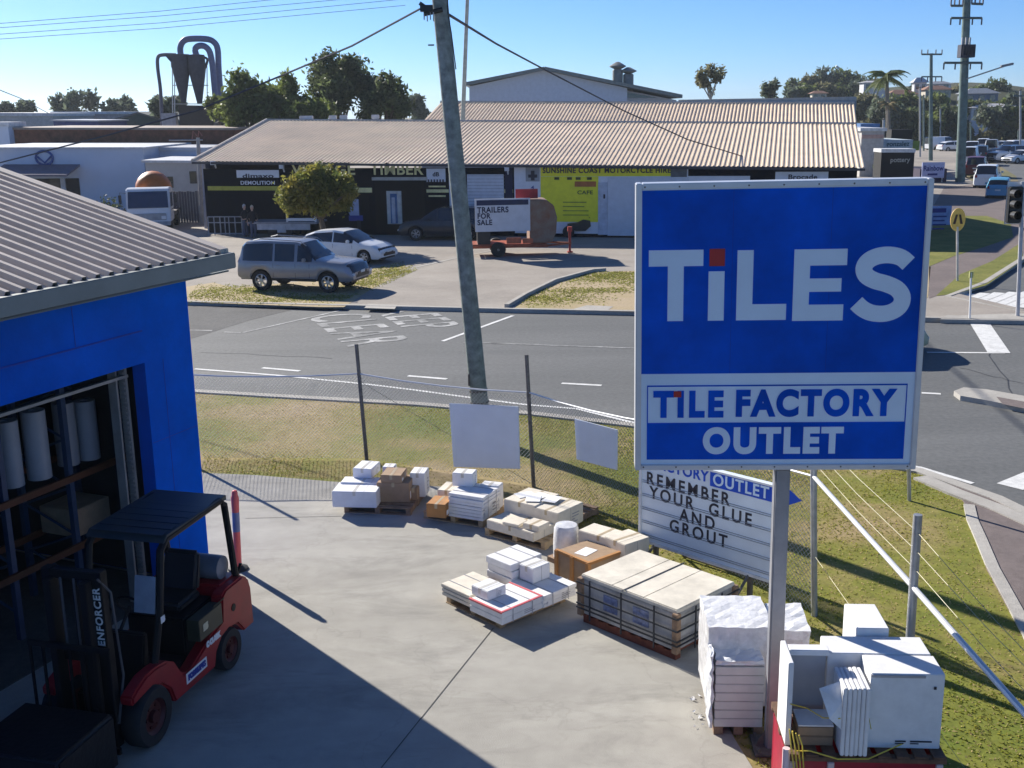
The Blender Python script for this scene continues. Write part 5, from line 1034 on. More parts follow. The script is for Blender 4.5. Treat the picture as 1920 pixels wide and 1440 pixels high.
B(M_).bb((-0.92, -0.868, 2.42), (1.5, -0.861, 2.66)).build('board_header', mat('board_header_dark', (0.02, 0.03, 0.08)), tr)
B(M_).bb((-0.9, -0.8, 0.6), (-0.3, 0.7, 1.19)).build('dark_locker', blackp, tr)
def ttext(s, x, z, size): 
    M2 = M_ @ T(x, -0.866, z); return text('board_lettering', s, size, mat('ink_navy', (0.03, 0.035, 0.07)), M2, tr, offset=0.012, spacing=1.1, depth=0.006, align='LEFT', xs=0.9)
ttext('TRAILERS', -0.9, 2.2, 0.36); ttext('FOR', -0.9, 1.92, 0.34); ttext('SALE', -0.9, 1.62, 0.34)
B(M_).bb((0.95, -0.3, 2.66), (2.0, -0.24, 3.1)).build('red_plate', mat('red_plate', (0.30, 0.01, 0.02), rough=0.5), tr)
b = B(M_); b.tube([(3.55, 0, 0.05), (3.55, 0, 1.25)], 0.06, 8); b.box((3.55, 0, 0.06), (0.25, 0.25, 0.06)); b.box((3.55, 0, 1.15), (0.2, 0.2, 0.22)); b.build('jockey_stand', mat('jockey_red', (0.45, 0.06, 0.05)), tr)
# ---------------------------------------------------------------- people
def loft(b, rings, n=14):
    """continuous limb or trunk surface: rings of (centre, rx, ry) stacked along z"""
    vs = []; fs = []
    for c, rx, ry in rings:
        for j in range(n): th = 2 * math.pi * j / n; vs.append((c[0] + rx * math.cos(th), c[1] + ry * math.sin(th), c[2]))
    for i in range(len(rings) - 1):
        for j in range(n): fs.append((i * n + j, i * n + (j + 1) % n, (i + 1) * n + (j + 1) % n, (i + 1) * n + j))
    fs += [tuple(range(n - 1, -1, -1)), tuple((len(rings) - 1) * n + j for j in range(n))]; b.add(vs, fs)
skin_m = mat('skin', (0.50, 0.32, 0.24), rough=0.6, var=0.06)
def person(label, loc, rz, top_m, leg_m, hair_m, arms, group):
    o = thing('person', label, 'person', loc, rz, group); M_ = wm(o)
    # bare body: head, neck, arms and hands in one mesh with a remesh to keep it continuous
    b = B(M_)
    loft(b, [((0, 0, .8), .13, .09), ((0, 0, 1.0), .14, .1), ((0, 0, 1.25), .15, .1), ((0, 0, 1.42), .13, .085), ((0, 0, 1.48), .06, .06), ((0, .01, 1.54), .052, .055), ((0, .0, 1.58), .07, .085), ((0, 0, 1.66), .077, .098), ((0, 0, 1.74), .07, .09), ((0, 0, 1.79), .03, .04)])
    b.box((0, -.102, 1.655), (.022, .03, .04)); 
    for s in (1, -1): b.box((s * .078, .0, 1.66), (.014, .035, .055))
    for s, pts in zip((1, -1), arms):
        b.tube([(s * .15, 0, 1.38)] + [(s * x, y, z) for x, y, z in pts], [.055, .048, .036, .03], 10); hx, hy, hz = pts[-1]; wx, wy, wz = pts[-2]
        d_ = Vector((s * (hx - wx), hy - wy, hz - wz)).normalized(); base = Vector((s * hx, hy, hz)); b.tube([base, base + d_ * .09], [.035, .03], 8)
        for k in range(4): off = Vector((0.018 * (k - 1.5), 0, 0)); b.tube([base + d_ * .08 + off, base + d_ * (.13 + .008 * (k % 3)) + off, base + d_ * (.155 + .008 * (k % 3)) + off + Vector((0, -.012, 0))], [.009, .008, .006], 6)
        b.tube([base + d_ * .02 + Vector((s * -.03, 0, 0)), base + d_ * .06 + Vector((s * -.055, -.015, 0))], [.01, .008], 6)
    for s in (1, -1): loft(b, [((s * .09, 0, .04), .04, .05), ((s * .09, 0, .3), .05, .055), ((s * .09, 0, .5), .055, .06), ((s * .08, 0, .8), .075, .08), ((s * .07, 0, .86), .07, .08)])
    body_o = b.build('body', skin_m, o); rm = body_o.modifiers.new('join', 'REMESH'); rm.mode = 'VOXEL'; rm.voxel_size = 0.014
    b = B(M_); loft(b, [((0, 0, .84), .17, .115), ((0, 0, 1.0), .168, .12), ((0, 0, 1.25), .19, .125), ((0, 0, 1.38), .18, .11), ((0, 0, 1.44), .12, .09), ((0, 0, 1.49), .075, .075)])
    for s, pts in zip((1, -1), arms): x, y, z = pts[0]; b.tube([(s * .14, 0, 1.38), (s * x, y, z), (s * (x + pts[1][0]) / 2, (y + pts[1][1]) / 2, (z + pts[1][2]) / 2)], [.075, .062, .055], 10)
    b.build('jacket', top_m, o, smooth=True)
    b = B(M_)
    for s in (1, -1): loft(b, [((s * .09, 0, .06), .062, .07), ((s * .09, 0, .3), .068, .075), ((s * .09, 0, .5), .075, .08), ((s * .085, 0, .8), .095, .105), ((s * .075, 0, .93), .085, .11)])
    b.build('trousers', leg_m, o, smooth=True)
    b = B(M_)
    for s in (1, -1): b.box((s * .09, -.04, .04), (.095, .27, .08))
    b.build('shoe', blackp, o, bevel=0.03, smooth=True)
    b = B(M_); loft(b, [((0, .03, 1.60), .08, .085), ((0, .02, 1.68), .088, .098), ((0, .012, 1.75), .084, .1), ((0, .01, 1.80), .055, .065), ((0, .01, 1.825), .02, .02)]); b.build('hair', hair_m, o, smooth=True)
    return o
navy = mat('black_top', (0.015, 0.015, 0.02), rough=0.8); jean = mat('blue_grey_jeans', (0.08, 0.10, 0.17), rough=0.8); fair = mat('fair_hair', (0.55, 0.48, 0.36), rough=0.6); grey_h = mat('grey_hair', (0.55, 0.55, 0.55), rough=0.6)
q = g(476, 446, FZ); PG = 'people standing in front of the black shop wall'
person('person with fair hair in black top and blue grey jeans beside the flatbed trailer', (q.x, q.y, FZ + .001), R(15), navy, jean, fair, [((.27, -.02, 1.15), (.25, -.1, .95), (.2, -.2, .98)), ((.28, 0, 1.13), (.3, -.04, .9), (.29, -.07, .84))], PG)
q = g(460, 445, FZ); person('grey haired person in black top standing left of the fair haired person', (q.x - .05, q.y + .45, FZ + .001), R(50), navy, jean, grey_h, [((.27, 0, 1.13), (.3, -.03, .9), (.29, -.06, .84)), ((.28, -.02, 1.15), (.26, -.12, .97), (.18, -.22, 1.0))], PG)
# ---------------------------------------------------------------- long timber and motorcycle building across the road
WB = Wall(g(390, 437, FZ), g(1600, 450, FZ)); BL = WB.len
black_wall = mat('black_wall_paint', (0.004, 0.006, 0.014), rough=0.8, var=0.2, spec=0.1)
navy_wall = mat('navy_wall_paint', (0.008, 0.012, 0.05), rough=0.7, var=0.15)
pale_door = mat('pale_roller_door', (0.58, 0.63, 0.70), rough=0.5, var=0.05)
yellow_s = mat('yellow_sign', (0.82, 0.78, 0.03), rough=0.5, var=0.06); yellow_t = mat('yellow_lettering', (0.80, 0.74, 0.36), rough=0.6)
pale_wall = mat('pale_wall_panel', (0.68, 0.72, 0.78), rough=0.6, var=0.04)
tb_ = thing('timber_building', 'long low building with tan corrugated roof, black timber shop and yellow motorcycle hire front', 'building', WB.a + Vector((0, 0, FZ)))
EL, ER = WB.hit(385, 300)[1], WB.hit(1610, 312)[1]
def ez(u): return EL + (ER - EL) * u / BL
def wallbox(b, u0, u1, z0, z1, o0, o1): b.hexa([WB.p(u0, z0, o0), WB.p(u1, z0, o0), WB.p(u1, z0, o1), WB.p(u0, z0, o1)], [WB.p(u0, z1, o0), WB.p(u1, z1, o0), WB.p(u1, z1, o1), WB.p(u0, z1, o1)])
b = B(); wallbox(b, 0, BL, FZ, min(EL, ER) + 0.0, -0.3, 0); b.build('front_wall', black_wall, tb_)
b = B(); wallbox(b, 0, 0.3, FZ, EL - .05, -22, -.301); wallbox(b, BL - .3, BL, FZ, ER - .05, -22, -.301); b.build('end_wall', navy_wall, tb_)
# roof: eave 0.7 m out, ridge found from the photo
RUN = 13.0; OV = 0.4
rl = WB.hit(500, 226); eL, eR = WB.p(-0.4, EL - .05, OV), WB.p(BL + 0.35, ER - .05, OV)
ridL_px, ridR_px = (500, 226), (1606, 233)
RW = Wall(WB.p(0, 0, -RUN), WB.p(BL, 0, -RUN)); uL, zL = RW.hit(*ridL_px); uR, zR = RW.hit(*ridR_px)
rL, rR = RW.p(uL, zL), RW.p(uR, zR)
def lerp_sheet(b, e0, e1, r0, r1, n, h):
    vs = []; fs = []; prof = ((0, 0), (0.45, 0), (0.55, 1), (0.8, 1), (0.9, 0)); nrm = (e1 - e0).cross(r0 - e0).normalized(); nrm = nrm if nrm.z > 0 else -nrm; pts = []
    for i in range(n):
        for a_, q_ in prof: pts.append(((i + a_) / n, q_ * h))
    pts.append((1, 0))
    for s, q_ in pts: vs += [e0.lerp(e1, s) + nrm * q_, r0.lerp(r1, s) + nrm * q_]
    for i in range(len(pts) - 1): fs.append((2 * i, 2 * i + 2, 2 * i + 3, 2 * i + 1))
    b.add(vs, fs)
far_roof = mat('far_roof_sheet', (0.80, 0.64, 0.46), rough=0.55, var=0.07, scale=0.6, dirt=0.25)
b = B(); lerp_sheet(b, eL, eR, rL, rR, 150, 0.04); b.build('roof', far_roof, tb_)
b = B(); b.add([eL, rL, WB.p(0.0, EL - .05, -22)], [(0, 1, 2)]); b.add([rL, rR, WB.p(BL, zR - 3, -24), WB.p(0, zL - 3, -24)], [(0, 1, 2, 3)]); b.build('rear_roof', far_roof, tb_)
b = B(); b.tube([rL + Z * .02, rR + Z * .02], 0.1, 6); b.tube([eL + Z * .05, rL + Z * .05], 0.1, 6); b.build('ridge_capping', mat('ridge_cap', (0.58, 0.52, 0.44), rough=0.5), tb_)
dgut = mat('dark_gutter', (0.05, 0.05, 0.06), rough=0.5)
b = B(); q4 = [eL, eR, eR + Z * -.15, eL + Z * -.15]; n4 = WB.n * 0.12; b.hexa([q4[3], q4[2], q4[2] + n4, q4[3] + n4], [q4[0] - Z * .03, q4[1] - Z * .03, q4[1] - Z * .03 + n4, q4[0] - Z * .03 + n4]); b.build('gutter', dgut, tb_)
b = B(); b.add([eL - Z * .14, eR - Z * .14, WB.p(BL + .3, ER - .2, -.2), WB.p(-.3, EL - .2, -.2)], [(0, 1, 2, 3)]); b.build('eave_lining', mat('eave_grey', (0.2, 0.2, 0.22)), tb_)
def panel(name, x0, y0, x1, y1, m, off=0.02, t=0.03, par=None, owner=None):
    u0, z1_ = WB.hit(x0, y0); u1, z0_ = WB.hit(x1, y1); b = B(); wallbox(b, u0, u1, z0_, z1_, off, off + t); return b.build(name, m, par or owner or tb_)
WM = WB.mat()
def wtext(name, s, x0, x1, yc, hpx, m, off=0.09, par=None, off_b=0.02, sp_=1.05):
    u0, zc = WB.hit(x0, yc); u1, _ = WB.hit(x1, yc); _, za = WB.hit((x0 + x1) / 2, yc - hpx / 2); _, zb_ = WB.hit((x0 + x1) / 2, yc + hpx / 2); sz_ = (za - zb_) / 0.72
    o = text(name, s, sz_, m, WM @ T((u0 + u1) / 2, -off, zc), par or tb_, offset=off_b * sz_, spacing=sp_, depth=0.02)
    w = max(v.co.dot(WB.u) for v in o.data.vertices) - min(v.co.dot(WB.u) for v in o.data.vertices); k = (u1 - u0) / w; cu = WB.a.dot(WB.u) + (u0 + u1) / 2
    for v in o.data.vertices: d_ = v.co.dot(WB.u) - cu; v.co += WB.u * d_ * (k - 1)
    return o
panel('yellow_stripe', 390, 349, 523, 357, mat('stripe_olive', (0.42, 0.40, 0.06), rough=0.6)); panel('yellow_stripe', 664, 352, 698, 361, yellow_t); panel('yellow_stripe', 800, 355, 842, 361, yellow_t); panel('yellow_stripe', 804, 348, 836, 351, yellow_t); panel('yellow_stripe', 804, 366, 836, 369, yellow_t); panel('yellow_stripe', 946, 355, 962, 362, yellow_t)
wtext('shop_lettering', 'VILLAGE', 548, 667, 319, 20, yellow_t, off=0.06); wtext('shop_lettering', 'TIMBER', 694, 794, 319, 20, yellow_t, off=0.06)
panel('door_beam', 698, 332, 802, 338, mat('beam_grey', (0.45, 0.44, 0.40)), off=0.02, t=0.08)
panel('door_opening', 702, 339, 798, 436, mat('black_opening', (0.003, 0.003, 0.005), rough=0.9), off=0.005, t=0.01)
panel('blank_recess', 540, 362, 695, 430, mat('black_opening', (0.003, 0.003, 0.005)), off=0.005, t=0.01)
sg_ = panel('wall_sign', 444, 319, 524, 333, pale_wall, t=0.05); wtext('sign_lettering', 'dimaxo', 456, 514, 330, 8, ink, off=0.09, par=sg_); wtext('sign_lettering', 'DEMOLITION', 452, 516, 343, 7, pale_wall, off=0.05)
sg_ = panel('wall_sign', 800, 316, 836, 341, pale_wall, t=0.05); wtext('sign_lettering', 'dB', 812, 824, 327, 8, ink, off=0.09, par=sg_); wtext('sign_lettering', 'IIIIII', 803, 833, 339, 5, ink, off=0.09, par=sg_)
d_ = panel('glass_door', 725, 358, 755, 420, mat('door_frame_pale', (0.55, 0.58, 0.56), rough=0.5), t=0.05); panel('door_pane', 732, 363, 747, 419, mat('door_blue', (0.02, 0.12, 0.30), rough=0.2), off=0.071, t=0.015, par=d_); panel('door_sticker', 735, 370, 743, 418, mat('door_white', (0.5, 0.55, 0.62)), off=0.087, t=0.01, par=d_)
rd = panel('roller_door', 876, 327, 946, 416, pale_door, t=0.04); 
b = B(); 
for k in range(14): u0, zz = WB.hit(876, 330 + k * 6); u1, _ = WB.hit(946, 330 + k * 6); wallbox(b, u0, u1, zz, zz + .03, .061, .07)
b.build('door_rib', mat('door_rib', (0.36, 0.40, 0.46)), rd)
panel('pale_panel', 842, 328, 852, 416, pale_wall); panel('dark_pier', 947, 314, 962, 382, navy_wall, t=0.05)
panel('pale_panel', 964, 310, 1288, 440, pale_wall, off=0.02, t=0.02)
yb = panel('banner', 1014, 313, 1262, 330, yellow_s, off=0.045); wtext('banner_lettering', 'SUNSHINE COAST MOTORCYCLE HIRE', 1018, 1258, 320, 10, ink, off=0.085, par=yb, off_b=0.03, sp_=1.12)
yb2 = panel('banner', 1014, 331, 1122, 416, yellow_s, off=0.045); wtext('banner_lettering', 'CAFE', 1083, 1112, 361, 7, mat('green_ink', (0.03, 0.10, 0.03)), off=0.085, par=yb2)
for i, w in enumerate((30, 26, 34, 34)): panel('banner_line', 1056, 378 + i * 8, 1056 + w + 14, 380 + i * 8, mat('banner_grey', (0.25, 0.27, 0.04)), off=0.076, t=0.006, par=yb2)
panel('banner_mark', 1078, 340, 1118, 350, mat('banner_red', (0.45, 0.16, 0.05)), off=0.076, t=0.006, par=yb2)
for x_ in (1040, 1064, 1080, 1101): panel('banner_mark', x_, 332, x_ + 9, 337, mat('banner_dark', (0.06, 0.07, 0.03)), off=0.078, t=0.006, par=yb)
panel('emblem_board', 986, 313, 1012, 340, mat('emblem_grey', (0.30, 0.32, 0.34)), off=0.045); panel('emblem_mark', 991, 327, 1008, 333, ink, off=0.08, t=0.01); panel('emblem_mark', 996, 320, 1003, 338, ink, off=0.085, t=0.012)
wtext('panel_number', '4', 996, 1002, 352, 7, mat('blue_ink2', (0.05, 0.1, 0.3)), off=0.06)
panel('emblem_board', 1258, 314, 1288, 333, mat('emblem_board_dark', (0.12, 0.14, 0.16)), off=0.05)
rd2 = panel('roller_door', 1140, 332, 1290, 443, pale_door, off=0.045, t=0.04); panel('door_edge', 1122, 342, 1139, 440, mat('pale_door_edge', (0.52, 0.57, 0.66)), off=0.045, t=0.05)
panel('letter_box', 1132, 364, 1135, 372, ink, off=0.1)
panel('pale_panel', 1290, 330, 1406, 345, pale_wall, off=0.02); sg_ = panel('wall_sign', 1454, 322, 1552, 350, pale_wall, t=0.05); wtext('sign_lettering', 'Brocade', 1478, 1532, 332, 9, ink, off=0.09, par=sg_)
b = B(); 
for x_, y_ in ((405, 305), (533, 312), (953, 316)): u_, z_ = WB.hit(x_, y_); b.box(WB.p(u_, z_, 0.35), (0.25, 0.3, 0.22)); b.tube([WB.p(u_, z_, .2), WB.p(u_, z_ - .3, .05)], .05, 6)
b.build('security_light', mat('lamp_white', (0.6, 0.62, 0.65)), tb_)
# second hall behind, its roof seen above the ridge
def hall(name, label, cat, wl, pl, pr, ridge_l, ridge_r, run, roofm, wallm, group=None, n=110, cap=True, end=None):
    o = thing(name, label, cat, wl.p(0, 0), 0, group); e0, e1 = [wl.p(*wl.hit(*p)) for p in (pl, pr)]
    rw = Wall(wl.p(0, 0, -run), wl.p(wl.len, 0, -run)); r0, r1 = [rw.p(*rw.hit(*p)) for p in (ridge_l, ridge_r)]
    b = B(); lerp_sheet(b, e0, e1, r0, r1, n, 0.06); b.build('roof', roofm, o)
    b = B(); lo = [Vector((p.x, p.y, 0)) for p in (e0, e1, r1, r0)]; b.hexa([p + (wl.n * -.4 if i < 2 else Vector()) for i, p in enumerate(lo)], [p - Z * .12 + (wl.n * -.4 if i < 2 else Vector()) for i, p in enumerate((e0, e1, r1, r0))]); b.build('wall', wallm, o)
    if cap: b = B(); b.tube([r0 + Z * .05, r1 + Z * .05], .14, 6); b.build('ridge_capping', mat('ridge_cap', (0.5, 0.5, 0.5)), o)
    return o
W2 = Wall(WB.p(0, 0, -27), WB.p(BL, 0, -27))
h2 = hall('rear_hall', 'second tan roofed hall showing above the ridge of the long timber building', 'building', W2, (785, 236), (1608, 245), (826, 193), (1602, 195), 9.0, far_roof, mat('rear_wall_grey', (0.45, 0.47, 0.5)), n=120)
hb = Wall(W2.p(0, 0, -9.3), W2.p(W2.len, 0, -9.3)); u0, z1_ = hb.hit(1272, 187); u1, _ = hb.hit(1606, 188); b = B(); b.hexa([hb.p(u0, 2, 0), hb.p(u1, 2, 0), hb.p(u1, 2, -.3), hb.p(u0, 2, -.3)], [hb.p(u0, z1_, 0), hb.p(u1, z1_ + .0, 0), hb.p(u1, z1_, -.3), hb.p(u0, z1_, -.3)]); b.build('parapet', mat('parapet_green_grey', (0.33, 0.37, 0.38)), h2)
# big gabled hall with two roof vents
W3 = Wall(Vector((-10, 122, 0)), Vector((30, 122, 0)))
gh = thing('gabled_hall', 'big pale blue grey gabled hall with two roof vents rising behind the tan roofs', 'building', (6, 122, 0))
pts = [(880, 215), (880, 162), (1020, 132), (1176, 165), (1176, 215)]; P_3 = [W3.hit(*p) for p in pts]
gwall = mat('gable_wall', (0.52, 0.57, 0.66), rough=0.6, var=0.05); b = B(T(0, 122, 0)); b.prism([(u - 10, z) for u, z in P_3], 0.0, 30, 'xz'); b.build('gable_wall', gwall, gh)
b = B(T(0, 122, 0))
def groof(pa, pb, th=0.35):
    (ua_, za_), (ub_, zb_) = W3.hit(*pa), W3.hit(*pb); b.hexa([(ua_ - 10, -1, za_), (ub_ - 10, -1, zb_), (ub_ - 10, 31, zb_), (ua_ - 10, 31, za_)], [(ua_ - 10, -1, za_ + th), (ub_ - 10, -1, zb_ + th), (ub_ - 10, 31, zb_ + th), (ua_ - 10, 31, za_ + th)])
groof((873, 161), (1020, 132)); groof((1021, 132), (1277, 184)); b.build('roof', mat('gable_roof', (0.16, 0.19, 0.19), rough=0.5), gh)
b = B(T(0, 122, 0)); p2 = [W3.hit(*p) for p in ((1177, 215), (1177, 168), (1276, 187), (1276, 215))]; b.prism([(u - 10, z) for u, z in p2], 3, 30, 'xz'); b.build('lower_bay', gwall, gh)
b = B(T(0, 122, 0)); p2 = [W3.hit(*p) for p in ((1181, 183), (1181, 172), (1240, 183))]; b.prism([(u - 10, z) for u, z in p2], 2.93, 2.99, 'xz'); b.build('bay_window', glass('bay_glass', (0.03, 0.045, 0.08)), gh)
for px_, y0, y1, r in ((1158, 158, 116, 10), (1178, 163, 126, 10)):
    c = at(px_, y0, 126); rr = r * 126 / FPX; h = at(px_, y1, 126).z - c.z
    v = B(); v.lathe([(rr * .95, -.8), (rr * .95, h * .62), (rr * .8, h * .66)], c, 14); v.build('vent_shaft', mat('vent_grey', (0.2, 0.21, 0.2), rough=0.6), gh, smooth=True)
    v = B(); v.lathe([(rr * .5, h * .66), (rr * 1.5, h * .78), (rr * 1.5, h * .82), (rr * .3, h * 1.0), (0.01, h)], c, 14); v.build('vent_cowl', mat('vent_grey', (0.2, 0.21, 0.2)), gh, smooth=True)
# ---------------------------------------------------------------- buildings at the left rear
def block(name, label, cat, Y0, x0, y0, x1, y1, depth, wallm, roofm=None, roof_t=0.25, group=None, ybase=None, slant=0.0, over=0.2):
    p0, p1 = at(x0, y0, Y0), at(x1, y1, Y0); o = thing(name, label, cat, (p0.x, Y0, 0), 0, group)
    z0_ = 0 if ybase is None else at(x0, ybase, Y0).z
    b = B(); b.hexa([(p0.x, Y0, z0_), (p1.x, Y0, z0_), (p1.x, Y0 + depth, z0_), (p0.x, Y0 + depth, z0_)], [(p0.x, Y0, p0.z), (p1.x, Y0, p1.z), (p1.x, Y0 + depth, p1.z + slant), (p0.x, Y0 + depth, p0.z + slant)]); b.build('wall', wallm, o)
    if roofm: b = B(); b.hexa([(p0.x - over, Y0 - over, p0.z + .003), (p1.x + over, Y0 - over, p1.z + .003), (p1.x + over, Y0 + depth + over, p1.z + slant + .003), (p0.x - over, Y0 + depth + over, p0.z + slant + .003)], [(p0.x - over, Y0 - over, p0.z + roof_t), (p1.x + over, Y0 - over, p1.z + roof_t), (p1.x + over, Y0 + depth + over, p1.z + slant + roof_t), (p0.x - over, Y0 + depth + over, p0.z + slant + roof_t)]); b.build('roof', roofm, o)
    return o
def onface(o, name, Y0, x0, y0, x1, y1, m, t=0.06, parent=None):
    p0, p1 = at(x0, y1, Y0), at(x1, y0, Y0); b = B(); b.bb((p0.x, Y0 - t, p0.z), (p1.x, Y0 - 0.002, p1.z)); return b.build(name, m, parent or o)
lightb = mat('pale_blue_grey_wall', (0.58, 0.64, 0.74), rough=0.7, var=0.04, scale=0.5); creamw = mat('cream_wall', (0.50, 0.49, 0.46), rough=0.7, var=0.05); zinc = mat('zinc_roof', (0.50, 0.51, 0.53), rough=0.5, var=0.06); brickm = mat('dark_brick', (0.19, 0.075, 0.045), rough=0.9, var=0.3, scale=2.2, dirt=0.3)
win = glass('far_window', (0.03, 0.035, 0.045)); whiteg = mat('white_trim', (0.62, 0.63, 0.64), rough=0.5)
wb1 = block('office_building', 'pale blue grey building with awning and round emblem left of the white truck', 'building', 84, -60, 279, 268, 279, 12, lightb, whiteg, 0.12)
e_ = at(84, 296, 84); b = B(); n_ = 24; b.tube([(e_.x + 0.62 * math.cos(k * 2 * math.pi / n_), 83.9, e_.z + 0.5 * math.sin(k * 2 * math.pi / n_)) for k in range(n_ + 1)], 0.09, 5); b.tube([(e_.x - .5, 83.9, e_.z + .1), (e_.x, 83.9, e_.z - .35), (e_.x + .5, 83.9, e_.z + .1)], 0.07, 5); b.build('emblem', mat('emblem_blue', (0.03, 0.09, 0.30), rough=0.5), wb1)
p0, p1, p2, p3 = at(8, 312, 83.9), at(150, 312, 83.9), at(125, 331, 81.0), at(-20, 331, 81.0); b = B(); b.hexa([p3, p2, p1, p0], [p + Z * .15 for p in (p3, p2, p1, p0)]); b.build('awning', mat('awning_purple_grey', (0.13, 0.12, 0.17), rough=0.6), wb1)
onface(wb1, 'shop_front', 84, 40, 334, 148, 372, mat('shop_dark', (0.02, 0.015, 0.02))); onface(wb1, 'window', 84, 95, 336, 112, 352, win, t=0.1); onface(wb1, 'awning_post', 84, 118, 334, 123, 368, whiteg, t=0.2)
cb = block('cream_annexe', 'cream flat roofed annexe with small windows beside the orange drum', 'building', 80, 272, 305, 386, 306, 9, creamw, whiteg, 0.18)
for x_ in (302, 316): onface(cb, 'window', 80, x_, 331, x_ + 8, 352, win)
onface(cb, 'window', 80, 357, 321, 368, 344, win)
block('rear_annexe', 'low grey blue annexe wall behind the cream annexe', 'building', 88, 268, 283, 384, 284, 8, lightb, zinc, 0.3)
bw = block('brick_building', 'long brown brick wall with flat parapet at the left rear', 'building', 97, 18, 243, 438, 244, 14, brickm, mat('parapet_cap', (0.3, 0.24, 0.2)), 0.18)
block('white_shed', 'pale wall with blue mark at the left picture edge behind the brick wall', 'building', 96, -40, 237, 15, 237, 3, lightb, whiteg, 0.35)
block('factory_shed', 'wide grey factory shed roof at the far left', 'building', 150, -60, 217, 98, 218, 30, mat('shed_grey', (0.42, 0.43, 0.44)), mat('pale_roof', (0.62, 0.63, 0.65)), 0.4)
block('factory_shed', 'pinkish grey factory shed roof behind the brick wall', 'building', 165, 98, 214, 272, 214, 30, mat('shed_pink', (0.40, 0.35, 0.34)), mat('pale_roof', (0.62, 0.63, 0.65)), 0.35)
block('low_shed', 'small blue walled shed behind the brick wall at the left', 'shed', 128, 100, 227, 182, 228, 10, mat('shed_blue', (0.04, 0.06, 0.20)), zinc, 0.15)
gs = thing('green_shed', 'dark green gabled shed behind the brick wall', 'shed', at(255, 240, 140)); pp_ = [at(*p, 140) for p in ((208, 242), (208, 228), (260, 213), (312, 228), (312, 242))]; b = B(); b.prism([(p.x, p.z if i not in (0, 4) else 0) for i, p in enumerate(pp_)], 140, 158, 'xz'); b.build('wall', mat('shed_green', (0.05, 0.085, 0.075)), gs)
b = B()
for i in (1, 2): q0, q1 = pp_[i], pp_[i + 1]; b.hexa([(q0.x, 139.6, q0.z), (q1.x, 139.6, q1.z), (q1.x, 158.4, q1.z), (q0.x, 158.4, q0.z)], [(q0.x, 139.6, q0.z + .2), (q1.x, 139.6, q1.z + .2), (q1.x, 158.4, q1.z + .2), (q0.x, 158.4, q0.z + .2)])
b.build('roof', mat('shed_roof_dark', (0.12, 0.13, 0.13)), gs)
cbx = block('container', 'dark container under the dust cyclones', 'container', 126, 334, 197, 398, 198, 8, mat('container_dark', (0.035, 0.03, 0.03)), None, ybase=238)
# fence and gate left of the timber building, with white pole
gfm = mat('grey_fence', (0.10, 0.11, 0.14), rough=0.7, var=0.1); p0, p1 = at(303, 359, 73), at(386, 359, 73); gf = thing('paling_fence', 'dark grey paling fence between the white truck and the timber building', 'fence', (p0.x, 73, 0))
for k in range(16): x_ = p0.x + (p1.x - p0.x) * k / 16; B().bb((x_, 73, 0), (x_ + (p1.x - p0.x) / 16 - .03, 73.05, p0.z - 0.02 * (k % 3))).build('paling', gfm, gf)
o = thing('gutter_post', 'pale downpipe post at the left end of the timber building', 'post', g(386, 428, FZ)); B().tube([g(386, 428, FZ), at(380, 285, g(386, 428, FZ).y)], 0.09, 8).build('post', mat('pale_post', (0.45, 0.45, 0.48)), o)
q = g(385, 425); lp = thing('power_pole', 'slim pale power pole left of the timber building', 'power pole', (q.x - .3, q.y + .5, 0)); B().tube([(q.x - .3, q.y + .5, 0), at(371, 258, q.y + .5)], [.17, .11], 10).build('pole', mat('pale_timber', (0.38, 0.37, 0.35)), lp); c = at(371, 264, q.y + .5); B().tube([c + Vector((-1.8, 0, .05)), c + Vector((.3, 0, .05))], .05, 6).build('cross_arm', steel, lp)
b = B()
for dx in (-.35, .0): b.tube([c + Vector((dx, 0, .1)), c + Vector((dx + .1, 0, .6)), c + Vector((dx + .3, 0, .3))], .04, 5)
b.build('insulator', mat('insulator_red', (0.35, 0.15, 0.12)), lp)
gate = thing('steel_gate', 'low white steel gate rails in front of the black shop wall', 'gate', g(395, 442, FZ)); b = B()
ga, gb_ = g(392, 441, FZ), g(455, 441, FZ)
for t in (0, .18, .36, .5, .62, .8, 1): p = ga.lerp(gb_, t); b.tube([p, p + Z * 1.05], .035, 6)
for z in (0.1, 0.72, 1.05): b.tube([ga + Z * z, gb_ + Z * z], .03, 6)
b.build('frame', mat('gate_white', (0.36, 0.37, 0.4)), gate)
o = thing('shop_display', 'round white and blue display on a dark stand in the timber shop entrance', 'display', g(672, 440, FZ)); q = at(672, 392, g(672, 440, FZ).y); b = B(); b.lathe([(0.02, -.05), (.55, -.05), (.6, 0), (.55, .05), (.02, .06)], q, 20, 'y'); b.build('disc', mat('display_white', (0.4, 0.45, 0.62)), o); B().box(q - Z * .5, (1.1, .2, .3)).build('base', mat('display_blue', (0.05, 0.07, 0.3)), o); B().bb((q.x - .1, q.y - .1, FZ), (q.x + .1, q.y + .1, q.z - .6)).build('stand', blackp, o)
o = thing('motorcycle', 'dark motorcycle parked in front of the yellow banner', 'motorcycle', g(1090, 445, FZ), R(6)); M_ = wm(o); b = B(M_); b.prism([(-.7, .5), (-.75, .75), (-.2, .8), (.1, .95), (.45, .9), (.5, .6), (.2, .35), (-.3, .35)], -.14, .14, 'xz'); b.tube([(.45, 0, .9), (.8, 0, .32)], .04, 6); b.tube([(.42, -.35, 1.05), (.42, .35, 1.05)], .02, 6); b.build('frame', blackp, o, bevel=.04)
for x_ in (-.7, .78): B(M_).lathe([(.2, -.06), (.3, -.06), (.32, 0), (.3, .06), (.2, .06)], (x_, 0, .32), 18, 'y').build('wheel', black, o, smooth=True)
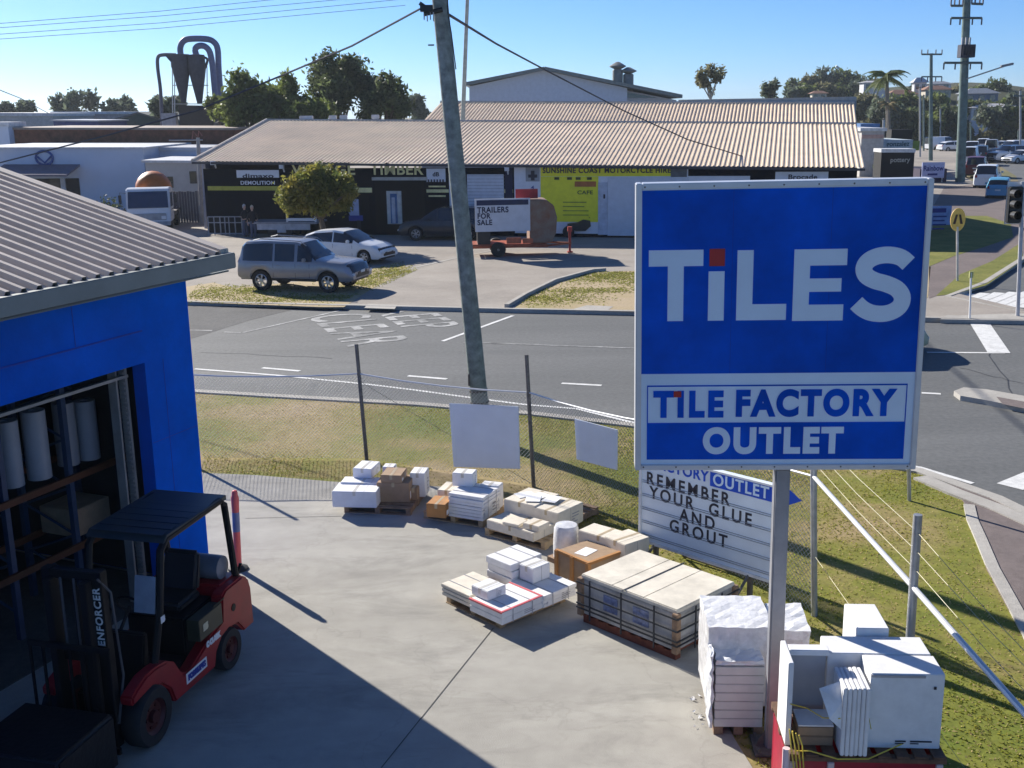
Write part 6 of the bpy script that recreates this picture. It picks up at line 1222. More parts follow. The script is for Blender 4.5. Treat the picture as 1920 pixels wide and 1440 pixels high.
# ---------------------------------------------------------------- dust cyclones at the left
YC = 130; cy = thing('dust_cyclone', 'pair of dark steel dust cyclones with arched blue grey ducts against the sky', 'dust extractor', at(360, 238, YC))
cdark = mat('cyclone_dark', (0.05, 0.05, 0.07), rough=0.6, var=0.15); duct = mat('duct_blue_grey', (0.13, 0.15, 0.26), rough=0.5, var=0.1)
def pxs(v): return v * YC / FPX
def lath_px(prof, xc, m, name):
    c = at(xc, 150, YC); b = B(); b.lathe([(pxs(r), at(xc, y, YC).z - c.z) for r, y in prof], c, 20); return b.build(name, m, cy, smooth=True)
lath_px([(1, 101), (17, 102), (17, 124), (4.5, 192)], 341, cdark, 'cone'); lath_px([(1, 101), (15, 103), (16, 128), (4.5, 194)], 371, cdark, 'cone')
def dpath(pts, r, name, m=duct, Y=YC, k=4):
    P = [at(x, y, Y) for x, y in pts]; out = []
    for i in range(len(P) - 1):
        p0, p1, p2, p3 = P[max(i - 1, 0)], P[i], P[i + 1], P[min(i + 2, len(P) - 1)]
        for j in range(k): t = j / k; out.append(0.5 * ((2 * p1) + (p2 - p0) * t + (2 * p0 - 5 * p1 + 4 * p2 - p3) * t * t + (3 * p1 - p0 - 3 * p2 + p3) * t ** 3))
    out.append(P[-1]); B().tube(out, pxs(r), 12).build(name, m, cy, smooth=True)
dpath([(339, 103), (338, 90), (343, 78), (355, 73), (385, 73), (400, 78), (408, 92), (410, 130), (415, 195)], 5.5, 'duct', Y=YC + .6); dpath([(368, 103), (366, 92), (373, 86), (384, 87), (393, 97), (398, 120), (401, 150), (405, 195)], 5.5, 'duct', Y=YC - .4)
dpath([(330, 103), (305, 103), (296, 108), (296, 130), (301, 170), (304, 235)], 3.2, 'inlet_duct', mat('duct_dark', (0.12, 0.12, 0.16)))
b = B(); q4 = [at(x, y, YC) for x, y in ((310, 102), (330, 103), (330, 124), (318, 112))]; b.hexa([p + Vector((0, -.5, 0)) for p in q4], [p + Vector((0, .5, 0)) for p in q4]); b.build('inlet_hood', cdark, cy)
dpath([(378, 106), (388, 110), (388, 118), (384, 128)], 2.2, 'return_pipe', cdark)
b = B()
for x_ in (324, 328, 389): b.tube([at(x_, 240, YC + 1), at(x_ - 1, 122, YC + 1)], .06, 5)
for y_ in (160, 195): b.tube([at(324, y_, YC + 1), at(391, y_, YC + 1)], .05, 5)
b.build('support_frame', steel, cy); fr_ = at(318, 240, YC - 2); b = B(); b.bb((fr_.x - .7, YC - 2.4, 0), (fr_.x + .9, YC - 1.6, fr_.z + 1.6)); b.build('fan_housing', mat('fan_white', (0.45, 0.46, 0.48)), cy)
# ---------------------------------------------------------------- trees
def tree(name, label, cat, base, crown, m, n, leaf, trunk_r, group=None, bark=None, seed=1, limb=True, flat=1.0, tname='trunk', lean=None):
    """tapered trunk with limbs to every clump, leaves scattered through each clump's shell"""
    r2 = np.random.default_rng(seed); o = thing(name, label, cat, base, 0, group); bark = bark or mat('bark', (0.12, 0.095, 0.07), rough=0.9, var=0.25)
    cs = np.array([[c[0].x, c[0].y, c[0].z] for c in crown]); rs = np.array([c[1] for c in crown]); ctr = Vector(cs.mean(0)); b = B(); zf = min(c[2] for c in cs)
    fork = Vector((base[0], base[1], base[2])).lerp(Vector((ctr.x, ctr.y, zf)), 0.62); b.tube([Vector(base) - Z * .1, Vector(base).lerp(fork, .5) + Vector((trunk_r * .4, 0, 0)), fork], [trunk_r, trunk_r * .8, trunk_r * .65], 9)
    for c, r in zip(cs, rs): e = Vector(c); b.tube([fork, fork.lerp(e, .5) + Vector((r2.normal(0, .12), r2.normal(0, .12), .1 * r)), e], [trunk_r * .5, trunk_r * .32, trunk_r * .1], 6)
    b.build(tname, bark, o, smooth=True)
    wgt = rs ** 2 / (rs ** 2).sum(); idx = r2.choice(len(cs), n, p=wgt); dv = r2.normal(0, 1, (n, 3)); dv /= np.linalg.norm(dv, axis=1)[:, None]
    # twig clusters: leaves gather round random tips so that gaps stay open
    ntip = max(10, n // 14); tidx = r2.choice(len(cs), ntip, p=wgt); td = r2.normal(0, 1, (ntip, 3)); td /= np.linalg.norm(td, axis=1)[:, None]; tr_ = rs[tidx] * (0.45 + 0.55 * r2.random(ntip) ** .5)
    tips = cs[tidx] + td * tr_[:, None] * np.array([1, 1, flat]); ti = r2.integers(0, ntip, n)
    P = tips[ti] + r2.normal(0, 1, (n, 3)) * (rs[tidx][ti] * .14 + leaf * .4)[:, None]
    a = r2.normal(0, 1, (n, 3)); a /= np.linalg.norm(a, axis=1)[:, None]; c = np.cross(a, r2.normal(0, 1, (n, 3))); c /= np.linalg.norm(c, axis=1)[:, None]
    s = leaf * (0.55 + 0.9 * r2.random(n)); a *= s[:, None]; c *= (s * .5)[:, None]
    V = np.stack([P - a, P + c * .9 - a * .1, P + a, P - c * .9 + a * .1], 1).reshape(-1, 3); raw('crown', V, np.arange(4 * n), 4, m, o)
    return o
lf_dark = mat('leaf_dark', (0.115, 0.14, 0.055), rough=0.6, var=0.3, scale=0.6, col2=(0.055, 0.08, 0.035), island=0.45, glow=0.5)
lf_mid = mat('leaf_mid', (0.16, 0.19, 0.05), rough=0.6, var=0.3, scale=0.5, col2=(0.08, 0.115, 0.035), island=0.45, glow=0.5)
lf_gold = mat('leaf_gold', (0.30, 0.24, 0.05), rough=0.6, var=0.3, scale=0.9, col2=(0.12, 0.16, 0.035), island=0.4, glow=0.5)
lf_blue = mat('leaf_blue_green', (0.13, 0.155, 0.10), rough=0.6, var=0.3, scale=0.3, col2=(0.075, 0.10, 0.07), island=0.4, glow=0.5)
lf_dry = mat('leaf_olive', (0.22, 0.20, 0.10), rough=0.7, var=0.3, scale=0.4, col2=(0.12, 0.125, 0.06), island=0.4, glow=0.5)
def cr_px(Y, lst, jit=0.0): 
    out = []
    for i, (x, y, r) in enumerate(lst): out.append((at(x, y, Y + ((i * 37) % 5 - 2) * jit), r * Y / FPX))
    return out
Yt = 57.5; q = at(606, 440, Yt); q.z = FZ
tree('street_tree', 'round golden green street tree in front of the black timber shop', 'tree', q, cr_px(Yt, [(560, 358, 30), (590, 338, 30), (625, 350, 32), (600, 372, 30), (640, 372, 22), (548, 378, 20), (578, 372, 24), (610, 330, 20), (640, 340, 18), (534, 368, 14), (655, 358, 14)], .4), lf_gold, 13000, .12, .2, seed=11, flat=.9)
def clump(cx, cy, w, h, k, r, seed):
    r2 = random.Random(seed); return [(cx + (r2.random() - .5) * w, cy + (r2.random() - .5) * h, r * (0.7 + .6 * r2.random())) for _ in range(k)]
GT = 'trees behind the timber building'
def bg_tree(label, Y, cx, cy, w, h, k, r, m, n, leaf, seed, group=GT, base=None, tr=.3, name='tree', jit=1.2):
    bx = at(cx, cy, Y); return tree(name, label, 'tree', (bx.x, Y, base if base is not None else 0), cr_px(Y, clump(cx, cy, w, h, k, r, seed), jit), m, n, leaf, tr, group, seed=seed)
bg_tree('broad leaved dark green tree right of the dust cyclones', 105, 470, 188, 90, 66, 12, 20, lf_mid, 6500, .26, 3); bg_tree('dark green tree between the cyclone tree and the tallest tree', 108, 535, 186, 66, 60, 9, 18, lf_mid, 5000, .25, 5)
bg_tree('tallest dark tree above the ridge of the timber building', 112, 634, 162, 74, 88, 13, 22, lf_dark, 8000, .24, 8); bg_tree('dark tree at the right of the tallest tree, behind the ridge', 110, 718, 185, 70, 64, 11, 19, lf_dark, 6500, .24, 13); bg_tree('low bushy tree filling the gap beside the tallest tree', 104, 585, 208, 80, 20, 6, 14, lf_mid, 2600, .22, 14); bg_tree('yellow green shrub tree beside the dust cyclones', 120, 418, 205, 40, 30, 6, 13, lf_mid, 2200, .26, 31)
GL = 'distant trees at the left horizon'
for i, (cx, cy, w, h, k, r) in enumerate(((140, 197, 76, 22, 10, 11), (217, 200, 56, 16, 8, 8), (318, 205, 40, 18, 5, 9), (16, 205, 30, 8, 4, 6), (790, 205, 50, 24, 6, 10), (48, 204, 30, 8, 4, 6))):
    bg_tree(['hazy spreading tree on the left horizon', 'hazy low tree left of the cyclones on the horizon', 'dark tree at the foot of the cyclones', 'tiny tree at the left picture edge on the horizon', 'hazy grey green tree seen left of the rear tan hall', 'tiny tree second from the left edge on the horizon'][i], 210 if i != 2 else 140, cx, cy, w, h, k, r, lf_blue, 1500, .5, 40 + i, GL)
tree('gum_tree', 'sparse pale gum tree rising alone above the rear tan roof', 'tree', at(1337, 215, 150), cr_px(150, [(1318, 142, 11), (1333, 132, 10), (1350, 135, 10), (1322, 156, 9), (1312, 150, 7), (1342, 148, 8), (1335, 170, 5)], .5), lf_dry, 1100, .28, .22, seed=71, bark=mat('pale_bark', (0.4, 0.38, 0.34)))
tree('gum_tree', 'small pale gum tree standing above the right part of the rear tan roof', 'tree', at(1447, 215, 160), cr_px(160, [(1440, 165, 9), (1452, 160, 8), (1446, 175, 8), (1436, 176, 6)], .5), lf_blue, 700, .3, .2, seed=72)
# garden plants
def shrub(label, c, r, h, m, n, seed): 
    o = tree('shrub', label, 'shrub', c, [(Vector(c) + Vector((random.Random(seed + i).uniform(-r, r), random.Random(seed * 3 + i).uniform(-r, r) * .5, h * (.45 + .1 * (i % 3)))), r * .6) for i in range(5)], m, n, .1, .04, 'shrubs by the buildings', seed=seed); return o
shrub('dark shrub row at the foot of the pale blue grey wall, left part', g(205, 384), 2.2, 1.5, lf_dark, 1500, 81); shrub('dark shrub beside the white truck cab under the blue grey wall', at(180, 384, 78) - Z * 1.6, 1.5, 1.8, lf_dark, 1000, 82); shrub('small green shrub beside the black billboard base', g(1672, 335), 1.3, 1.6, lf_mid, 800, 83)
# ---------------------------------------------------------------- hill, houses and street at the right
def hillz(x, y):
    s = max(0, min(1, (y - 208) / 60)); s = s * s * (3 - 2 * s); k = math.exp(-((x - 0.36 * y) / (0.19 * y)) ** 2); return s * k * (11 + 2.0 * math.sin(x * .05) + 1.2 * math.sin(y * .06 + x * .03))
b = B(); nx, ny = 60, 40; vs = []; fs = []
for j in range(ny + 1):
    for i in range(nx + 1): x = -40 + i * 5.5; y = 180 + j * 9; vs.append((x, y, hillz(x, y) - 0.03))
for j in range(ny):
    for i in range(nx): fs.append((j * (nx + 1) + i, j * (nx + 1) + i + 1, (j + 1) * (nx + 1) + i + 1, (j + 1) * (nx + 1) + i))
b.add(vs, fs); struct(b.build('hill', ground_mat('hill_scrub', [(0.3, (0.03, 0.045, 0.02)), (0.7, (0.075, 0.07, 0.035))], .08, fine=1.5), smooth=True))
def house(label, px_, ytop, Y, wpx, hpx, wallm, roofm, nwin=2, group='houses on the hillside', pitch=.35):
    c = at(px_, ytop, Y); w = wpx * Y / FPX; h = hpx * Y / FPX; o = thing('house', label, 'house', (c.x, Y, max(0, min(c.z - h - 3, hillz(c.x, Y)))), 0, group); d_ = w * .6
    rh = h * pitch; b = B(); b.bb((c.x - w / 2, Y, max(-0.2, min(c.z - h - 3, hillz(c.x, Y) - 1.5))), (c.x + w / 2, Y + d_, c.z - rh)); b.build('wall', wallm, o)
    b = B(); e = .5; z0_ = c.z - rh + .01; b.add([(c.x - w / 2 - e, Y - e, z0_), (c.x + w / 2 + e, Y - e, z0_), (c.x + w / 2 + e, Y + d_ + e, z0_), (c.x - w / 2 - e, Y + d_ + e, z0_), (c.x - w / 4, Y + d_ / 2, c.z), (c.x + w / 4, Y + d_ / 2, c.z)], [(0, 1, 5, 4), (1, 2, 5), (2, 3, 4, 5), (3, 0, 4), (0, 3, 2, 1)]); b.build('roof', roofm, o)
    for k in range(nwin): x0 = c.x - w / 2 + w * (k + .25) / nwin; b = B(); b.bb((x0, Y - .06, c.z - rh - h * .45), (x0 + w / nwin * .5, Y - .002, c.z - rh - h * .12)); b.build('window', win, o)
    return o
wl_ = mat('house_white', (0.55, 0.56, 0.58)); rf1 = mat('roof_terracotta', (0.30, 0.16, 0.11)); rf2 = mat('roof_grey', (0.30, 0.32, 0.35)); rf3 = mat('roof_pale', (0.5, 0.5, 0.52)); hp = mat('house_pink', (0.55, 0.22, 0.20)); hcream = mat('house_cream', (0.5, 0.46, 0.38))
house('white house with flat pale roof under the tall palm on the hill', 1643, 151, 245, 44, 22, wl_, rf3, 3, pitch=.15); house('white house with terracotta roof right of the palm on the hill', 1695, 168, 246, 50, 24, hcream, rf1, 2); house('tall pale house beside the slim street pole on the hill', 1727, 145, 250, 22, 26, wl_, rf3, 2); house('low tan roofed house between the street poles on the hill', 1760, 160, 244, 46, 22, hcream, rf1, 3); house('house with dark roof at the crest left of the big street pole', 1765, 152, 256, 36, 14, wl_, rf2, 2)
house('blue grey house with deep shaded verandah right of the street pole', 1842, 165, 243, 60, 28, mat('house_blue', (0.16, 0.2, 0.28)), rf2, 3); house('white apartment house with long pale roof at the right on the slope', 1868, 194, 222, 88, 34, wl_, rf3, 5, pitch=.2); house('small pink house with red roof at the right edge trees', 1893, 232, 205, 22, 30, hp, mat('roof_red', (0.25, 0.04, 0.05)), 1); house('pale low house at the end of the side street', 1830, 250, 215, 66, 28, mat('house_grey', (0.38, 0.4, 0.4)), rf3, 3, pitch=.15); house('blue shed with white door left of the street pole at the street end', 1772, 258, 205, 58, 26, mat('shed_mid_blue', (0.08, 0.13, 0.22)), rf3, 2, pitch=.15)
house('small white house high on the left part of the hill', 1537, 170, 250, 26, 14, hcream, rf1, 2); house('cream house half hidden in trees below the palm', 1672, 186, 238, 40, 20, hcream, rf3, 2)
GH = 'trees on the hillside'; r6 = random.Random(99)
spots = [(1500, 168, 24, 22), (1525, 158, 26, 30), (1552, 150, 28, 32), (1578, 158, 30, 34), (1600, 166, 26, 30), (1540, 175, 34, 18), (1620, 175, 28, 30), (1590, 182, 30, 16), (1640, 190, 40, 30), (1625, 215, 36, 34), (1660, 225, 40, 40), (1690, 205, 40, 34), (1700, 235, 40, 40), (1730, 215, 36, 36), (1745, 190, 30, 22), (1765, 205, 34, 34), (1778, 232, 34, 34), (1790, 180, 26, 24), (1715, 180, 22, 16), (1825, 178, 26, 18), (1870, 172, 26, 24), (1835, 222, 34, 30), (1865, 225, 30, 30), (1905, 225, 30, 60), (1890, 258, 40, 36), (1860, 262, 26, 26), (1915, 265, 30, 40), (1745, 240, 36, 30), (1800, 250, 24, 26), (1610, 200, 24, 24), (1485, 178, 16, 12), (1512, 172, 26, 14), (1565, 172, 40, 16), (1632, 165, 26, 16), (1650, 205, 40, 26), (1678, 250, 36, 26), (1715, 200, 30, 22), (1752, 175, 26, 16), (1772, 182, 22, 16), (1812, 190, 26, 20), (1850, 185, 30, 16), (1888, 185, 28, 20), (1905, 200, 26, 24), (1878, 205, 30, 18), (1840, 205, 26, 14), (1640, 240, 30, 24), (1770, 250, 30, 18), (1812, 215, 22, 26), (1918, 230, 22, 40)]
side = ['dark', 'olive', 'bluish', 'mid green']; used_l = {}
for i, (cx, cy, w, h) in enumerate(spots):
    Y = 300 if cy < 172 else (272 if cy < 195 else (226 if cy < 225 else 203)); m = (lf_dark, lf_dry, lf_blue, lf_mid)[i % 4]; z0_ = hillz(at(cx, cy, Y).x, Y)
    w_ = 'crest of the hill' if cy < 172 else ('upper slope' if cy < 195 else ('middle slope' if cy < 225 else 'street end'))
    xs_ = 'above the rear tan hall' if cx < 1612 else ('near the tall palm' if cx < 1690 else ('between the palm and the big street pole' if cx < 1795 else 'right of the big street pole'))
    lab = f'{side[i % 4]} tree on the {w_} {xs_}'; used_l[lab] = used_l.get(lab, 0) + 1
    if used_l[lab] > 1: lab = f'{["", "smaller", "lower", "lowest", "thinner", "rounder"][used_l[lab] - 1]} {side[i % 4]} tree on the {w_} {xs_}'
    bg_tree(lab, Y, cx, cy, w * 1.25, h, 9, max(7, min(w, h) * .45), m, 1500, .5, 200 + i, GH, base=z0_, tr=.25, jit=.8)
def palm(label, Y, xb, yb, xt, yt, rpx, seed, m=lf_mid, n=16, group='palms at the right'):
    b0, t0 = at(xb, yb, Y), at(xt, yt, Y); r = rpx * Y / FPX; o = thing('palm_tree', label, 'palm', b0, 0, group); B().tube([b0, b0.lerp(t0, .5) + Vector((.1, 0, 0)), t0], [r * .06 + .12, r * .05 + .1, r * .05 + .08], 9).build('trunk', mat('palm_bark', (0.22, 0.2, 0.17), rough=0.9, var=0.2), o, smooth=True)
    r2 = random.Random(seed); b = B()
    for k in range(n):
        az = k * 2.4 + r2.random() * .4; el = r2.uniform(-.1, 1.2); prev = t0; rib = []
        for s in range(7): t = s / 6; rr = r * t; rib.append(t0 + Vector((math.cos(az) * rr * math.cos(el * (1 - t * .5)), math.sin(az) * rr * math.cos(el * (1 - t * .5)), r * (math.sin(el) * t - .75 * t * t))))
        for s in range(6):
            d_ = (rib[s + 1] - rib[s]); sd = d_.cross(Z); sd = sd.normalized() if sd.length > 1e-4 else Vector((1, 0, 0))
            for q_ in range(3):
                p = rib[s].lerp(rib[s + 1], q_ / 3); L = r * .30 * math.sin(math.pi * min(.95, (s + q_ / 3) / 6 + .12))
                for sg2 in (1, -1): tip = p + sd * sg2 * L + d_.normalized() * L * .5 - Z * L * .5; wv = d_.normalized() * r * .03; b.add([p - wv, p + wv, tip], [(0, 1, 2)])
        b.tube(rib, r * .012, 4)
    b.build('fronds', m, o); return o
palm('tall palm with wind swept fronds above the hill', 150, 1665, 290, 1662, 146, 48, 5, n=24); palm('shorter palm with a brown skirt below the tall palm', 140, 1667, 330, 1666, 196, 24, 9, m=mat('palm_brown', (0.22, 0.15, 0.06), rough=0.7, var=0.3, col2=(0.10, 0.1, 0.03), island=.3), n=14)
# ---------------------------------------------------------------- street poles, signs and lights at the right
UP = g(1800, 343); tg = mat('pole_green_grey', (0.13, 0.19, 0.18), rough=0.8, var=0.2, scale=2)
up = thing('power_pole', 'tall power pole with transformer and three crossarms beside the side street', 'power pole', UP); tp = at(1815, -60, UP.y); B().tube([UP, UP.lerp(tp, .5), tp], [.42, .36, .3], 12).build('pole', tg, up, smooth=True)
def arm(par, Y, x0, y0, x1, y1, t=.11, ins=(0, .3, .7, 1), up_=True):
    a_, c_ = at(x0, y0, Y), at(x1, y1, Y); b = B(); b.tube([a_, c_], t, 5); b.build('crossarm', mat('arm_grey', (0.10, 0.14, 0.14)), par); b = B()
    for t_ in ins: p = a_.lerp(c_, t_); b.tube([p, p + Z * (.55 if up_ else -.55)], .07, 5)
    b.build('insulator', mat('insulator_dark', (0.12, 0.12, 0.14)), par)
yy = UP.y - .4; arm(up, yy, 1783, 11, 1805, 11); arm(up, yy, 1822, 7, 1843, 8); arm(up, yy, 1783, 34, 1841, 34, up_=False); arm(up, yy, 1770, 118, 1841, 118, up_=False)
c0, c1 = at(1799, 84, yy - .5), at(1824, 108, yy - .5); b = B(); b.bb((c0.x, yy - 1.0, c1.z), (c1.x, yy - .1, c0.z)); 
for k in range(6): x_ = c0.x + .1 + k * .2; b.bb((x_, yy - 1.15, c1.z + .15), (x_ + .06, yy - 1.002, c0.z - .15))
b.build('transformer', mat('transformer_dark', (0.03, 0.03, 0.05), rough=0.5), up, bevel=.04)
b = B()
for k in range(3): p = at(1804 + k * 7, 84, yy - .5); b.tube([p, p + Z * .6], .08, 6)
b.build('bushing', mat('bushing_pale', (0.45, 0.45, 0.47)), up)
b = B(); pts = [at(1812, 148, yy), at(1830, 142, yy), at(1860, 132, yy), at(1884, 124, yy)]; b.tube(pts, .06, 6); b.build('lamp_arm', steel, up); b = B(); p = at(1888, 122, yy); b.box(p, (1.1, .35, .2), rot=Matrix.Rotation(-.2, 3, 'Y')); b.build('lamp_head', mat('lamp_head', (0.25, 0.27, 0.3)), up, bevel=.05)
sp2 = thing('power_pole', 'slim power pole with two crossarms left of the tall transformer pole', 'power pole', at(1745, 320, 140)); B().tube([at(1745, 312, 140), at(1746, 100, 140)], [.26, .18], 8).build('pole', tg, sp2, smooth=True); arm(sp2, 139.5, 1728, 102, 1766, 102); arm(sp2, 139.5, 1728, 144, 1766, 144, t=.09, up_=False)
GPo = 'thin poles along the side street'
for i, (x, y0, y1, Y, lab) in enumerate(((1725, 330, 165, 150, 'thin grey pole immediately left of the slim power pole'), (1732, 330, 180, 170, 'second thin grey pole left of the slim power pole'), (1657, 300, 225, 120, 'short white pole beside the black roof sign'), (1820, 300, 230, 190, 'thin pole right of the tall transformer pole'), (1913, 300, 170, 150, 'thin pole near the right picture edge with crossarm'), (1910, 262, 245, 160, 'white lamp post among the trees at the right edge'), (1763, 275, 205, 200, 'thin pole at the street end behind the slim power pole'))):
    o = thing('thin_pole', lab, 'pole', at(x, y0, Y), 0, GPo); B().tube([at(x, y0, Y), at(x, y1, Y)], .13, 6).build('pole', tg if i % 2 else steel, o)
    if i == 4: arm(o, Y - .3, 1900, 180, 1926, 180, ins=())
    B().lathe([(.14, 0), (.16, .1), (.02, .2)], at(x, y1, Y), 6).build('cap', dark_steel, o)
GFl = 'floodlight masts on the hill'
for x, y0, y1, lab in ((1549, 190, 128, 'floodlight mast with flat lamp bar on the hill crest'), (1576, 190, 130, 'curved floodlight mast on the hill crest right of the lamp bar')):
    o = thing('light_mast', lab, 'light mast', at(x, y0, 320), 0, GFl); b = B(); b.tube([at(x, y0, 320), at(x, y1, 320)], .25, 6); b.build('mast', steel, o); b = B(); p = at(x, y1, 320); b.box(p, (2.4 if x < 1560 else 3.2, .5, .5), rot=Matrix.Rotation(0 if x < 1560 else .6, 3, 'Y')); b.build('lamp_bar', steel, o)
# black billboard building, white shop sign, blue white sign
bk = block('black_billboard', 'black box like billboard with grey lettering at the side street corner', 'billboard', 97, 1653, 286, 1715, 286, 2.0, mat('billboard_black', (0.006, 0.006, 0.008)), whiteg, .3, over=.05); p = at(1688, 300, 96.93); text('billboard_lettering', 'pottery', .55, mat('lettering_grey', (0.4, 0.4, 0.36)), T(p.x, 96.96, p.z), bk, offset=.01)
ss = block('shop_sign_building', 'low shop with wide white fascia sign behind the black billboard', 'shop', 112, 1655, 262, 1712, 262, 8, mat('fascia_white', (0.45, 0.52, 0.56)), None); p = at(1684, 270, 111.93); text('fascia_lettering', 'gonzalez', .65, mat('teal_ink', (0.02, 0.10, 0.13)), T(p.x, 111.96, p.z), ss, offset=.012); onface(ss, 'green_panel', 112, 1711, 264, 1724, 282, mat('lime_green', (0.20, 0.28, 0.05)))
block('black_roof_sign', 'dark rooftop sign box above the white fascia shop', 'sign', 118, 1672, 243, 1711, 243, 2, mat('billboard_black', (0.006, 0.006, 0.008)), None, ybase=262)
os_ = block('orange_trim_shop', 'pale shop with pinkish trim and blue roof sign beside the timber building end', 'shop', 110, 1616, 246, 1658, 246, 10, mat('shop_pale', (0.48, 0.46, 0.44)), whiteg, .3); onface(os_, 'trim_band', 110, 1616, 252, 1657, 260, mat('trim_pink', (0.5, 0.33, 0.28)))
block('blue_roof_shop', 'blue fascia roof strip behind the pinkish trim shop', 'shop', 125, 1614, 232, 1650, 232, 8, mat('blue_fascia', (0.06, 0.16, 0.36)), None)
rs2 = thing('street_sign_board', 'blue and white shop sign board on posts behind the big sign corner', 'sign', g(1750, 345)); Yr = g(1750, 345).y; p0, p1 = at(1728, 334, Yr), at(1772, 304, Yr); B().bb((p0.x, Yr, p0.z), (p1.x, Yr + .12, p1.z)).build('board', mat('board_lilac', (0.38, 0.42, 0.66), rough=0.5), rs2); c = p0.lerp(p1, .5); text('board_lettering', 'Rainbow', .62, mat('board_navy', (0.02, 0.03, 0.2)), T(c.x, Yr - .02, c.z + .15), rs2, offset=.015, xs=.8); b = B(); b.bb((p0.x + .5, Yr - .03, c.z - .45), (p1.x - .6, Yr - .002, c.z - .28)); b.build('board_stripe', mat('board_navy', (0.02, 0.03, 0.2)), rs2); b = B()
for x_ in (p0.x + .15, p1.x - .15): b.tube([(x_, Yr + .06, 0), (x_, Yr + .06, p0.z)], .06, 6)
b.build('post', steel, rs2); B().bb((p0.x - .1, Yr + .2, FZ), (p1.x + .3, Yr + 3, 1.3)).build('planter', mat('dark_purple', (0.04, 0.03, 0.06)), rs2)
bs = thing('notice_board', 'blue and white notice board standing right of the big sign edge', 'sign', g(1767, 432, FZ)); Yb = g(1767, 432, FZ).y; p0, p1 = at(1745, 422, Yb), at(1785, 386, Yb); B().bb((p0.x, Yb, p0.z), (p1.x, Yb + .1, p1.z)).build('board', mat('board_mid_blue', (0.24, 0.34, 0.58), rough=0.5), bs); b = B()
b.bb((p0.x + .05, Yb - .02, p1.z - .35), (p1.x - .3, Yb - .002, p1.z - .12))
for k in range(4): b.bb((p0.x + .1, Yb - .02, p1.z - .6 - k * .22), (p1.x - .25 - .1 * (k % 2), Yb - .002, p1.z - .52 - k * .22))
b.build('printed_lines', mat('board_navy', (0.02, 0.03, 0.2)), bs); B().bb((p0.x, Yb + .02, FZ), (p0.x + .12, Yb + .1, p0.z)).build('post', steel, bs)
hd = thing('hedge', 'dark clipped hedge under the blue notice board', 'hedge', g(1745, 450, FZ)) if False else None
pc = g(1795, 527, FZ); ps = thing('crossing_sign', 'yellow oval pedestrian crossing sign with legs symbol on a white post', 'sign', pc); Yp = pc.y; B().tube([pc, at(1795, 425, Yp)], .045, 8).build('post', mat('post_white', (0.62, 0.6, 0.55)), ps, smooth=True); c = at(1796, 412, Yp); sc_ = Yp / FPX
b = B(); b.lathe([(.01, -.02), (.42, -.02), (.42, .02), (.01, .02)], (0, 0, 0), 28, 'y'); b.M = Matrix.Identity(4); vs = [Vector((v.x * .68, v.y, v.z * 1.05)) + c for v in b.v]; b.v = vs; b.build('plate', mat('sign_yellow', (0.75, 0.50, 0.10), rough=0.4), ps)
b = B(); 
for s in (1, -1): b.hexa([c + Vector((s * .02, -.03, .2)), c + Vector((s * .10, -.03, .2)), c + Vector((s * .19, -.03, -.16)), c + Vector((s * .09, -.03, -.16))], [c + Vector((s * .02, -.022, .2)), c + Vector((s * .10, -.022, .2)), c + Vector((s * .19, -.022, -.16)), c + Vector((s * .09, -.022, -.16))])
b.build('legs_symbol', mat('symbol_black', (0.05, 0.03, 0.02)), ps)
mk = g(1818, 597, 0.13); o = thing('marker_post', 'thin white marker post on the near traffic island', 'post', mk); B().tube([mk, at(1821, 511, mk.y)], .03, 6).build('post', white, o); B().box(at(1821, 515, mk.y), (.12, .05, .2)).build('reflector', mat('reflector', (0.5, 0.5, 0.2)), o)
tl = g(1908, 592, 0.13); tlt = thing('traffic_light', 'traffic light with white edged black visors at the right picture edge', 'traffic light', tl); Yl = tl.y; B().tube([tl, at(1918, 340, Yl)], .06, 8).build('post', mat('post_grey', (0.5, 0.5, 0.52)), tlt, smooth=True); c0 = at(1893, 350, Yl); c1 = at(1912, 418, Yl); B().bb((c0.x, Yl - .1, c1.z), (c1.x, Yl + .12, c0.z)).build('housing', blackp, tlt, bevel=.03)
for k in range(3):
    p = at(1898, 362 + k * 20, Yl); B().lathe([(.13, -.42), (.13, -.1), (.02, -.1)], (p.x, Yl, p.z), 12, 'y', caps=False).build('visor', blackp, tlt); 
B().bb((c0.x - .02, Yl + .125, c1.z - .05), (c1.x + .04, Yl + .14, c0.z + .15)).build('backing_board', white, tlt, bevel=.01)
# ---------------------------------------------------------------- overhead wires
wire = mat('overhead_wire', (0.04, 0.045, 0.06), rough=0.6); WG = 'overhead wires in the upper left sky'
def cable(label, pts, r, group=None, sag=.0):
    P = [at(x, y, Y) for x, y, Y in pts]; out = []
    for i in range(len(P) - 1):
        for k in range(6): t = k / 6; out.append(P[i].lerp(P[i + 1], t) - Z * sag * 4 * t * (1 - t))
    out.append(P[-1]); o = B().tube(out, r, 5).build('overhead_wire', wire); return tag(o, label, 'wire', group)
for i, (y0, y1, nm) in enumerate(((44, -28, 'topmost'), (52, -14, 'second'), (64, -4, 'third'), (73, 8, 'lowest'))): cable(f'{nm} of the four thin overhead wires crossing the upper left sky', [(-40, y0 + 3, 70), (300, y0 - 20 - (3 - i), 74), (760, y1 + 2, 80)], .016, WG)
cable('black service wire from the timber pole down to the lower left over the pale building', [(787, 17, 22.8), (660, 86, 24), (525, 143, 25.5), (370, 207, 27), (200, 254, 29), (0, 305, 32), (-60, 318, 33)], .02, 'service wires from the timber pole')
cable('black service wire from the timber pole down right to the tan roof', [(842, 28, 23), (930, 82, 33), (1020, 130, 42), (1170, 208, 52), (1290, 262, 58), (1425, 303, 62.5)], .03, 'service wires from the timber pole')
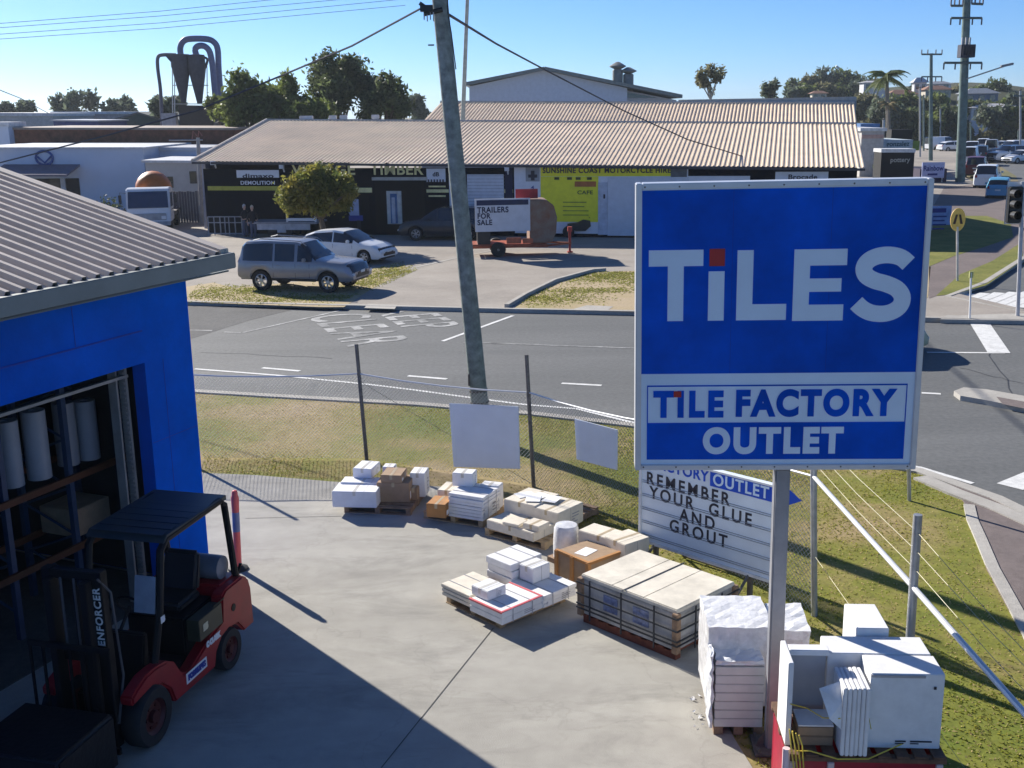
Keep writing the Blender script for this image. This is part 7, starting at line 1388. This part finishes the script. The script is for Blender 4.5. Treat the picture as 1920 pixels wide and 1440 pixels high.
cable('short thin wire at the left edge sloping towards the brick wall', [(-10, 165, 60), (40, 185, 70), (90, 212, 84)], .025)
o = thing('thin_pole', 'slender tall light pole behind the leaning timber pole', 'pole', at(866, 240, 90), 0); B().tube([at(865, 300, 90), at(877, -20, 90)], [.19, .14], 8).build('pole', mat('pole_pale_green', (0.30, 0.36, 0.36)), o, smooth=True); B().lathe([(.2, 0), (.2, .2), (.05, .3)], at(865, 290, 90), 6).build('collar', steel, o)
rv = at(1000, 221, 68)
GV = 'small vents on the timber building ridge'
for i, x_ in enumerate((570, 620, 640, 700)):
    rw_p = RW.hit(x_, 222); p = RW.p(rw_p[0], zL + .02, 0); o = thing('roof_vent', ['white ridge vent nearest the left end of the tan roof', 'second white ridge vent from the left on the tan roof', 'third white ridge vent, close to the second one', 'rightmost white ridge vent before the timber pole'][i], 'roof vent', p, 0, GV); B().box(p + Z * .12 - WB.n * .4, (.9 if i == 0 else .5, .4, .28)).build('cowl', whiteg, o, bevel=.03); B().box(p - Z * .05 - WB.n * .4, (.3, .3, .2)).build('neck', steel, o)
# pieces that stand apart become parts of their own
SPLIT = {'side_window', 'windscreen', 'side_sill', 'door_gap', 'diagonal_brace', 'barbed_strand', 'corner_post', 'upright', 'beam', 'lift_chain', 'mast', 'leg', 'skid', 'strap', 'step_bolt', 'steel_band', 'hydraulic_lever', 'number_plate', 'door_handle', 'roof_rail', 'shoe', 'film_sheet', 'overhead_guard_frame', 'security_light', 'end_wall', 'side_box', 'post', 'bushing', 'insulator', 'support_frame', 'side_rail', 'corner_batten', 'paper_sheet', 'base_block', 'vent_shaft', 'chassis', 'top_rail', 'load_backrest', 'roller_door_track', 'gutter'}
def loose(o):
    me = o.data; n = len(me.vertices); par = list(range(n))
    def find(i):
        while par[i] != i: par[i] = par[par[i]]; i = par[i]
        return i
    for e in me.edges:
        a, b_ = find(e.vertices[0]), find(e.vertices[1])
        if a != b_: par[a] = b_
    groups = {}
    for p in me.polygons: groups.setdefault(find(p.vertices[0]), []).append(p.index)
    return list(groups.values())
for o in [x for x in COL.objects if x.type == 'MESH' and x.parent and x.name.split('.')[0] in SPLIT]:
    gs_ = loose(o)
    if not 1 < len(gs_) <= 40: continue
    for q, fs_ in enumerate(gs_):
        keep = set(fs_); me = o.data.copy(); bm = bmesh.new(); bm.from_mesh(me); bmesh.ops.delete(bm, geom=[f for f in bm.faces if f.index not in keep], context='FACES'); bm.to_mesh(me); bm.free()
        c = o.copy(); c.data = me; COL.objects.link(c)
        for ch in [y for y in o.children]: 
            if q == 0: ch.parent = c
    bpy.data.objects.remove(o)
# ---------------------------------------------------------------- thin haze that softens the far hill
b = B(); b.bb((-904, -45, -1.2), (904, 1504, 32)); hz = b.build('haze', bpy.data.materials.new('haze_air')); struct(hz, 'stuff'); hm = hz.data.materials[0]; hm.use_nodes = True; hn = hm.node_tree
hn.nodes.remove(hn.nodes['Principled BSDF']); hv = hn.nodes.new('ShaderNodeVolumePrincipled'); hv.inputs['Color'].default_value = (0.75, 0.85, 0.95, 1); hv.inputs['Density'].default_value = 0.0002; hv.inputs['Anisotropy'].default_value = 0.3; hn.links.new(hv.outputs[0], hn.nodes['Material Output'].inputs['Volume'])
